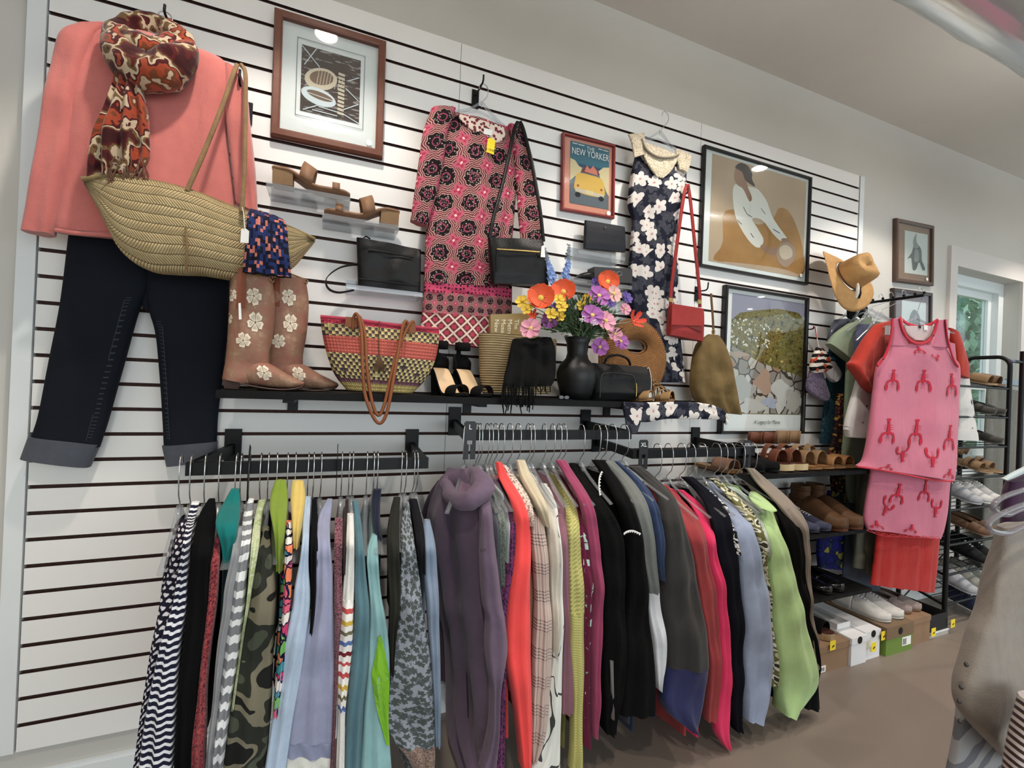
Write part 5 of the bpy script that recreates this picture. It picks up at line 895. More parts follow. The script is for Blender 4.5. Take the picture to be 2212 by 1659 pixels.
for px in (1314, 1338): cc = P(px, 591, -.0908); m.tube([cc+gx*cos(q)*.0135+V(0, 0, 1)*sin(q)*.0085 for q in np.linspace(0, 2*pi, 25)[:-1]], .0006, 5, True)
m.tube(pth([(1323, 588), (1326, 586), (1329, 588)], -.0908), .0006, 5); m.build('printed_eyeglasses', flat('print_silver', (190, 190, 186), .5), t)
t = thing('black_case', 'rounded black case beside the eyeglass box, behind the flowers', 'case', P(1265, 600, -.07)); m = MB(); m.loft(rows2([(1240, 602, 1246, 604), (1252, 592, 1256, 606), (1270, 588, 1272, 607), (1282, 590, 1283, 606)], -.07), [.02, .05, .05, .03], (0, -1, 0), 20, 16); m.build('shell', blk, t)
# navy floral dress
M = Mt('navy_white_floral', .85, .2); u = warp(M, M.uv(), .02, 9); k1_, r1_, a1_, c1_ = petals(M, u, 17, 5, .9, .62); k2_, r2_, a2_, c2_ = petals(M, M.nd('ShaderNodeVectorMath', {0: u, 1: (.03, .045, 0)}, operation='ADD').outputs[0], 20, 5, .9, .5)
vein = M.ma('GREATER_THAN', M.ma('SINE', M.ma('MULTIPLY', a1_, 30.0)), .72); ring2 = M.ma('LESS_THAN', M.ma('FRACT', M.ma('MULTIPLY', r2_, 11.0)), .22)
white_ = M.mix(M.ma('LESS_THAN', r1_, .1), M.mix(vein, (226, 218, 210), (168, 156, 152)), (190, 150, 150)); c = M.mix(k2_, (24, 26, 42), M.mix(ring2, (34, 36, 50), (112, 112, 120))); c = M.mix(M.ma('MULTIPLY', k1_, M.ma('GREATER_THAN', c1_[1], .32)), c, white_); M.base(c); nfl = M.m
lace = knit('cream_lace', (220, 206, 180), (170, 152, 124), 150, 130)
wall_hanger((1437, 247), (1372, 300), (1478, 335), -.05, 'clear hanger inside the navy floral dress', (1425, 292))
t = thing('navy_floral_dress', 'navy dress with white flowers and cream lace yoke on the slatwall', 'dress', P(1440, 830, -.06))
m = MB(); m.loft(rows2([(1376, 322, 1482, 350), (1364, 380, 1479, 400), (1358, 440, 1468, 450), (1366, 478, 1461, 486), (1362, 540, 1462, 550), (1358, 620, 1461, 630), (1372, 700, 1464, 700), (1400, 760, 1470, 760), (1416, 826, 1477, 826)], -.055), [.03, .06, .06, .045, .05, .055, .055, .05, .05], (0, -1, 0), 56, 64, (5, .010, .3), wob=.012, wf=9, p=.5); m.build('body', nfl, t)
for nm, rr in (('lace_strap', [(1356, 291, 1392, 287), (1364, 312, 1394, 308), (1370, 340, 1390, 334)]), ('lace_strap', [(1458, 322, 1494, 336), (1462, 345, 1490, 358), (1466, 366, 1484, 372)]), ('lace_yoke', [(1386, 306, 1470, 338), (1390, 335, 1462, 350), (1402, 362, 1448, 372), (1418, 382, 1432, 385)])):
    m = MB(); m.loft(rows2(rr, -.09), .012, (0, -1, 0), 24, 20, (3, .003, 0), wob=.006, wf=20); m.build(nm, lace, t)
m = MB(); m.tube(pth([(1386, 300, -.098), (1396, 322, -.1), (1420, 338, -.102), (1448, 340, -.1), (1466, 334, -.098)]), .005, 8, res=20); m.build('neck_binding', fab('taupe_binding', (150, 140, 122)), t)
# red bag, its peg
redl = leather('red_leather', (176, 46, 44), .5, 260); peg(1485, 404, .10, 'black peg holding the red shoulder bag', False, .025)
t = thing('red_shoulder_bag', 'red leather flap bag hanging by a long strap beside the floral dress', 'handbag', P(1480, 738, -.12)); soft_bag(t, [(1446, 660), (1518, 668), (1515, 738), (1443, 724)], -.115, .05, redl, wob=.003)
m = MB(); m.prism(pth([(1451, 656), (1519, 667), (1517, 704), (1449, 702)], -.142), (0, -.004, 0)); m.build('flap', leather('red_flap', (186, 52, 48), .5, 260), t)
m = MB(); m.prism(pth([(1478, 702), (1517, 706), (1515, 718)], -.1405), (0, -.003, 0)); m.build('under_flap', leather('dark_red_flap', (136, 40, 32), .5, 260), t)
for pp in ([(1449, 660, -.12), (1450, 625, -.12), (1462, 530, -.115), (1476, 430, -.108), (1484, 398, -.103)], [(1512, 664, -.12), (1511, 630, -.12), (1502, 540, -.115), (1492, 440, -.108), (1486, 398, -.103)]):
    m = MB(); m.tube(pth(pp), 1, 6, flat=(.017, .003), wdir=(1, -.25, 0), res=24); m.build('strap', redl, t)
m = MB()
for x, y in ((1449, 648), (1511, 652)): m.box(P(x-3, y-5, -.126), P(x+3, y+5, -.122))
m.build('buckles', BRASS, t)
# olive sling bag
peg(1529, 610, .07, 'black double peg holding the olive brown sling bag', True, .03)
sue = Mt('olive_suede', .8, .2); u = sue.uv(obj=True); sue.base(sue.mix(sue.noise(u, 16, 4, .6)[0], (132, 106, 62), (84, 66, 36))); sue.bump(sue.noise(u, 30, 4)[0], .5, .006); sue = sue.m
t = thing('olive_sling_bag', 'olive brown suede sling bag hanging from a strap beside the poster', 'handbag', P(1545, 890, -.12))
m = MB(); m.loft(rows2([(1532, 722, 1552, 724), (1508, 742, 1562, 742), (1498, 780, 1573, 780), (1494, 820, 1582, 820), (1500, 858, 1590, 862), (1522, 888, 1600, 896)], -.1), [.03, .07, .09, .1, .1, .06], (0, -1, 0), 40, 50, (2.6, .012, 1), wob=.02, wf=10); m.build('body', sue, t)
m = MB(); m.tube(pth([(1541, 722, -.1), (1540, 690, -.09), (1537, 650, -.08), (1536, 634, -.075)]), 1, 6, flat=(.011, .003), wdir=(.8, -.5, 0), res=14); m.build('strap', leather('brown_strap', (116, 84, 44)), t)
m = MB(); m.tube([P(1541, 717, -.1)+V(cos(q)*.011, 0, sin(q)*.011) for q in np.linspace(0, 2*pi, 17)[:-1]], .0016, 5, True); m.build('ring', BRASS, t)
# straw hat on a peg
strw = Mt('tan_straw', .75, .25); u = strw.uv(obj=True); strw.base(strw.mix(strw.noise(u, 40, 3)[0], (202, 156, 96), (168, 122, 70))); strw.bump(strw.noise(u, 500, 1)[0], .5, .001); strw = strw.m
t = thing('straw_hat', 'tan floppy straw hat with tassel band hanging on the right of the slatwall', 'hat', P(1835, 655, -.16)); ax = nrm(V(.02, -.60, .25)); e1 = nrm(np.cross(ax, (0, 0, 1))); e2 = np.cross(ax, e1); hc = P(1834, 597, -.15)
HM = lambda x, y, z: hc+e1*x+e2*y+ax*z
m = MB(); n = 40; rings = []
for r, z in ((.082, -.002), (.081, .03), (.078, .07), (.074, .098), (.064, .11), (.04, .113), (.012, .108)): rings.append([HM(cos(2*pi*j/n)*r*1.08, sin(2*pi*j/n)*r, z-.012*cos(4*pi*j/n)*(r < .07)) for j in range(n)])
m.grid(rings, lambda i, j: (i*.01, j*.02), True); m.face(rings[-1]); m.build('crown', strw, t)
m = MB(); rings = []
for f in np.linspace(0, 1, 9): r = .083+.088*f; rings.append([HM(cos(2*pi*j/n)*r*1.05, sin(2*pi*j/n)*r*1.1, -.004+f*f*.03*cos(2*2*pi*j/n+.5)-.02*f) for j in range(n)])
m.grid(rings, lambda i, j: (i*.01, j*.01), True); m.build('brim', strw, t, solid=.003)
m = MB(); m.tube([HM(cos(q)*.0895, sin(q)*.084, .006) for q in np.linspace(0, 2*pi, 41)[:-1]], .0036, 6, True); m.build('band', fab('cord_band', (96, 66, 44)), t)
tp = P(1853, 612, -.27)
for dx, c in ((-.008, (228, 220, 206)), (.008, (36, 28, 26))):
    m = MB(); m.tube([tp, tp+V(dx*.5, -.004, -.02), tp+V(dx, -.004, -.05), tp+V(dx*1.2, 0, -.075)], [.004, .007, .009, .006], 8, res=10); m.build('tassel', fab('tassel_%d' % c[0], c, .3), t)
# ------------------------------------------------------------------ the display shelf and what stands on it
SZ = 1.25; SH = fab('black_wood', (17, 16, 17), .3, .6, 120, .3, 0)
t = thing('display_shelf', 'long black display shelf across the slatwall under the boots and flowers', 'shelf', (1.37, -.14, SZ-.022)); m = MB(); m.box((.508, -.285, SZ-.022), (2.26, -.002, SZ)); m.build('board', SH, t)
for x in (.68, 1.3, 1.95):
    m = MB(); m.box((x-.016, -.2, SZ-.036), (x+.016, -.003, SZ-.022)); m.box((x-.016, -.012, SZ-.07), (x+.016, -.0015, SZ-.022)); m.build('bracket', BLACK, t)
def mpp(Y): return abs(P(1240, 800, Y)[0]-P(1241, 800, Y)[0])
# cowboy boots
bl = Mt('distressed_tan_leather', .6, .35); u = bl.uv(obj=True); n = bl.noise(u, 22, 6, .75)[0]; bl.base(bl.ramp(n, [(0, (112, 70, 56)), (.42, (150, 96, 78)), (.55, (146, 108, 84)), (.7, (176, 140, 110))], False)); bl.bump(bl.noise(u, 60, 4)[0], .4, .002); bl = bl.m
cre = flat('cream_inlay', (228, 216, 192), .8); inl = flat('tan_inlay', (164, 124, 94), .8); drk = flat('dark_sole', (66, 44, 36), .6); lin_ = fab('boot_lining', (150, 112, 62))
def flower5(m, s, u, v, size, rot, mi, sg=1):
    for k in range(5):
        a = rot+k*2*pi/5; pts = [(.12*cos(a-.5), .12*sin(a-.5)), (.75*cos(a-.55), .75*sin(a-.55)), (1.0*cos(a-.3), 1.0*sin(a-.3)), (.92*cos(a), .92*sin(a)), (1.0*cos(a+.3), 1.0*sin(a+.3)), (.75*cos(a+.55), .75*sin(a+.55)), (.12*cos(a+.5), .12*sin(a+.5))]
        m.decal(s, u, v, pts, size, 0, mi, sg, .0018)
        for d in (-.3, -.08, .14, .34): m.decal(s, u, v, [(.25*cos(a+d*.6), .25*sin(a+d*.6)), (.72*cos(a+d-.03), .72*sin(a+d-.03)), (.72*cos(a+d+.05), .72*sin(a+d+.05))], size, 0, mi+1, sg, .0024)
def boot(dx, dy, Y, lb, sc=1.0):
    f = lambda L: [(r[0]*1.0+dx, r[1]+dy, r[2]+dx, r[3]+dy) for r in L]; t = thing('cowboy_boot', lb, 'boot', P(540+dx, 836+dy, Y), 'cowboy boots on the display shelf')
    sh = [(502, 594, 588, 604), (497, 640, 594, 652), (494, 700, 590, 716), (491, 748, 582, 762), (488, 778, 580, 792), (484, 800, 566, 816), (481, 818, 540, 829)]
    m = MB(); s = m.loft(rows2(f(sh), Y), [.088, .1, .1, .092, .084, .082, .078], (0, -1, 0), 40, 44, None, p=.75, wob=.012, wf=14, cap=False)
    for (x, y, r) in ((553, 638, .019), (556, 690, .019), (532, 730, .019), (506, 640, .013), (498, 690, .011)):
        fy = np.interp(y, [594, 640, 700, 748, 780], [0, .167, .333, .5, .667]); xa = np.interp(y, [594, 640, 700, 748], [502, 497, 494, 491]); xb = np.interp(y, [594, 640, 700, 748], [588, 594, 590, 582]); flower5(m, s, (x-xa)/(xb-xa), fy, r, x*.1, 1)
    m.decal(s, .30, .08, [(-.011, .05), (.011, .05), (.011, -.09), (-.011, -.09)], 1, 0, 3, 1, .003)
    m.build('shaft', [bl, cre, inl, leather('boot_strap', (154, 84, 58))], t)
    ft = [((498, 800), (497, 825)), ((520, 785), (520, 828)), ((548, 776), (550, 831)), ((584, 786), (588, 836)), ((618, 806), (620, 838)), ((642, 818), (643, 836)), ((657, 826), (657, 831))]
    m = MB(); s = m.loft([(P(a[0]+dx, a[1]+dy, Y), P(b[0]+dx, b[1]+dy, Y)) for a, b in ft], [.05, .066, .078, .088, .08, .055, .02], (0, -1, 0), 36, 40, None, p=.75, wob=.008, wf=18); flower5(m, s, .45, .45, .015, .3, 1); m.build('foot', [bl, cre, inl], t)
    m = MB(); m.hexa([P(x+dx, y+dy, Y+q) for q in (.03, ) for x, y in ((484, 839), (514, 841))] + [P(x+dx, y+dy, Y-.03) for x, y in ((514, 841), (484, 839))] + [P(480+dx, 818+dy, Y+.035), P(522+dx, 827+dy, Y+.035), P(522+dx, 827+dy, Y-.035), P(480+dx, 818+dy, Y-.035)]); m.build('heel', drk, t)
    m = MB(); sp = [(522, 828), (550, 834), (590, 840), (622, 841), (648, 837), (658, 829)]; L = [P(x+dx, y+dy, Y) for x, y in sp]; m.tube(catmull(L, 24), [1, 1, 1.05, .9, .3], 8, flat=(.08, .006), wdir=(0, 1, 0)); m.build('sole', drk, t)
    m = MB(); m.tube([P(x+dx, y+dy, Y+q) for x, y, q in ((503, 596, -.02), (545, 590, -.045), (590, 610, -.02), (592, 604, .02), (545, 586, .045), (503, 592, .02))], .003, 6, True, res=None); m.build('top_binding', lin_, t)
    m = MB(); m.loft(rows2(f([(507, 600, 584, 610), (505, 640, 580, 650)]), Y), .07, (0, -1, 0), 24, 8, cap=True); m.build('lining', fab('boot_inside', (110, 78, 44)), t)
    return t
boot(0, 0, -.2, 'tan floral-inlay cowboy boot at the front left end of the display shelf'); boot(73, 2, -.12, 'tan floral-inlay cowboy boot standing behind its front partner')
m = MB(); m.prism(pth([(515, 655), (520, 654), (522, 690), (516, 690)], -.262), (0, .001, 0)); tag(m.build('price_tag', WHITE), 'narrow white price tag hanging on the front cowboy boot', 'tag', 'loose price tags')
# striped sisal basket bag
M = Mt('sisal_weave', .7, .25); u = M.uv(); x, y, _ = M.sep(u); cx_ = M.ma('FLOOR', M.ma('DIVIDE', x, .0085)); cy_ = M.ma('FLOOR', M.ma('DIVIDE', y, .0105)); ck = M.ma('GREATER_THAN', M.ma('MODULO', M.ma('ADD', cx_, cy_), 2.0), .5)
rndc = M.nd('ShaderNodeTexWhiteNoise', {'Vector': M.nd('ShaderNodeCombineXYZ', {0: cx_, 1: cy_}).outputs[0]}, noise_dimensions='2D').outputs[0]; ck = M.ma('GREATER_THAN', M.ma('ADD', ck, M.ma('MULTIPLY', M.ma('SUBTRACT', rndc, .5), 1.1)), .5)
cA = M.ramp(M.ma('DIVIDE', y, .235), [(0, (206, 60, 86)), (.08, (84, 68, 66)), (.24, (190, 88, 78)), (.47, (78, 62, 66)), (.80, (112, 66, 84)), (.85, (206, 182, 110))])
cB = M.ramp(M.ma('DIVIDE', y, .235), [(0, (190, 46, 72)), (.08, (208, 184, 122)), (.24, (196, 90, 74)), (.47, (206, 186, 120)), (.80, (128, 84, 90)), (.85, (190, 164, 96))]); M.base(M.mix(ck, cA, cB))
fx = M.ma('SINE', M.ma('MULTIPLY', M.ma('FRACT', M.ma('DIVIDE', x, .0085)), pi)); fy = M.ma('SINE', M.ma('MULTIPLY', M.ma('FRACT', M.ma('DIVIDE', y, .0105)), pi)); M.bump(M.ma('MULTIPLY', fx, fy), .9, .003); sis = M.m
hbr = leather('handle_brown', (150, 84, 46), .45, 200)
t = thing('sisal_basket_bag', 'pink, coral and dark checked woven basket bag with brown leather handles', 'basket bag', P(820, 848, -.17)); m = MB()
m.loft(rows2([(692, 685, 948, 712), (696, 720, 946, 742), (706, 765, 936, 785), (722, 808, 916, 822), (748, 842, 890, 849)], -.17), [.10, .13, .14, .13, .1], (0, -1, 0), 48, 40, None, p=.6, wob=.01, wf=8); m.build('body', sis, t)
m = MB(); m.tube(pth([(692, 684), (760, 690), (820, 698), (880, 706), (948, 711)], -.222), .006, 6, res=30); m.build('rim', fab('pink_sisal', (200, 62, 86), .2, .9, 150, .8), t)
for pp in ([(762, 712, -.235), (764, 686, -.24), (772, 680, -.25), (781, 720, -.27), (783, 790, -.3), (788, 850, -.305), (806, 900, -.305), (822, 914, -.305), (836, 890, -.305), (848, 830, -.3), (860, 760, -.27), (870, 705, -.25), (878, 694, -.24), (884, 714, -.235)],
           [(768, 706, -.225), (776, 684, -.232), (788, 720, -.26), (793, 800, -.296), (804, 870, -.298), (818, 897, -.298), (832, 868, -.298), (850, 790, -.28), (874, 720, -.245), (892, 694, -.232), (890, 716, -.225)]):
    m = MB(); m.tube(pth(pp), .0052, 8, res=70); m.build('handle', hbr, t)
for a, b in ((746, 684), (873, 696)):
    m = MB(); m.prism(pth([(a, b), (a+25, b+2), (a+25, b+24), (a, b+22)], -.238), (0, .003, 0)); m.build('leather_tab', hbr, t)
m = MB(); m.tube(pth([(820, 694, -.235), (818, 730, -.244), (819, 765, -.247)]), .0022, 6, res=10)
for k in range(9): m.tube(pth([(819, 765, -.247), (812+k*2, 785, -.25), (806+k*3.4, 802, -.247)]), .0018, 5, res=6)
m.build('tassel', leather('tassel_brown', (104, 74, 48)), t)
# generic shoes: s runs 0 (heel) .. 1 (toe)
def shoe(name, lb, cat, o, d, L, W, style, cu, cs, cin, group=None, heel=.0, plat=.012, extra=None, up=1.0, tilt=0):
    o = np.asarray(o, float); ex = nrm(V(d[0], d[1], 0)); ex = nrm(ex*cos(tilt)+V(0, 0, sin(tilt))); ey = nrm(np.cross((0, 0, 1), ex)); ez = np.cross(ex, ey); t = thing(name, lb, cat, o, group)
    wd = lambda s: W/2*(sqrt(max(0, 1-((.14-s)/.14)**2)) if s < .14 else 1)*(.74+.26*sin(min(s/.7, 1)*pi/2))*(sqrt(max(0, 1-((s-.72)/.28)**2)) if s > .72 else 1)*(1 if s < .999 else .05)
    sh = lambda s: plat+heel*(1-(lambda q: q*q*(3-2*q))(min(max((s-.12)/.5, 0), 1)))+.006*max(0, (s-.8)/.2)**2
    pt = lambda s, y, z: o+ex*(s*L)+ey*y+ez*z; S = np.linspace(.004, .999, 34)
    m = MB(); rings = [[pt(s, -wd(s), sh(s)), pt(s, wd(s), sh(s)), pt(s, wd(s)*.96, sh(s)-plat), pt(s, -wd(s)*.96, sh(s)-plat)] for s in S]; m.grid(rings, lambda i, j: (i*.02, j*.01), True, smooth=False); m.face(rings[0][::-1]); m.face(rings[-1]); m.build('sole', cs, t)
    m = MB(); m.grid([[pt(s, y*wd(s)*.9, sh(s)+.002) for y in (-1, 0, 1)] for s in S], lambda i, j: (i*.02, j*.01)); m.build('insole', cin, t)
    if heel > .02:
        m = MB(); b = [pt(s, y, 0) for s, y in ((.02, -W*.22), (.2, -W*.22), (.2, W*.22), (.02, W*.22))]; tp = [pt(s, y, sh(s)-plat*.5) for s, y in ((.0, -W*.27), (.26, -W*.3), (.26, W*.3), (.0, W*.27))]; m.hexa(b+tp); m.build('heel', cs, t)
    def arch(s0, s1, H, nm='strap', mat=cu, lean=0, n=8, pw=.7, out=1.02):
        m = MB(); rg = []
        for a in np.linspace(0, pi, 17): rg.append([pt(s+lean*sin(a), wd(s)*out*cos(a), sh(s)-.003+H*sin(a)**pw) for s in np.linspace(s0, s1, n)])
        m.grid(rg, lambda i, j: (i*.02, j*.02)); return m.build(nm, mat, t, solid=.0025)
    if style in ('sneaker', 'flat', 'bootie'):
        o1 = {'sneaker': .42, 'flat': .62, 'bootie': .30}[style]; Hm = {'sneaker': .075, 'flat': .05, 'bootie': .085}[style]*up
        Hf = lambda s: Hm*(.95 if s < .2 else 1)*(1-(.52 if style != 'flat' else .35)*(lambda q: q*q*(3-2*q))(min(max((s-.38)/.55, 0), 1)))
        m = MB(); rg = [[pt(s, wd(s)*1.02*cos(a), sh(s)-.003+Hf(s)*max(sin(a), 0)**.62*(1 if s < .94 else .9)) for a in np.linspace(0, pi, 19)] for s in np.linspace(o1, .999, 22)]; m.grid(rg, lambda i, j: (i*.01, j*.01))
        for sg in (1, -1): m.grid([[pt(s, sg*wd(s)*1.02*cos(a), sh(s)-.003+Hf(s)*max(sin(a), 0)**.62) for a in np.linspace(0, {'sneaker': 1.15, 'flat': .85, 'bootie': 1.25}[style], 7)] for s in np.linspace(.004, o1, 14)], lambda i, j: (i*.01, j*.01))
        m.build('upper', cu, t, solid=.003)
        if style == 'sneaker':
            for k in range(4): s = .46+.05*k; arch(s, s+.014, Hf(s)+.004, 'lace', extra or WHITE, 0, 3, .62, .5)
        if style == 'bootie':
            m = MB(); rg = []
            for z in np.linspace(.05, .12, 8)*up: rg.append([pt(.2+.155*cos(a)*(1+.1*z), W*.38*sin(a), sh(.2)+z) for a in np.linspace(0, 2*pi, 21)[:-1]])
            m.grid(rg, lambda i, j: (i*.01, j*.01), True); m.build('ankle', cu, t, solid=.003)
            for z in (.075, .105): m = MB(); m.tube([pt(.2+.165*cos(a), W*.41*sin(a), sh(.2)+z*up) for a in np.linspace(0, 2*pi, 25)[:-1]], 1, 6, True, flat=(.016, .004), wdir=ez); m.build('strap', extra or cu, t)
    elif style == 'sandal':
        arch(.60, .78, .045*up); arch(.44, .54, .055*up, lean=.03)
        m = MB(); rg = []
        for a in np.linspace(-.5*pi*1.1, .5*pi*1.1, 17): rg.append([pt(.10+.08*(1-cos(a))*1.6-.04+(.02 if z > .06 else 0), wd(.2)*1.05*sin(a), sh(.1)+z*up) for z in (.035, .075)])
        m.grid(rg, lambda i, j: (i*.02, j*.02)); m.build('heel_strap', cu, t, solid=.003)
    elif style == 'pump':
        arch(.70, .93, .034)
        m = MB(); rg = [[pt(.10-.1*cos(a*.5)*cos(a*.5)*1.0+.12*(abs(a)/1.9)**2, wd(.2)*1.02*sin(a), sh(.08)+z*(1-.55*(abs(a)/1.9)**2)) for z in (0, .02, .045, .06)] for a in np.linspace(-1.9, 1.9, 21)]; m.grid(rg, lambda i, j: (i*.02, j*.02)); m.build('counter', cu, t, solid=.003)
        m = MB(); m.tube([pt(.13+.13*cos(a), W*.36*sin(a), sh(.08)+.085) for a in np.linspace(0, 2*pi, 25)[:-1]], 1, 6, True, flat=(.03, .003), wdir=ez); m.build('ankle_strap', cu, t)
        m = MB(); m.tube([pt(.008, 0, sh(.05)+.03), pt(.0, 0, sh(.05)+.075)], 1, 6, flat=(.02, .003), wdir=ey); m.build('back_strap', cu, t)
    elif style == 'gladiator':
        for k in range(5):
            s = .36+.1*k; arch(s, s+.028, .092-.011*k, lean=.06); arch(s+.05, s+.075, .09-.011*k, lean=-.06)
        arch(.84, .985, .035); m = MB(); rg = [[pt(.02+.12*(1-cos(a)), wd(.2)*1.05*sin(a), sh(.1)+z) for z in (0, .035, .085)] for a in np.linspace(-1.7, 1.7, 15)]; m.grid(rg, lambda i, j: (i*.02, j*.02)); m.build('heel_cup', cu, t, solid=.003)
    elif style == 'slide':
        arch(.5, .86, .05)
    return t
bsu = fab('black_suede', (18, 17, 18)); nude = flat('nude_insole', (222, 186, 142), .5)
o1 = PZ(952, 838, SZ); shoe('high_heel_sandal', 'black ankle-strap high heel on the shelf, nearest the basket bag', 'shoe', V(1.152, -.085, SZ), (.30, -1), .2, .078, 'pump', bsu, bsu, nude, 'black high heels on the display shelf', heel=.088, plat=.008)
shoe('high_heel_sandal', 'black ankle-strap high heel on the shelf, nearest the jute bag', 'shoe', V(1.238, -.075, SZ), (.34, -1), .2, .078, 'pump', bsu, bsu, nude, 'black high heels on the display shelf', heel=.088, plat=.008)
# jute bag with a museum book, black scarf over it
M = Mt('jute_coil', .9, .15); u = M.uv(); x, y, _ = M.sep(warp(M, u, .006, 18)); h = M.ma('ABSOLUTE', M.ma('SINE', M.ma('MULTIPLY', y, pi/.0085))); M.base(M.mix(M.ma('LESS_THAN', h, .35), M.mix(M.noise(u, 40, 3)[0], (186, 164, 122), (146, 122, 84)), (104, 84, 56))); M.bump(h, .9, .004)
t = thing('jute_bag', 'natural coiled jute bag on the shelf holding a gold book', 'bag', P(1110, 850, -.13)); m = MB(); m.loft(rows2([(1035, 720, 1200, 735), (1036, 770, 1197, 782), (1038, 820, 1190, 826), (1042, 848, 1184, 851)], -.13), [.13, .14, .135, .125], (0, -1, 0), 48, 26, None, p=.85); m.build('body', M.m, t)
m = MB(); a, b, c, d = P(1060, 679, -.12), P(1158, 676, -.15), P(1158, 790, -.15), P(1060, 790, -.12); n = V(.1, .03, 0)*.22
m.hexa([d, c, c+V(0, .022, 0), d+V(0, .022, 0), a, b, b+V(0, .022, 0), a+V(0, .022, 0)]); t = thing('museum_book', 'gold-covered museum book standing in the jute bag', 'book', (a+b+c+d)/4-V(0, 0, .05)); m.build('cover', flat('gold_cover', (150, 124, 66), .45, .5), t)
bx = nrm(b-a); tw2 = flat('book_lettering', (234, 226, 206), .6)
for k, wd_ in enumerate(('The', 'Metropolitan', 'Museum', 'New York')):
    p0 = P(1115-k*14.3, 690, -.1385+.0031*k)-V(0, .0042, 0); text_mb(wd_, .0245, p0, (0, 0, -1), bx, 'LEFT', 0).build('lettering', tw2, t)
t = thing('black_fringed_scarf', 'black fringed scarf draped over the jute bag and shelf edge', 'scarf', P(1140, 880, -.26)); bsc = fab('black_wool', (17, 17, 18), .2, .95, 300, .6)
m = MB(); m.loft(rows2([(1110, 726, 1190, 729), (1104, 748, 1198, 752), (1096, 785, 1200, 790), (1089, 815, 1197, 820), (1087, 836, 1190, 834)], [-.17, -.225, -.25, -.28, -.295]), [.03, .035, .04, .04, .03], (0, -1, 0), 60, 40, (3.5, .012, .8), wob=.016, wf=12); m.build('cloth', bsc, t)
m = MB(); rnd = random.Random(8)
for k in range(46):
    x = 1087+k*1.75 if k < 40 else 1160+(k-40)*5; a = P(x, 828, -.297-rnd.random()*.012); L = rnd.uniform(.06, .105) if k < 40 else rnd.uniform(.02, .04)
    m.tube([a, a+V(rnd.uniform(-.006, .006), -.004, -L*.5), a+V(rnd.uniform(-.012, .012), rnd.uniform(-.006, .004), -L)], .0019, 5, res=8)
m.build('fringe', bsc, t)
# vase
s_ = mpp(-.19)*.95; vc = P(1243, 862, -.19); vc[2] = SZ; zz = lambda y: (865-y)*s_*.995
t = thing('black_vase', 'matte black ceramic vase holding the silk flowers on the shelf', 'vase', vc); m = MB(); m.lathe([(0, 0), (.9*30*s_, 0), (33*s_, zz(850)), (39*s_, zz(826)), (40*s_, zz(812)), (35*s_, zz(797)), (23*s_, zz(783)), (20*s_, zz(772)), (22*s_, zz(752)), (27*s_, zz(741)), (24*s_, zz(740)), (18*s_, zz(760)), (17*s_, zz(775)), (0, zz(776))], vc, 40); m.build('body', flat('matte_black_ceramic', (17, 17, 18), .45, .4), t)
vt = vc+V(0, 0, zz(742))
# flowers, one stem each
gst = flat('stem_green', (92, 120, 72), .6); ggr = flat('stem_grey', (142, 150, 138), .6); lf = [flat('leaf_green_%s' % 'ab'[k], c, .6) for k, c in enumerate(((44, 66, 36), (66, 92, 48)))]
def petal_data(name, n, pl, pw, cup, mat, cmat, cr, layers=1, notch=0):
    out = []
    for L in range(layers):
        m = MB()
        for k in range(n):
            a = 2*pi*(k+.5*L)/n; ca, sa = cos(a), sin(a); rows = []
            for f in np.linspace(.08, 1, 6):
                w = pw*sin(min(f*1.15, 1)*pi*.55)**.7*(1-.5*max(0, f-.8)/.2); z = cup*f**1.6*(1-.25*L)+.08*sin(k*2.3+f)*pl
                rows.append([V(ca*f*pl*(1-.18*L)-sa*q*w, sa*f*pl*(1-.18*L)+ca*q*w, z+abs(q)*.12*pl-(notch*(1-abs(q)) if f > .95 else 0)) for q in (-1, -.4, .4, 1)])
            m.grid(rows, lambda i, j: (i*.01, j*.01))
        out.append(m)
    b = out[0]
    for o_ in out[1:]:
        k = len(b.v); b.v += o_.v; b.f += [[i+k for i in f] for f in o_.f]; b.uv += o_.uv; b.mi += o_.mi; b.sm += o_.sm
    c = MB(); c.ball((0, 0, .1*pl), (cr, cr, cr*.6), 6); return b, c
FL = {}
def fl_kind(k, *a): FL[k] = (petal_data(k, *a[:4], None, None, a[6], *(a[7:])), a[4], a[5])
fl_kind('poppy', 6, 1, .62, .42, flat('poppy_orange', (226, 82, 36), .6), flat('poppy_centre', (222, 184, 74), .7), .26, 2)
fl_kind('yellow_daisy', 6, 1, .36, .15, flat('daisy_yellow', (236, 196, 54), .6), flat('daisy_centre', (196, 150, 40), .7), .24)
fl_kind('purple_cosmos', 8, 1, .34, .1, flat('cosmos_purple', (168, 90, 168), .6), flat('cosmos_centre', (226, 200, 96), .7), .2)
fl_kind('pink_cosmos', 8, 1, .36, .12, flat('cosmos_pink', (226, 150, 172), .6), flat('cosmos_centre', 0), .2)
fl_kind('violet', 7, 1, .3, .25, flat('violet_petal', (106, 84, 168), .6), flat('violet_centre', (84, 60, 120), .7), .2, 2)
fl_kind('red_lily', 6, 1, .26, .7, flat('lily_red', (228, 66, 44), .6), flat('lily_centre', (226, 120, 60), .7), .15)
fl_kind('blush_cosmos', 7, 1, .4, .12, flat('cosmos_blush', (232, 176, 168), .6), flat('cosmos_centre', 0), .22)
FDATA = {}
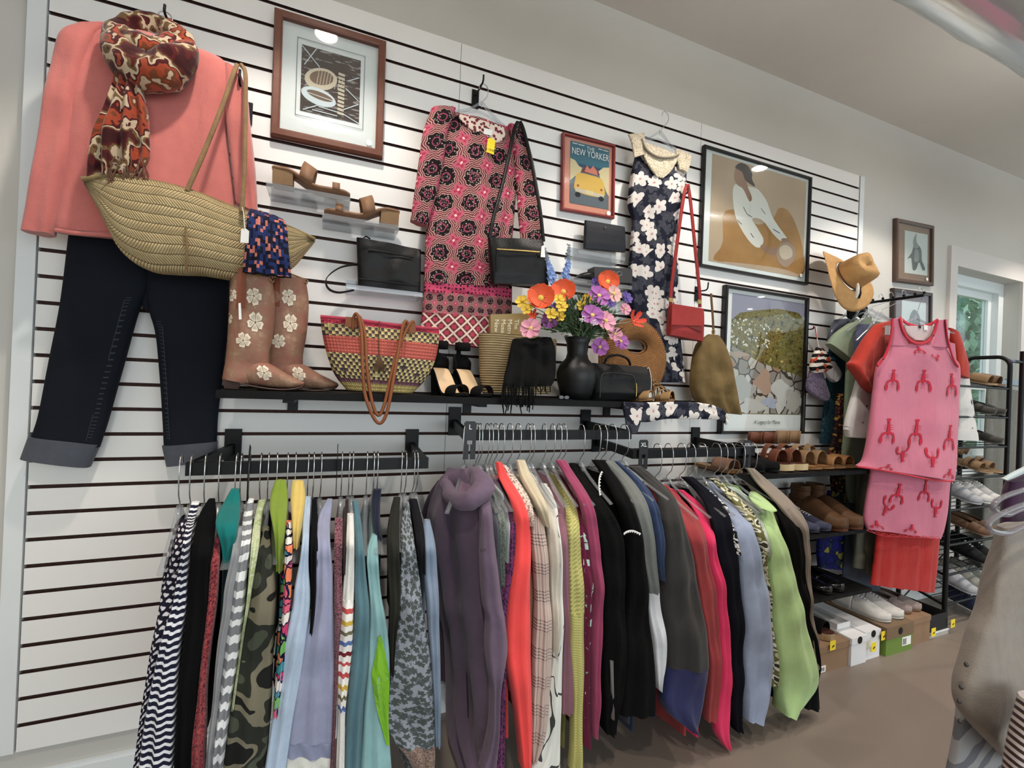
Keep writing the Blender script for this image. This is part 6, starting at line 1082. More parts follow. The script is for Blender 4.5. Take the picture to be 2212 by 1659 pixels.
def bloom(kind, c, r, nrm_, par):
    (b, ct), pm_, cm = FL[kind]; z = nrm(nrm_); x = nrm(np.cross((0.1, .3, 1), z)); y = np.cross(z, x); R = Matrix(((x[0], y[0], z[0]), (x[1], y[1], z[1]), (x[2], y[2], z[2])))
    if kind not in FDATA:
        me = []
        for q, nm, mm in ((b, 'petals', pm_), (ct, 'flower_centre', cm)):
            d = bpy.data.meshes.new(kind+'_'+nm); d.from_pydata(q.v, [], q.f); d.polygons.foreach_set('use_smooth', [True]*len(q.f)); d.materials.append(mm); me.append(d)
        FDATA[kind] = me
    for d, nm in zip(FDATA[kind], ('petals', 'flower_centre')):
        o = bpy.data.objects.new(nm, d); COL.objects.link(o); o.parent = par; o.location = tuple(c-WL[par.name]); o.rotation_euler = R.to_euler(); o.scale = (r, r, r); WL[o.name] = c
BL = [('poppy', 1168, 645, 27, -.25, 'large orange poppy at the left of the vase bouquet'), ('poppy', 1217, 632, 25, -.23, 'large orange poppy above the vase, right of the other large one'), ('poppy', 1312, 610, 23, -.17, 'orange poppy high at the right of the bouquet behind a purple cosmos'),
      ('red_lily', 1368, 695, 22, -.27, 'red-orange lily at the right tip of the bouquet by the rattan bag'), ('red_lily', 1150, 682, 12, -.2, 'small red bud left of the bouquet under the large poppy'),
      ('yellow_daisy', 1128, 652, 14, -.22, 'yellow daisy at the far left tip of the bouquet'), ('yellow_daisy', 1138, 668, 12, -.24, 'yellow daisy just below the far left one'), ('yellow_daisy', 1207, 647, 12, -.26, 'yellow daisy between the two large poppies'), ('yellow_daisy', 1214, 663, 13, -.27, 'yellow daisy below the gap of the poppies'),
      ('yellow_daisy', 1190, 678, 14, -.27, 'yellow daisy under the left poppy, in a lower pair on the left'), ('yellow_daisy', 1210, 684, 12, -.26, 'yellow daisy low in the centre left of the bouquet'), ('yellow_daisy', 1256, 660, 13, -.23, 'yellow daisy right of the upper poppy'), ('yellow_daisy', 1268, 645, 11, -.21, 'yellow daisy high in the middle beside the purple cosmos'), ('yellow_daisy', 1316, 712, 11, -.24, 'yellow daisy among the pink cosmos on the right'),
      ('purple_cosmos', 1293, 640, 25, -.25, 'purple cosmos high on the right half of the bouquet'), ('purple_cosmos', 1279, 682, 25, -.28, 'purple cosmos in the middle right of the bouquet, below the high one'), ('purple_cosmos', 1295, 750, 20, -.25, 'purple cosmos hanging low above the duffle bag'), ('purple_cosmos', 1188, 692, 18, -.24, 'purple cosmos low at the left beside the yellow daisies'), ('purple_cosmos', 1340, 738, 20, -.22, 'purple cosmos at the lower right by the rattan bag'),
      ('pink_cosmos', 1147, 710, 22, -.27, 'pale pink cosmos at the lower left over the museum book'), ('pink_cosmos', 1308, 694, 23, -.28, 'pink cosmos on the right of the bouquet beside the purple one'), ('pink_cosmos', 1328, 722, 17, -.26, 'pink cosmos drooping at the lower right of the bouquet'), ('pink_cosmos', 1350, 668, 14, -.2, 'small pink cosmos near the right edge of the bouquet'),
      ('blush_cosmos', 1325, 635, 19, -.22, 'blush pink cosmos high on the right beside the orange poppy'), ('violet', 1352, 644, 15, -.17, 'violet bloom at the right edge against the navy dress'), ('violet', 1286, 610, 11, -.15, 'small violet bloom high in the middle of the bouquet'), ('violet', 1318, 655, 12, -.18, 'violet bloom between the purple and pink cosmos'), ('violet', 1200, 665, 11, -.18, 'dim violet bloom behind the yellow daisies')]
rnd = random.Random(11)
for kind, x, y, r, Yd, lb in BL:
    c = P(x, y, Yd); b0 = vt+V(rnd.uniform(-.012, .012), rnd.uniform(-.012, .012), -.03); t = thing({'red_lily': 'lily_stem', 'poppy': 'poppy_stem', 'yellow_daisy': 'daisy_stem', 'violet': 'violet_stem'}.get(kind, 'cosmos_stem'), lb, 'flower', b0, 'silk flowers in the black vase')
    md = b0*.45+c*.55+V(0, .0, .03); m = MB(); m.tube([b0, b0+V(0, 0, .05)+(c-b0)*.12, md, c], .0016, 5, res=14); m.build('stem', rnd.choice((gst, gst, ggr)), t)
    m = MB()
    for k in range(6):
        q = b0+(md-b0)*(.35+.12*k)+V(0, 0, .02); d = nrm(V(rnd.uniform(-1, 1), rnd.uniform(-1, .3), rnd.uniform(-.2, .8))); s2 = nrm(np.cross(d, (.2, 1, .3))); L = rnd.uniform(.02, .05); m.face([q, q+d*L*.5+s2*L*.14, q+d*L, q+d*L*.5-s2*L*.14], rnd.randrange(2))
    m.build('leaves', lf, t); bloom(kind, c, .9*r*mpp(Yd), V(rnd.uniform(-.25, .25)+(x-1243)*.003-.3, -1, rnd.uniform(.1, .5)), t)
def spike(pts, lb, n, cols):
    p3 = pth(pts); t = thing('delphinium_stem', lb, 'flower', vt+V(0, 0, -.03), 'silk flowers in the black vase'); m = MB(); q = catmull([vt+V(0, 0, -.03)]+p3, 30); m.tube(q, .0018, 5); m.build('stem', gst, t); q = catmull(p3, n); rd_ = random.Random(n)
    m = MB()
    for k, c in enumerate(q):
        f = 1-k/n
        for j in range(3):
            cc = c+V(rd_.uniform(-1, 1), rd_.uniform(-1, .5), rd_.uniform(-.6, .6))*.012*(.4+f); r = (.004+.010*f); a0 = rd_.random()*6
            for i in range(5):
                a = a0+i*2*pi/5; e = V(cos(a), -.35, sin(a))*r; w = V(-sin(a), 0, cos(a))*r*.45; m.face([cc, cc+e*.6+w, cc+e, cc+e*.6-w], 0 if f > .3 else 1)
    m.build('florets', cols, t)
dc = [flat('delphinium_blue', (122, 148, 206), .6), flat('delphinium_bud', (112, 124, 140), .6)]
spike([(1204, 640, -.17), (1192, 600, -.17), (1184, 572, -.165), (1177, 538, -.16)], 'blue delphinium spike at upper left of the bouquet', 26, dc); spike([(1216, 640, -.15), (1220, 600, -.15), (1225, 570, -.15), (1228, 530, -.15)], 'blue delphinium spike right of the other blue one', 22, dc)
for x, y, lb in ((1258, 690, 'white yarrow cluster in the middle of the bouquet'), (1283, 697, 'white yarrow cluster just right of the middle one')):
    c = P(x, y, -.325); t = thing('yarrow_stem', lb, 'flower', vt+V(0, 0, -.03), 'silk flowers in the black vase'); m = MB(); m.tube([vt+V(0, 0, -.03), vt*.5+c*.5, c], .0014, 5, res=10); m.build('stem', ggr, t); m = MB()
    for k in range(26): a = rnd.random()*6.28; q = sqrt(rnd.random())*.014; m.ball(c+V(cos(a)*q, -.006+rnd.random()*.004, sin(a)*q*.8), .0021, 3)
    m.build('florets', WHITE, t)
t = thing('greenery_sprig', 'dark feathery greenery filling the middle of the bouquet', 'foliage', vt); m = MB()
for k in range(16): a = rnd.uniform(-1.25, 1.25); e = vt+V(sin(a)*.17*rnd.uniform(.6, 1.1), rnd.uniform(-.09, .03), cos(a)*.13*rnd.uniform(.5, 1.1)+.02); m.tube([vt+V(0, 0, -.03), vt+V(0, 0, .03)+(e-vt)*.3, e], .0011, 4, res=8)
m.build('stems', ggr, t); m = MB()
for k in range(900):
    a = rnd.uniform(-1.4, 1.4); rr = rnd.random()**.6; q = vt+V(sin(a)*.15*rr, rnd.uniform(-.08, .03), cos(a)*.14*rr+.0); d = nrm(V(sin(a)+rnd.uniform(-.6, .6), rnd.uniform(-.6, .3), cos(a)+rnd.uniform(-.6, .6))); s2 = nrm(np.cross(d, (.2, 1, .3))); L = rnd.uniform(.015, .04); m.face([q, q+d*L*.5+s2*L*.09, q+d*L, q+d*L*.5-s2*L*.09], rnd.randrange(2))
m.build('fronds', lf, t)
# folded sunglasses, duffle, rattan bag, lace-up shoes
t = thing('folded_sunglasses', 'small black folded sunglasses on the shelf in front of the vase', 'sunglasses', P(1222, 866, -.262)); gl_ = flat('glossy_black', (14, 14, 16), .12, .6)
for dx in (0, .022):
    m = MB(); c = P(1213, 858, -.268)+V(dx, 0, 0); m.prism([c+V(cos(a)*.010, 0, sin(a)*.006) for a in np.linspace(0, 2*pi, 15)[:-1]], (0, .003, 0)); m.build('lens', gl_, t)
m = MB(); m.tube(pth([(1204, 855, -.262), (1220, 862, -.255), (1238, 864, -.25)]), .002, 5, res=8); m.build('temple', gl_, t)
t = thing('black_duffle_bag', 'small black duffle bag with round front pocket on the shelf beside the vase', 'bag', P(1335, 860, -.2)); ny = leather('black_nylon_leather', (19, 18, 19), .5, 180); s = soft_bag(t, [(1268, 784, ), (1396, 794), (1400, 862), (1270, 862)], -.17, .13, ny, wob=.012)
m = MB(); m.tube(pth([(1305, 786, -.17), (1313, 772, -.18), (1335, 767, -.185), (1355, 775, -.18), (1362, 788, -.17)]), .005, 8, res=24); m.build('handle', ny, t)
m = MB(); m.tube(pth([(1296, 858), (1298, 818), (1310, 806), (1350, 808), (1370, 816), (1374, 858)], -.238), .0022, 6, res=30); m.build('pocket_piping', flat('grey_piping', (44, 42, 42), .5), t); m = MB(); m.tube(pth([(1374, 828), (1375, 840), (1374, 856)], -.241), .002, 6, res=6); m.build('zip', BRASS, t)
m = MB(); m.prism(pth([(1400, 852), (1406, 846), (1413, 852), (1413, 866), (1400, 866)], -.25), (0, .001, 0)); tg = m.build('price_tag', WHITE, t); m = MB(); m.tube(pth([(1406, 848, -.25), (1407, 820, -.24), (1402, 795, -.2), (1398, 797, -.2)]), .001, 5, res=10); m.build('string', WHITE, tg)
M = Mt('rattan_coil', .6, .3); u = M.uv(); x, y, _ = M.sep(u); h = M.ma('MULTIPLY', M.ma('ABSOLUTE', M.ma('SINE', M.ma('MULTIPLY', y, pi/.0075))), M.ma('ABSOLUTE', M.ma('SINE', M.ma('MULTIPLY', x, pi/.009)))); M.base(M.mix(M.ma('LESS_THAN', h, .22), M.mix(M.noise(u, 30, 2)[0], (188, 128, 66), (150, 94, 44)), (94, 56, 28))); M.bump(h, .8, .004); rat = M.m
t = thing('rattan_bag', 'round brown woven rattan bag with half-moon handle hole behind the duffle', 'handbag', P(1370, 850, -.1)); cc = P(1368, 776, -.1); Rr = 76*mpp(-.1); hcx, hcz, hr1, hr2 = .006, .056, .056, .034
m = MB()
for sg in (-1, 1):
    rg = []
    for f in np.linspace(0, 1, 12):
        rg.append([cc+V((hcx+hr1*cos(a))*(1-f)+Rr*1.0*cos(a)*f, sg*.032*sin(pi*(.08+.84*f))**.6, (hcz+hr2*sin(a))*(1-f)+Rr*sin(a)*f) for a in np.linspace(0, 2*pi, 49)[:-1]])
    m.grid(rg, lambda i, j: (i/48*2*pi*.12, j/11*(Rr)), True, False, 0, True, sg > 0)
m.build('body', rat, t); m = MB()
for r1, r2, cx0, cz0 in ((Rr, Rr, 0, 0), (hr1, hr2, hcx, hcz)): m.tube([cc+V(cx0+r1*cos(a), 0, cz0+r2*sin(a)) for a in np.linspace(0, 2*pi, 61)[:-1]], .012 if r1 == Rr else .007, 8, True)
m.build('rim', rat, t)
tanst = leather('tan_strap', (176, 132, 82), .5); tso = leather('tan_sole', (160, 112, 66), .5)
for x0, lb in ((1.958, 'tan lace-up gladiator shoe on the shelf next to the rattan bag'), (2.065, 'tan lace-up gladiator shoe on the shelf next to the olive sling bag')):
    shoe('gladiator_shoe', lb, 'shoe', V(x0, -.03, SZ+.002), (.12, -1), .235, .082, 'gladiator', tanst, tso, flat('shoe_inside', (62, 44, 30), .8), 'tan gladiator shoes on the display shelf', heel=.018, plat=.010)
# floral cloth along the shelf edge
t = thing('floral_sash', 'navy floral cloth lying along the shelf edge in front of the tan shoes', 'garment', P(1450, 900, -.29)); m = MB()
m.loft([(P(a, b, -.292), P(c, d, -.292)) for a, b, c, d in ((1346, 868, 1348, 902), (1390, 869, 1392, 912), (1440, 868, 1440, 905), (1490, 868, 1492, 905), (1535, 874, 1532, 906), (1560, 884, 1556, 908), (1574, 900, 1568, 918))], [.012, .016, .016, .016, .014, .01], (0, -1, 0), 30, 50, (1.5, .003, 0), wob=.008, wf=14); m.build('cloth', nfl, t)
m = MB(); m.loft(rows2([(1348, 878, 1388, 880), (1350, 905, 1384, 910), (1354, 935, 1376, 936)], -.305), [.01, .014, .01], (0, -1, 0), 24, 16, (1.5, .003, 0)); m.build('hanging_end', nfl, t)
# ------------------------------------------------------------------ children's clothes on the faceout arm
b = P(1846, 645, -.002); t = thing('faceout_arm', 'black faceout arm with knobs carrying the children\'s clothes', 'hook', b, 'black pegs and arms hooked in the slatwall'); m = MB(); m.box(b+V(-.02, -.008, -.075), b+V(.02, 0, .05)); m.build('plate', BLACK, t)
AX = b[0]+.0; AZ = P(1975, 636, -.325)[2]; m = MB(); m.tube([V(AX, -.004, AZ+.0), V(AX, -.17, AZ), V(AX, -.34, AZ)], 1, 6, flat=(.012, .016), wdir=(1, 0, 0)); m.build('arm', BLACK, t)
for y in (-.05, -.1, -.15, -.2, -.25, -.3, -.34): m = MB(); m.ball((AX, y, AZ+.014), .007, 6); m.build('knob', BLACK, t)
gk = 'children\'s clothes on the faceout arm'
def kid_hanger(Y, L, R, nk, lb): wall_hanger(tuple(pxof(V(AX, Y, AZ+.03))), L, R, Y, lb, nk)
def pxof(p):
    d = np.asarray(p)-CAM; f = d.dot(_fw); return CX+FPX*d.dot(_rt)/f, CY-FPX*d.dot(_up)/f
def cloth(name, lb, cat, pieces, base, group=gk):
    t = thing(name, lb, cat, base, group)
    for nm, rr, Y, th, mat, fold in pieces:
        m = MB(); s = m.loft(rows2(rr, Y), th, (0, -1, 0), 36, max(12, 6*len(rr)), fold, wob=.010, wf=9, p=.5); dec = mat[1](m, s) if isinstance(mat, tuple) else []
        m.build(nm, ([mat[0]] if isinstance(mat, tuple) else [mat])+dec, t)
    return t
pinkp = fab('bubblegum_pink', (208, 112, 136), .06); redt = fab('lobster_red_trim', (204, 30, 56), .05); orr = fab('orange_red_cotton', (192, 52, 38), .06); lobr = flat('lobster_print', (196, 20, 50), .85)
def lobster(m, s, u, v, sz, rot):
    D = lambda pts: m.decal(s, u, v, [(x*1.75*cos(rot)-y*sin(rot)*(1+.75*abs(sin(rot))), x*1.75*sin(rot)+y*cos(rot)) for x, y in pts], sz*1.3, 0, 1, 1, .0045)
    D([(0, .46), (.10, .36), (.13, .2), (.10, .05), (.08, -.16), (.06, -.3), (-.06, -.3), (-.08, -.16), (-.10, .05), (-.13, .2), (-.10, .36)]); D([(-.06, -.29), (.06, -.29), (.16, -.40), (.06, -.44), (-.06, -.44), (-.16, -.40)])
    for q in (1, -1):
        D([(q*.06, .26), (q*.06, .36), (q*.26, .42), (q*.40, .58), (q*.50, .56), (q*.42, .38), (q*.30, .29)][::q]); D([(q*.4, .5), (q*.34, .68), (q*.36, .88), (q*.44, 1.0), (q*.43, .82), (q*.47, .97), (q*.54, .8), (q*.52, .62)][::q])
        for k in range(3): y = .14-.12*k; D([(q*.1, y), (q*.32, y-.02+.03*k), (q*.32, y-.04+.03*k), (q*.1, y-.03)][::q])
        D([(q*.02, .44), (q*.1, .8), (q*.12, .8), (q*.05, .44)][::q])
def lobs(lst, sz): 
    def f(m, s):
        for u, v, r in lst: lobster(m, s, u, v, sz, r)
        return [lobr]
    return f
def starry(lst):
    def f(m, s):
        for u, v, z in lst: m.decal(s, u, v, [(cos(pi/2+k*pi/5)*(1 if k % 2 == 0 else .42), sin(pi/2+k*pi/5)*(1 if k % 2 == 0 else .42)) for k in range(10)], z, .2, 1)
        return [flat('star_print', (62, 62, 74), .85)]
    return f
sage = fab('sage_cotton', (134, 150, 122)); tealk = Mt('teal_speckle', .9, .15); u = tealk.uv((200, 200, 1)); tealk.base(tealk.mix(tealk.ma('LESS_THAN', tealk.vor(u, 1.0)[0], .3), (28, 60, 74), (72, 112, 124))); tealk = tealk.m
dflo = multi_floral('dark_fall_floral', (34, 24, 26), [(60, 34, 34), (40, 28, 30), (176, 128, 60), (44, 30, 30), (120, 52, 44), (36, 26, 28)], 70)
cloth('teal_leggings', 'dark teal speckled leggings hanging closest to the slatwall', 'leggings', [('leg', [(1798, 700, 1832, 705), (1788, 800, 1828, 805), (1778, 900, 1822, 905), (1772, 958, 1806, 960)], -.06, .03, tealk, (1, .004, 0)), ('leg', [(1820, 720, 1845, 725), (1812, 850, 1836, 855), (1806, 955, 1830, 958)], -.07, .03, tealk, None)], P(1800, 960, -.06))
cloth('fall_floral_pants', 'dark trousers with small mustard flowers, behind the sage green set', 'trousers', [('leg', [(1808, 850, 1842, 850), (1802, 930, 1836, 935), (1790, 990, 1828, 995), (1796, 1050, 1834, 1060), (1800, 1085, 1828, 1088)], -.09, .03, dflo, (1.5, .004, 0))], P(1815, 1080, -.09))
cloth('blue_floral_dress', 'royal blue dress with yellow flowers hanging low behind the shoe shelves', 'dress', [('skirt', [(1790, 1060, 1860, 1065), (1775, 1130, 1860, 1135), (1765, 1180, 1852, 1185), (1768, 1225, 1842, 1232)], -.1, .04, multi_floral('blue_yellow_floral', (24, 26, 60), [(30, 34, 120), (26, 30, 96), (150, 140, 70), (30, 34, 110), (44, 60, 70)], 26), (2, .006, 0))], P(1805, 1230, -.1))
cloth('faded_denim_pants', 'faded dark denim trousers hanging low beside the red ones', 'trousers', [('leg', [(1830, 1080, 1880, 1085), (1826, 1160, 1880, 1165), (1822, 1250, 1900, 1258), (1850, 1268, 1890, 1276)], -.13, .03, fab('faded_denim', (78, 92, 112), .25), (1, .005, 0))], P(1850, 1270, -.13))
cloth('sage_green_set', 'sage green short-sleeved set behind the star pyjamas', 'pyjamas', [('body', [(1845, 690, 1960, 705), (1832, 740, 1968, 745), (1826, 850, 1960, 850), (1822, 950, 1955, 950), (1815, 1010, 1950, 1010)], -.15, .04, sage, (1.5, .006, 0)), ('sleeve', [(1834, 700, 1880, 684), (1805, 720, 1865, 745), (1788, 742, 1840, 785)], -.16, .05, sage, None), ('trousers', [(1826, 1005, 1852, 1010), (1830, 1060, 1860, 1065), (1836, 1086, 1862, 1090)], -.15, .03, sage, None)], P(1880, 1090, -.15))
cloth('olive_pants', 'grey olive trousers hanging left of the red trousers', 'trousers', [('leg', [(1852, 1000, 1900, 1004), (1850, 1080, 1898, 1085), (1848, 1160, 1896, 1165), (1842, 1225, 1868, 1228)], -.19, .03, fab('grey_olive', (104, 102, 86)), (1, .004, 0)), ('leg', [(1868, 1090, 1900, 1095), (1868, 1180, 1898, 1185), (1870, 1240, 1894, 1244)], -.2, .03, fab('grey_olive', 0), None)], P(1870, 1240, -.19))
cloth('blue_tee', 'dusky blue top between the sage and orange ones', 'top', [('body', [(1858, 700, 1970, 708), (1846, 735, 1975, 740), (1850, 820, 1970, 820), (1852, 900, 1968, 900)], -.205, .03, fab('dusky_blue', (86, 92, 128)), None)], P(1900, 900, -.2))
wht = fab('star_white_cotton', (216, 212, 208), .05)
cloth('star_pajamas', 'white pyjama top printed with dark stars behind the lobster set', 'pyjamas', [('body', [(1905, 720, 2020, 735), (1890, 800, 2035, 810), (1885, 880, 2030, 890), (1880, 940, 2030, 960)], -.235, .03, wht, (1, .004, 0)),
  ('sleeve', [(1868, 760, 1900, 770), (1850, 830, 1885, 840), (1832, 890, 1878, 900), (1826, 928, 1876, 938)], -.25, .045, (wht, starry([(.45, .3, .011), (.55, .55, .011), (.5, .8, .009)])), None), ('cuff', [(1826, 920, 1873, 932), (1832, 944, 1872, 946)], -.25, .048, wht, None),
  ('sleeve', [(2062, 790, 2084, 800), (2064, 850, 2094, 856), (2066, 900, 2102, 906), (2066, 928, 2106, 934)], -.25, .045, (wht, starry([(.5, .1, .008), (.68, .42, .019), (.8, .6, .01), (.55, .9, .009)])), None), ('cuff', [(2063, 926, 2107, 934), (2062, 950, 2110, 952)], -.25, .048, wht, None)], P(1950, 950, -.24))
cloth('orange_red_set', 'orange-red tee and trousers behind the pink lobster set', 'pyjamas', [('body', [(1900, 705, 2050, 715), (1892, 760, 2062, 775), (1890, 850, 2056, 860), (1890, 930, 2050, 940)], -.27, .03, orr, None),
  ('sleeve', [(1890, 702, 1930, 692), (1866, 735, 1915, 740), (1845, 775, 1890, 790), (1836, 790, 1885, 820), (1862, 828, 1884, 850)], -.29, [.04, .06, .07, .07, .05], orr, (1, .006, 0)), ('sleeve', [(2042, 708, 2066, 722), (2060, 760, 2084, 775), (2066, 810, 2086, 818)], -.28, .05, orr, None),
  ('trousers', [(1898, 1030, 2036, 1050), (1894, 1120, 2030, 1130), (1888, 1200, 2024, 1210), (1880, 1262, 2016, 1280)], -.262, .03, fab('bright_red_cotton', (188, 36, 32), .06), (5, .014, 0))], P(1960, 1270, -.28))
kid_hanger(-.325, (1910, 705), (2060, 720), (1978, 690), 'clear hanger at the front of the faceout arm inside the pink lobster top')
kid_hanger(-.25, (1850, 735), (1960, 705), (1900, 680), 'clear hanger behind the lobster set with the star pyjamas'); kid_hanger(-.19, (1830, 715), (1930, 690), (1880, 672), 'clear hanger on the faceout arm inside the blue top'); kid_hanger(-.14, (1810, 720), (1900, 690), (1862, 668), 'clear hanger on the faceout arm inside the sage set'); kid_hanger(-.08, (1800, 700), (1880, 680), (1845, 660), 'clear hanger nearest the slatwall on the faceout arm')
t = thing('lobster_shorts', 'pink lobster-print pyjama shorts clipped below the lobster tank top', 'shorts', P(1960, 1160, -.31)); sc_ = lobs([(.3, .22, 0), (.8, .42, pi), (.2, .5, pi+.4), (.5, .74, 0), (.62, .14, 0), (.10, .76, 0)], .044)
m = MB(); s = m.loft(rows2([(1884, 1006, 2052, 1030), (1872, 1070, 2046, 1095), (1866, 1118, 2038, 1140), (1872, 1142, 2030, 1164)], -.312), .03, (0, -1, 0), 48, 30, (2, .006, 1), wob=.01, wf=8, p=.4); d_ = sc_(m, s); m.build('body', [pinkp]+d_, t)
m = MB(); q = catmull(pth([(1872, 1146), (1910, 1158), (1955, 1160), (1995, 1162), (2030, 1164)], -.345), 60)
m.tube(q, .0016, 5)
for k in range(10): a, c = q[k*6], q[min(k*6+6, 59)]; m.tube([a, a*.7+c*.3+V(0, 0, .009), a*.3+c*.7+V(0, 0, .009), c], .0014, 5, res=10)
m.build('scalloped_hem', redt, t)
for x0, y0, x1, y1 in ((1900, 730, 1928, 775), (2044, 738, 2062, 785)):
    m = MB(); m.loft(rows2([(x0, y0, x1, y0+5), (x0-6, y1, x1+4, y1+5)], -.305), .012, (0, -1, 0), 20, 8, (3, .002, 0)); m.build('waist_gather', pinkp, t)
t = thing('lobster_tank_top', 'pink tank top with red trim printed with red lobsters, frontmost on the arm', 'pyjamas', P(1960, 1030, -.35)); YT = -.362
m = MB(); s = m.loft(rows2([(1924, 742, 2036, 746), (1916, 765, 2052, 770), (1896, 790, 2070, 792), (1888, 850, 2068, 856), (1878, 930, 2064, 936), (1866, 990, 2062, 1005), (1852, 1006, 2058, 1038)], YT), [.03, .045, .05, .055, .06, .06, .06], (0, -1, 0), 56, 60, (1.5, .010, 2.2), wob=.012, wf=7, p=.45)
for u, v, r in ((.13, .40, 0), (.48, .40, 0), (.84, .42, 0), (.66, .23, pi), (.40, .07, 0), (.12, .645, 0), (.44, .645, 0), (.84, .665, 0), (.62, .82, pi), (.2, .91, 0), (.86, .90, 0), (.34, .8, pi-.3)): lobster(m, s, u, v, .045, r)
m.build('body', [pinkp, lobr], t)
for rr in ([(1927, 690, 1946, 686), (1926, 715, 1950, 722), (1922, 746, 1962, 748)], [(2024, 692, 2044, 690), (2016, 722, 2046, 722), (2004, 748, 2050, 752)]): m = MB(); m.loft(rows2(rr, YT-.002), .03, (0, -1, 0), 20, 14); m.build('strap', pinkp, t)
for pp in ([(1928, 688), (1925, 725), (1919, 752), (1908, 775), (1895, 790)], [(2042, 690), (2046, 725), (2053, 755), (2061, 778), (2070, 792)], [(1944, 687), (1950, 712), (1962, 732), (1982, 742), (2004, 738), (2018, 720), (2026, 692)], [(1944, 687), (1962, 700), (1988, 706), (2010, 700), (2026, 691)]):
    m = MB(); m.tube(pth(pp, YT-.022 if pp[1][1] != 700 else YT+.004), 1, 8, flat=(.016, .006), wdir=(.6, 0, .6) if len(pp) != 5 or pp[0][0] < 1940 else (0, .1, 1), res=26); m.build('red_trim', redt, t)
m = MB(); m.tube(pth([(1852, 1008), (1900, 1015), (1960, 1026), (2010, 1036), (2058, 1040)], YT-.03), 1, 6, flat=(.009, .004), wdir=(0, 0, 1), res=26); m.build('hem_trim', redt, t)
m = MB(); m.loft(rows2([(1952, 704, 2018, 704), (1960, 722, 2010, 724), (1975, 734, 1998, 736)], YT+.002), .008, (0, -1, 0), 16, 8); bk = m.build('inner_back', fab('pale_lining', (214, 190, 188)), t)
for a, c_, w_ in ((1985, (30, 30, 34), 5), (1996, (232, 230, 226), 8)): m = MB(); m.prism(pth([(a, 702), (a+w_, 703), (a+w_, 703+w_*1.3), (a, 702+w_*1.3)], YT-.006), (0, .001, 0)); m.build('care_label', flat('care_%d' % c_[0], c_, .8), bk)
for x, y in ((1918, 704), (2043, 712)): m = MB(); m.prism(pth([(x, y), (x+9, y+1), (x+8, y+20), (x-1, y+19)], -.372), (0, .012, 0)); tag(m.build('hanger_clip', flat('grey_clip', (176, 180, 176), .4)), 'grey hanger clip at the %s shoulder of the lobster set' % ('left' if x < 2000 else 'right'), 'clip', 'hanger clips on the lobster set')
# black bow, drawstring pouches
t = thing('black_bow', 'black velvet bow hanging above the sage green set', 'bow', P(1852, 690, -.12)); m = MB()
for sg in (-1, 1): m.loft([(P(1852, 676, -.12), P(1852, 682, -.12)), (P(1852+sg*12, 664, -.12), P(1852+sg*12, 690, -.12)), (P(1852+sg*20, 662, -.12), P(1852+sg*20, 688, -.12))], [.015, .03, .015], (0, -1, 0), 14, 10)
m.build('loops', bsu, t); m = MB(); m.ball(P(1852, 679, -.13), .009, 6); m.build('knot', bsu, t)
peg(1757, 705, .06, 'black peg holding the drawstring pouches', True, .01)
zor = Mt('zebra_orange', .8, .2); u = warp(zor, zor.uv((30, 30, 1)), .6, 1.2); f = zor.ma('FRACT', zor.sep(u)[1]); zor.base(zor.mix(zor.ma('GREATER_THAN', zor.noise(zor.uv(), 24, 2)[0], .56), zor.ramp(f, [(0, (24, 20, 22)), (.55, (232, 222, 208))]), (206, 76, 40))); zor = zor.m
t = thing('zebra_drawstring_pouch', 'small drawstring pouch in zebra stripes and orange flowers', 'pouch', P(1775, 805, -.1)); m = MB(); m.loft(rows2([(1764, 750, 1776, 752), (1756, 772, 1790, 772), (1752, 795, 1800, 792), (1758, 806, 1796, 800)], -.1), [.02, .05, .06, .04], (0, -1, 0), 28, 20, (3, .003, 0)); m.build('body', zor, t)
for x, mt_ in ((1760, redt), (1763, WHITE)): m = MB(); m.tube(pth([(x, 706, -.07), (1765, 730, -.085), (1770, 752, -.1)]), .0022, 5, res=10); m.build('cord', mt_, t)
cloth('purple_pouch', 'grey purple patterned pouch hanging below the zebra one', 'pouch', [('body', [(1752, 798, 1772, 800), (1744, 825, 1782, 830), (1746, 845, 1790, 855), (1768, 862, 1784, 866)], -.085, .035, knit('purple_grey_print', (112, 96, 116), (86, 76, 100), 90, 40), None)], P(1765, 864, -.085), 'pouches on the peg')
cloth('white_fluffy_pouch', 'small white frilly pouch beside the zebra one', 'pouch', [('body', [(1786, 780, 1800, 782), (1782, 800, 1816, 805), (1788, 815, 1812, 820), (1796, 822, 1802, 826)], -.11, .03, fab('frill_white', (206, 204, 208)), (4, .005, 0))], P(1797, 824, -.11), 'pouches on the peg')
cloth('sheer_garment_bag', 'sheer printed bundle above the sage green set', 'garment', [('body', [(1805, 690, 1850, 688), (1792, 715, 1840, 712), (1790, 735, 1812, 740)], -.1, .04, clear('sheer_plastic', (110, 112, 130), .15, .4, .45), (3, .006, 0))], P(1810, 740, -.1))
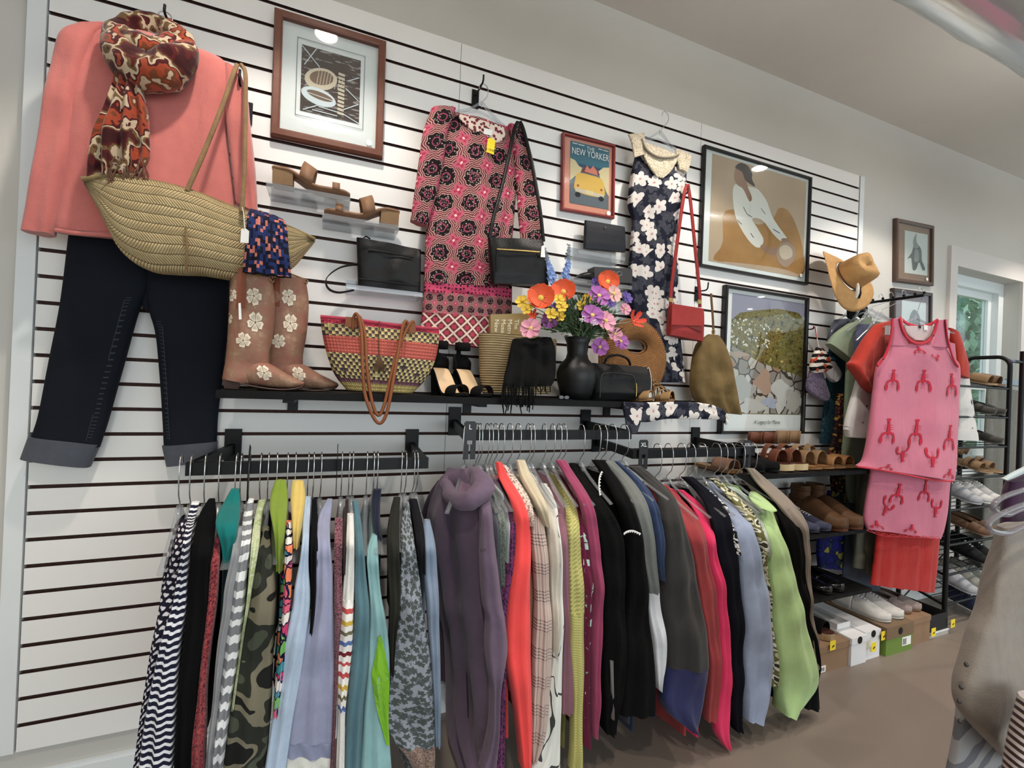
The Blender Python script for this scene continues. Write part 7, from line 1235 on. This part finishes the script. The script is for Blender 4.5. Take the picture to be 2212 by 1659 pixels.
# ------------------------------------------------------------------ shoe shelves under the pictures
SHX = ((2.50, 3.415, .945), (2.62, 3.40, .650), (2.62, 3.38, .345))
for (xa, xb, z), lb in zip(SHX, ('top black shoe shelf under the hillside poster', 'middle black shoe shelf holding the brown booties', 'lowest black shoe shelf above the shoe boxes')):
    t = thing('shoe_shelf', lb, 'shelf', ((xa+xb)/2, -.15, z-.018), 'black shoe shelves on the slatwall'); m = MB(); m.box((xa, -.30, z-.018), (xb, -.002, z)); m.build('board', SH, t)
    for x in (xa+.12, xb-.12): m = MB(); m.prism([V(x-.004, -.003, z-.018), V(x-.004, -.2, z-.018), V(x-.004, -.003, z-.06)], (.008, 0, 0)); m.build('bracket', BLACK, t)
brl = leather('brown_leather', (116, 62, 40), .45); dkl = leather('dark_brown_leather', (84, 46, 36), .45); crs = flat('cream_wedge', (208, 184, 138), .6); tpl = leather('taupe_leather', (150, 116, 80), .55); ltan = leather('light_tan_leather', (176, 124, 74), .5); mid = leather('mid_brown_leather', (112, 76, 48), .5)
za = .947; ga, gb, gc = 'shoes on the top shoe shelf', 'shoes on the middle shoe shelf', 'shoes on the lowest shoe shelf'
def S3(nm, lb, x, z, style, cu, cs, cin, g, L=.245, W=.088, d=(.06, -1), y=-.03, **k): return shoe(nm, lb, 'shoe', V(x, y, z), d, L, W, style, cu, cs, cin, g, **k)
S3('black_wedge_shoe', 'black wedge shoe at the left of the top shoe shelf by the XXL sign', 2.60, za, 'flat', bsu, BLACK, bsu, ga, heel=.055, up=1.1); S3('black_wedge_shoe', 'black wedge shoe beside the brown platform sandal', 2.69, za, 'flat', bsu, BLACK, bsu, ga, heel=.055, up=1.1)
S3('platform_sandal', 'brown strappy platform sandal with cream sole, left of its pair', 2.79, za, 'sandal', brl, crs, dkl, ga, plat=.03, heel=.02, up=1.5); S3('platform_sandal', 'brown strappy platform sandal with cream sole, right of its pair', 2.885, za, 'sandal', brl, crs, dkl, ga, plat=.03, heel=.02, up=1.5)
S3('taupe_sandal', 'taupe ankle-strap sandal in the middle of the top shoe shelf', 2.985, za, 'sandal', tpl, tso, ltan, ga, heel=.03, up=1.7); S3('taupe_sandal', 'taupe ankle-strap sandal right of its twin', 3.075, za, 'sandal', tpl, tso, ltan, ga, heel=.03, up=1.7)
S3('tan_slide', 'light tan pointed slide near the right end of the top shelf', 3.165, za, 'slide', ltan, tso, tpl, ga); S3('tan_slide', 'light tan pointed slide at the right end of the top shelf', 3.255, za, 'slide', ltan, tso, tpl, ga)
S3('tan_flat', 'tan paper-strap slide behind the right rail hangers', 2.46, za+.0, 'slide', leather('pinkish_tan', (168, 124, 100)), tso, tpl, ga)
zb = .652
S3('white_sneaker', 'cream sneaker beside the taupe coat on the middle shoe shelf', 2.86, zb, 'sneaker', fab('cream_canvas', (196, 182, 162)), flat('cream_rubber', (190, 178, 158), .6), tpl, gb, L=.28, y=-.02)
S3('navy_slip_on', 'navy slip-on shoe with white laces, left of its pair', 2.955, zb, 'sneaker', fab('slate_navy', (66, 70, 96)), flat('navy_rubber', (60, 64, 84), .6), tpl, gb, up=.75, L=.262); S3('navy_slip_on', 'navy slip-on shoe with white laces, right of its pair', 3.04, zb, 'sneaker', fab('slate_navy', 0), flat('navy_rubber', 0), tpl, gb, up=.75, L=.262)
S3('brown_bootie', 'brown buckled ankle bootie nearest the taupe coat', 3.12, zb, 'bootie', mid, brl, dkl, gb, L=.29, W=.1, up=1.4, plat=.016); S3('brown_bootie', 'brown buckled ankle bootie at the right end of the middle shelf', 3.235, zb, 'bootie', mid, brl, dkl, gb, L=.29, W=.1, up=1.4, plat=.016)
zc = .347
S3('black_tan_slide', 'black shoe with tan insole, left on the lowest shoe shelf', 2.86, zc, 'slide', blk, BLACK, leather('caramel', (176, 120, 62)), gc); S3('black_tan_slide', 'black shoe with tan insole, right one on the lowest shelf', 2.95, zc, 'slide', blk, BLACK, leather('caramel2', (176, 120, 62)), gc)
S3('patent_flat', 'glossy black flat shoe, left on the lowest shelf', 3.06, zc, 'flat', gl_, BLACK, bsu, gc, heel=.02, L=.265); S3('patent_flat', 'glossy black flat shoe, right on the lowest shelf', 3.15, zc, 'flat', gl_, BLACK, bsu, gc, heel=.02, L=.265)
# ------------------------------------------------------------------ shoe boxes on the floor
def box(name, lb, x0, x1, y0, y1, z0, z1, body, lid, lidh=.03, closed=True, holes=False, group='shoe boxes on the floor', label=None):
    t = thing(name, lb, 'box', ((x0+x1)/2, (y0+y1)/2, z0), group); m = MB()
    if closed: m.box((x0, y0, z0), (x1, y1, z1-lidh))
    else:
        w = .004
        m.box((x0, y0, z0), (x1, y1, z0+w)); m.box((x0, y0, z0+w), (x0+w, y1, z1)); m.box((x1-w, y0, z0+w), (x1, y1, z1)); m.box((x0+w, y0, z0+w), (x1-w, y0+w, z1)); m.box((x0+w, y1-w, z0+w), (x1-w, y1, z1))
    m.build('body', body, t)
    if closed: m = MB(); m.box((x0-.003, y0-.003, z1-lidh), (x1+.003, y1+.003, z1)); m.build('lid', lid, t)
    if holes:
        m = MB(); cx = (x0+x1)/2; m.prism([V(cx+cos(a)*.018, y0-.0042, z1-lidh*.5+sin(a)*.018) for a in np.linspace(0, 2*pi, 19)[:-1]], (0, .001, 0)); m.build('finger_hole', BLACK, t)
    if label:
        a, b_, c_, d_ = label; m = MB(); m.prism([V(a, y0-.001, c_), V(b_, y0-.001, c_), V(b_, y0-.001, d_), V(a, y0-.001, d_)], (0, .0006, 0)); lbm = m.build('paper_label', WHITE, t)
        m = MB()
        for k in range(4): m.box((a+.006+k*.008, y0-.0016, c_+.006), (a+.010+k*.008, y0-.0011, d_-.008))
        m.build('barcode', flat('tag_black', 0), lbm)
    return t
def ytag(p, lb, dz=.045, sw=.0):
    m = MB(); p = np.asarray(p, float); m.prism([p+V(-.02, 0, 0), p+V(.02, 0, 0), p+V(.02+sw, 0, dz), p+V(-.02+sw, 0, dz)], (0, -.0012, 0)); m.prism([p+V(-.008, -.0013, .012), p+V(.008, -.0013, .016), p+V(.012, -.0013, .026), p+V(-.004, -.0013, .02)], (0, -.0003, 0), 1)
    tag(m.build('yellow_price_tag', [YEL, flat('tag_black', 0)]), lb, 'tag', 'yellow price tags on the shoe boxes')
kraft = paint('kraft_card', (150, 118, 90), .85, 20, .1); kraft2 = paint('kraft_card_dark', (128, 104, 80), .85, 20, .1); wbx = flat('white_card', (222, 222, 224), .6); gbx = flat('green_card', (104, 132, 48), .7); bbx = flat('black_card', (26, 26, 28), .6); gld = flat('dark_lid', (84, 76, 76), .7)
box('kraft_shoe_box', 'brown shoe box beside the lime jacket with a woven sandal on top', 2.965, 3.185, -.315, -.02, 0, .125, kraft, kraft, label=(2.975, 3.02, .004, .035))
esp = knit('espadrille_rope', (190, 160, 118), (150, 122, 84), 260, 200); shoe('espadrille', 'black espadrille with woven rope sole on the brown shoe box', 'shoe', V(3.04, -.04, .127), (.2, -1), .27, .1, 'slide', bsu, esp, dkl, 'shoes on the floor boxes', plat=.03)
box('white_shoe_box', 'white shoe box with dark finger hole, left of its pair', 3.19, 3.305, -.325, -.015, 0, .135, wbx, wbx, holes=True); box('white_shoe_box', 'white shoe box with dark finger hole, beside the green box', 3.312, 3.43, -.315, -.015, 0, .14, wbx, wbx, holes=True, label=(3.35, 3.40, .03, .07))
box('card_tray', 'grey tray lying on the white shoe boxes', 3.2, 3.30, -.25, -.02, .137, .165, wbx, wbx, closed=False, group='shoe boxes on the floor')
box('green_shoe_box', 'green and brown shoe box with a finger hole and white label', 3.455, 3.68, -.33, -.02, 0, .145, gbx, kraft2, lidh=.06, holes=True, label=(3.59, 3.665, .03, .075)); box('kraft_shoe_box', 'brown shoe box between the green box and the black box', 3.70, 3.88, -.31, -.02, 0, .14, kraft, kraft)
box('black_shoe_box', 'open black shoe box at the right end of the row', 3.895, 4.075, -.30, -.02, .03, .12, bbx, bbx, closed=False); box('flat_grey_box', 'flat pale grey box under the black shoe box', 3.89, 4.08, -.302, -.02, 0, .028, flat('pale_grey_card', (176, 172, 166), .7), wbx, lidh=.006)
shoe('grey_canvas_shoe', 'grey canvas sneaker lying in the open black box', 'shoe', V(3.985, -.04, .036), (0, -1), .24, .085, 'flat', fab('grey_canvas', (140, 130, 120)), wbx, tpl, 'shoes on the floor boxes')
wsn = fab('white_leather', (214, 210, 204), .08, .5); shoe('white_slip_on', 'white slip-on sneaker on the green box, left of its pair', 'shoe', V(3.50, -.03, .147), (.12, -1), .28, .1, 'sneaker', wsn, flat('white_rubber', (216, 214, 208), .5), tpl, 'shoes on the floor boxes', extra=wsn); shoe('white_slip_on', 'white slip-on sneaker on the green box, right of its pair', 'shoe', V(3.60, -.03, .147), (.16, -1), .28, .1, 'sneaker', wsn, flat('white_rubber', 0), tpl, 'shoes on the floor boxes', extra=wsn)
ggl = fab('greige_leather', (160, 142, 136), .1, .5); shoe('greige_flat', 'greige flat shoe on the brown box, nearer the white sneakers', 'shoe', V(3.745, -.03, .142), (.1, -1), .25, .09, 'flat', ggl, tso, tpl, 'shoes on the floor boxes'); shoe('greige_flat', 'greige flat shoe on the brown box, nearer the black box', 'shoe', V(3.835, -.03, .142), (.1, -1), .25, .09, 'flat', ggl, tso, tpl, 'shoes on the floor boxes')
ytag((3.05, -.325, .105), 'yellow price tag on the espadrille box'); ytag((3.335, -.34, .055), 'yellow price tag on the white shoe boxes'); ytag((3.442, -.325, .085), 'yellow price tag between the white and green shoe boxes'); ytag((3.905, -.315, .02), 'yellow price tag left on the black shoe box'); ytag((4.10, -.312, .035), 'yellow price tag sticking out right of the black shoe box')
# ------------------------------------------------------------------ black tubular shoe rack by the window
t = thing('shoe_rack', 'tall black tubular metal shoe rack in front of the window', 'shoe rack', (4.5, -.15, 0)); RX0, RX1, YB, YF = 4.105, 4.74, -.045, -.27
zt = PX(2140, 772, RX1)[2]
for x in (RX0, RX1):
    m = MB(); R = .06; arc = [(x, YF+R-R*sin(a), zt-R+R*cos(a)) for a in np.linspace(0, pi/2, 7)]; arc2 = [(x, YB-R+R*sin(a), zt-R+R*cos(a)) for a in np.linspace(0, pi/2, 7)]
    m.tube([(x, YB, 0), (x, YB, .5)]+arc2[::-1]+arc+[(x, YF, .5), (x, YF, 0)], .0125, 8); m.build('side_frame', BLACK, t)
tiers = [.16, .33, .50, .70, .88, 1.06, 1.24, 1.42]
for z in tiers:
    m = MB()
    for y, dz in ((YB+.01, .035), (YF-.0, -.02)): m.tube([(RX0, y, z+dz), (RX1, y, z+dz)], .007, 6)
    for x in (RX0, RX1): m.tube([(x, YB, z+.035), (x, YF, z-.02)], .008, 6)
    for k in range(1, 6): y = YB+(YF-YB)*k/6; m.tube([(RX0, y, z+.035-.055*k/6), (RX1, y, z+.035-.055*k/6)], .003, 5)
    m.build('tier', BLACK, t)
m = MB(); m.tube([(RX0, YB+.012, .03), (RX1, YB+.012, .36)], .004, 6); m.tube([(RX0, YB+.018, .36), (RX1, YB+.018, .03)], .004, 6); m.build('cross_brace', BLACK, t)
cols_ = {'white': (206, 204, 200), 'brown': (110, 78, 54), 'black': (22, 22, 24), 'grey': (146, 144, 134), 'navy': (34, 40, 66), 'pink': (168, 132, 120), 'silver': (170, 170, 176), 'tan': (150, 116, 80), 'dark': (60, 56, 50)}
RS = [(7, 'tan', 'sandal', 4.58), (7, 'brown', 'flat', 4.67), (6, 'dark', 'flat', 4.58), (6, 'dark', 'flat', 4.68), (5, 'dark', 'flat', 4.68), (4, 'tan', 'sandal', 4.58), (4, 'tan', 'sandal', 4.68), (3, 'white', 'sneaker', 4.55), (3, 'white', 'sneaker', 4.66), (2, 'brown', 'flat', 4.56), (2, 'brown', 'flat', 4.67), (1, 'black', 'sneaker', 4.55), (1, 'black', 'sneaker', 4.67)]
RS = [(7, 'tan', 'slide', 4.56), (7, 'brown', 'slide', 4.66), (6, 'dark', 'flat', 4.55), (6, 'dark', 'flat', 4.66), (5, 'dark', 'flat', 4.64), (4, 'tan', 'sandal', 4.55), (4, 'tan', 'sandal', 4.66), (3, 'silver', 'sneaker', 4.43), (3, 'white', 'sneaker', 4.54), (3, 'white', 'sneaker', 4.65), (2, 'brown', 'flat', 4.54), (2, 'brown', 'flat', 4.65), (1, 'black', 'sneaker', 4.54), (1, 'black', 'sneaker', 4.65), (0, 'grey', 'sneaker', 4.54), (0, 'grey', 'sneaker', 4.65), (0, 'silver', 'sneaker', 4.42)]
tn = ['lowest', 'second', 'third', 'fourth', 'fifth', 'sixth', 'seventh', 'top']; tz = [.30, .50, .665, .86, 1.06, 1.24, 1.35, 1.48]
tiers_used = {}
for k, c, st, x in RS:
    z = tiers[k]+.012; i = tiers_used.get((k, c), 0); tiers_used[(k, c)] = i+1; cm = fab('rack_shoe_'+c, cols_[c], .1, .6)
    shoe({'slide': 'slide_sandal', 'flat': 'flat_shoe', 'sandal': 'strappy_sandal', 'sneaker': 'canvas_sneaker'}[st], '%s shoe on the %s tier of the shoe rack, %s' % (c, tn[k], ('inner one', 'outer one by the post')[i] if c != 'silver' else 'at the inner end'), 'shoe', V(x, -.035, z+.038), (.05, -1), .25, .09, st, cm, flat('rack_sole_'+c, tuple(min(255, v+30) for v in cols_[c]), .6), tpl, 'shoes on the black shoe rack', tilt=-.24)
for k, c, x in ((0, 'pink', 4.6), (0, 'navy', 4.47)):
    pass
shoe('canvas_sneaker', 'dusty pink sneaker near the bottom of the shoe rack', 'shoe', V(4.62, -.09, .105), (.05, -1), .25, .09, 'sneaker', fab('rack_shoe_pink', cols_['pink'], .1, .6), wbx, tpl, 'shoes on the black shoe rack', tilt=-.2); shoe('canvas_sneaker', 'navy and white sneaker near the bottom of the shoe rack', 'shoe', V(4.48, -.09, .075), (.05, -1), .25, .09, 'sneaker', fab('rack_shoe_navy', cols_['navy'], .1, .6), wbx, tpl, 'shoes on the black shoe rack', tilt=-.2)
m = MB(); a = V(4.66, -.2, tiers[6]+.06); m.prism([a, a+V(.035, -.02, -.012), a+V(.05, -.07, -.03), a+V(.015, -.05, -.018)], (0, 0, .0012)); tag(m.build('orange_price_tag', flat('orange_tag', (222, 170, 50), .7)), 'orange yellow tag on a dark shoe in the shoe rack', 'tag')
# ------------------------------------------------------------------ rack at the right edge of the picture
gtr = fab('grey_corduroy', (112, 112, 104), .2, .95, 200, .6)
t = thing('grey_trousers', 'grey corduroy garment hanging beyond the shoe rack by the window', 'trousers', P(2165, 1100, -.085), 'clothes on the right-hand rack'); m = MB(); m.loft(rows2([(2132, 834, 2208, 846), (2128, 900, 2210, 905), (2126, 980, 2212, 985), (2124, 1080, 2214, 1080), (2120, 1200, 2214, 1200), (2116, 1290, 2210, 1290)], -.085), .03, (0, -1, 0), 40, 40, (3, .008, 0), wob=.008); m.build('body', gtr, t)
for x0 in (2164, 2196):
    m = MB(); m.loft(rows2([(x0-22, 830, x0+10, 836), (x0-24, 818, x0+8, 822)], -.085), .028, (0, -1, 0), 16, 6); m.build('waistband', fab('pale_blue_band', (140, 160, 172)), t)
t = thing('clothes_rack', 'dark metal clothes rack with round end knob at the right edge', 'clothes rack', P(2210, 1200, -.9), None); kp = P(2186, 780, -.55)
m = MB(); m.tube([kp, kp+V(.5, .0, 0)], .008, 8); m.build('arm', BLACK, t); m = MB(); m.ball(kp, .0115, 8); m.build('knob', flat('bluish_steel', (110, 116, 140), .3, .5, .6), t); m = MB(); q = P(2209, 780, -.55); m.tube([V(q[0], q[1], 0), V(q[0], q[1], q[2]+.05)], .011, 8); m.build('post', BLACK, t)
YG = -1.2; cbm = fab('greige_cotton', (150, 140, 130), .15, .92, 300, .4); gfg = 'clothes on the right-hand rack'
Z4 = lambda L: [(2000+a/3.26, 1150+b_/3.26, 2000+c_/3.26, 1150+d_/3.26) for a, b_, c_, d_ in L]
t = thing('greige_jacket', 'large greige cotton jacket at the right edge of the photo', 'jacket', P(2130, 1659, YG), gfg); m = MB()
m.loft(rows2(Z4([(520, -40, 900, -80), (490, 120, 1000, 120), (450, 300, 1050, 300), (400, 520, 1100, 520), (330, 700, 1100, 760), (275, 880, 1150, 950), (222, 1060, 1150, 1150), (222, 1200, 1150, 1350), (300, 1330, 1100, 1560), (520, 1560, 1000, 1800)]), YG), [.05, .07, .09, .1, .1, .1, .1, .09, .08, .06], (-.6, -1, 0), 56, 70, (2, .012, .5), wob=.03, wf=7, p=.5); m.build('sleeve', cbm, t)
m = MB(); m.loft(rows2(Z4([(560, -40, 1000, -60), (560, 400, 1200, 400), (640, 900, 1300, 900), (700, 1400, 1300, 1400)]), YG+.12), .06, (-.6, -1, 0), 30, 30, (2, .01, 0)); m.build('body', cbm, t)
for (x, y) in ((285, 930), (250, 1090), (235, 1190), (240, 1330)):
    m = MB(); m.ball(P(2000+x/3.26, 1150+y/3.26, YG-.03), (.005, .004, .005), 6); m.build('cuff_snap', flat('dark_snap', (60, 52, 48), .4), t)
stg = stripes('grey_zebra_stripe', [(0, (150, 148, 148)), (.62, (104, 104, 110))], .06, 1, .06, .7)
t = thing('striped_grey_top', 'grey top with diagonal dark stripes below the greige jacket', 'top', P(2120, 1659, YG+.05), gfg); m = MB(); m.loft(rows2(Z4([(235, 1150, 900, 1300), (215, 1350, 900, 1400), (190, 1500, 900, 1500), (150, 1700, 900, 1700), (120, 1900, 900, 1900)]), YG+.06), .06, (-.6, -1, 0), 40, 30, (2, .01, 0)); m.build('body', stg, t)
t = thing('brown_striped_sweater', 'brown and cream finely striped sleeve at the lower right corner', 'sweater', P(2200, 1659, YG-.1), gfg); m = MB(); m.loft(rows2(Z4([(700, 1180, 900, 1180), (640, 1350, 950, 1350), (590, 1560, 950, 1560), (560, 1750, 950, 1750)]), YG-.1), .06, (-.6, -1, 0), 30, 30, (1, .006, 0)); m.build('sleeve', stripes('fine_brown_stripe', [(0, (190, 176, 170)), (.5, (60, 44, 44))], .0125, 1, .006, -.2), t)
t = thing('plum_top', 'dark plum top behind the clear hangers at the right edge', 'top', P(2190, 1140, -1.0), gfg); m = MB(); m.loft(rows2([(2178, 1040, 2260, 1010), (2168, 1075, 2270, 1060), (2164, 1160, 2275, 1160), (2166, 1300, 2275, 1300)], -.98), .06, (-.6, -1, 0), 24, 24, (1, .008, 0)); m.build('body', fab('dark_plum', (62, 34, 62)), t)
m = MB(); m.loft(rows2([(2166, 1034, 2172, 1038), (2190, 1020, 2194, 1030), (2230, 1000, 2232, 1012)], -.99), .02, (-.6, -1, 0), 14, 10); m.build('light_trim', fab('pale_trim', (190, 204, 206)), t)
for dy, lb in ((0, 'upper clear plastic hanger loop at the right edge'), (40, 'lower clear plastic hanger loop at the right edge')):
    t = thing('clothes_hanger', lb, 'hanger', P(2180, 1120+dy, -1.25), 'hangers on the right-hand rack'); o = dy*.9; Yh = -1.24-dy*.0006
    m = MB(); m.tube(pth([(2300, 1030+o, Yh), (2212, 1058+o*.9, Yh), (2165, 1075+o*.95, Yh), (2146-dy*.22, 1092+o, Yh), (2150-dy*.25, 1104+o*1.15, Yh), (2176, 1112+o*1.0+dy*.1, Yh), (2212, 1098+o*1.1, Yh), (2300, 1080+o, Yh)]), .0052, 8, res=40); m.build('plastic_body', clear('hanger_plastic', (206, 200, 206), .06, .3, .8), t)
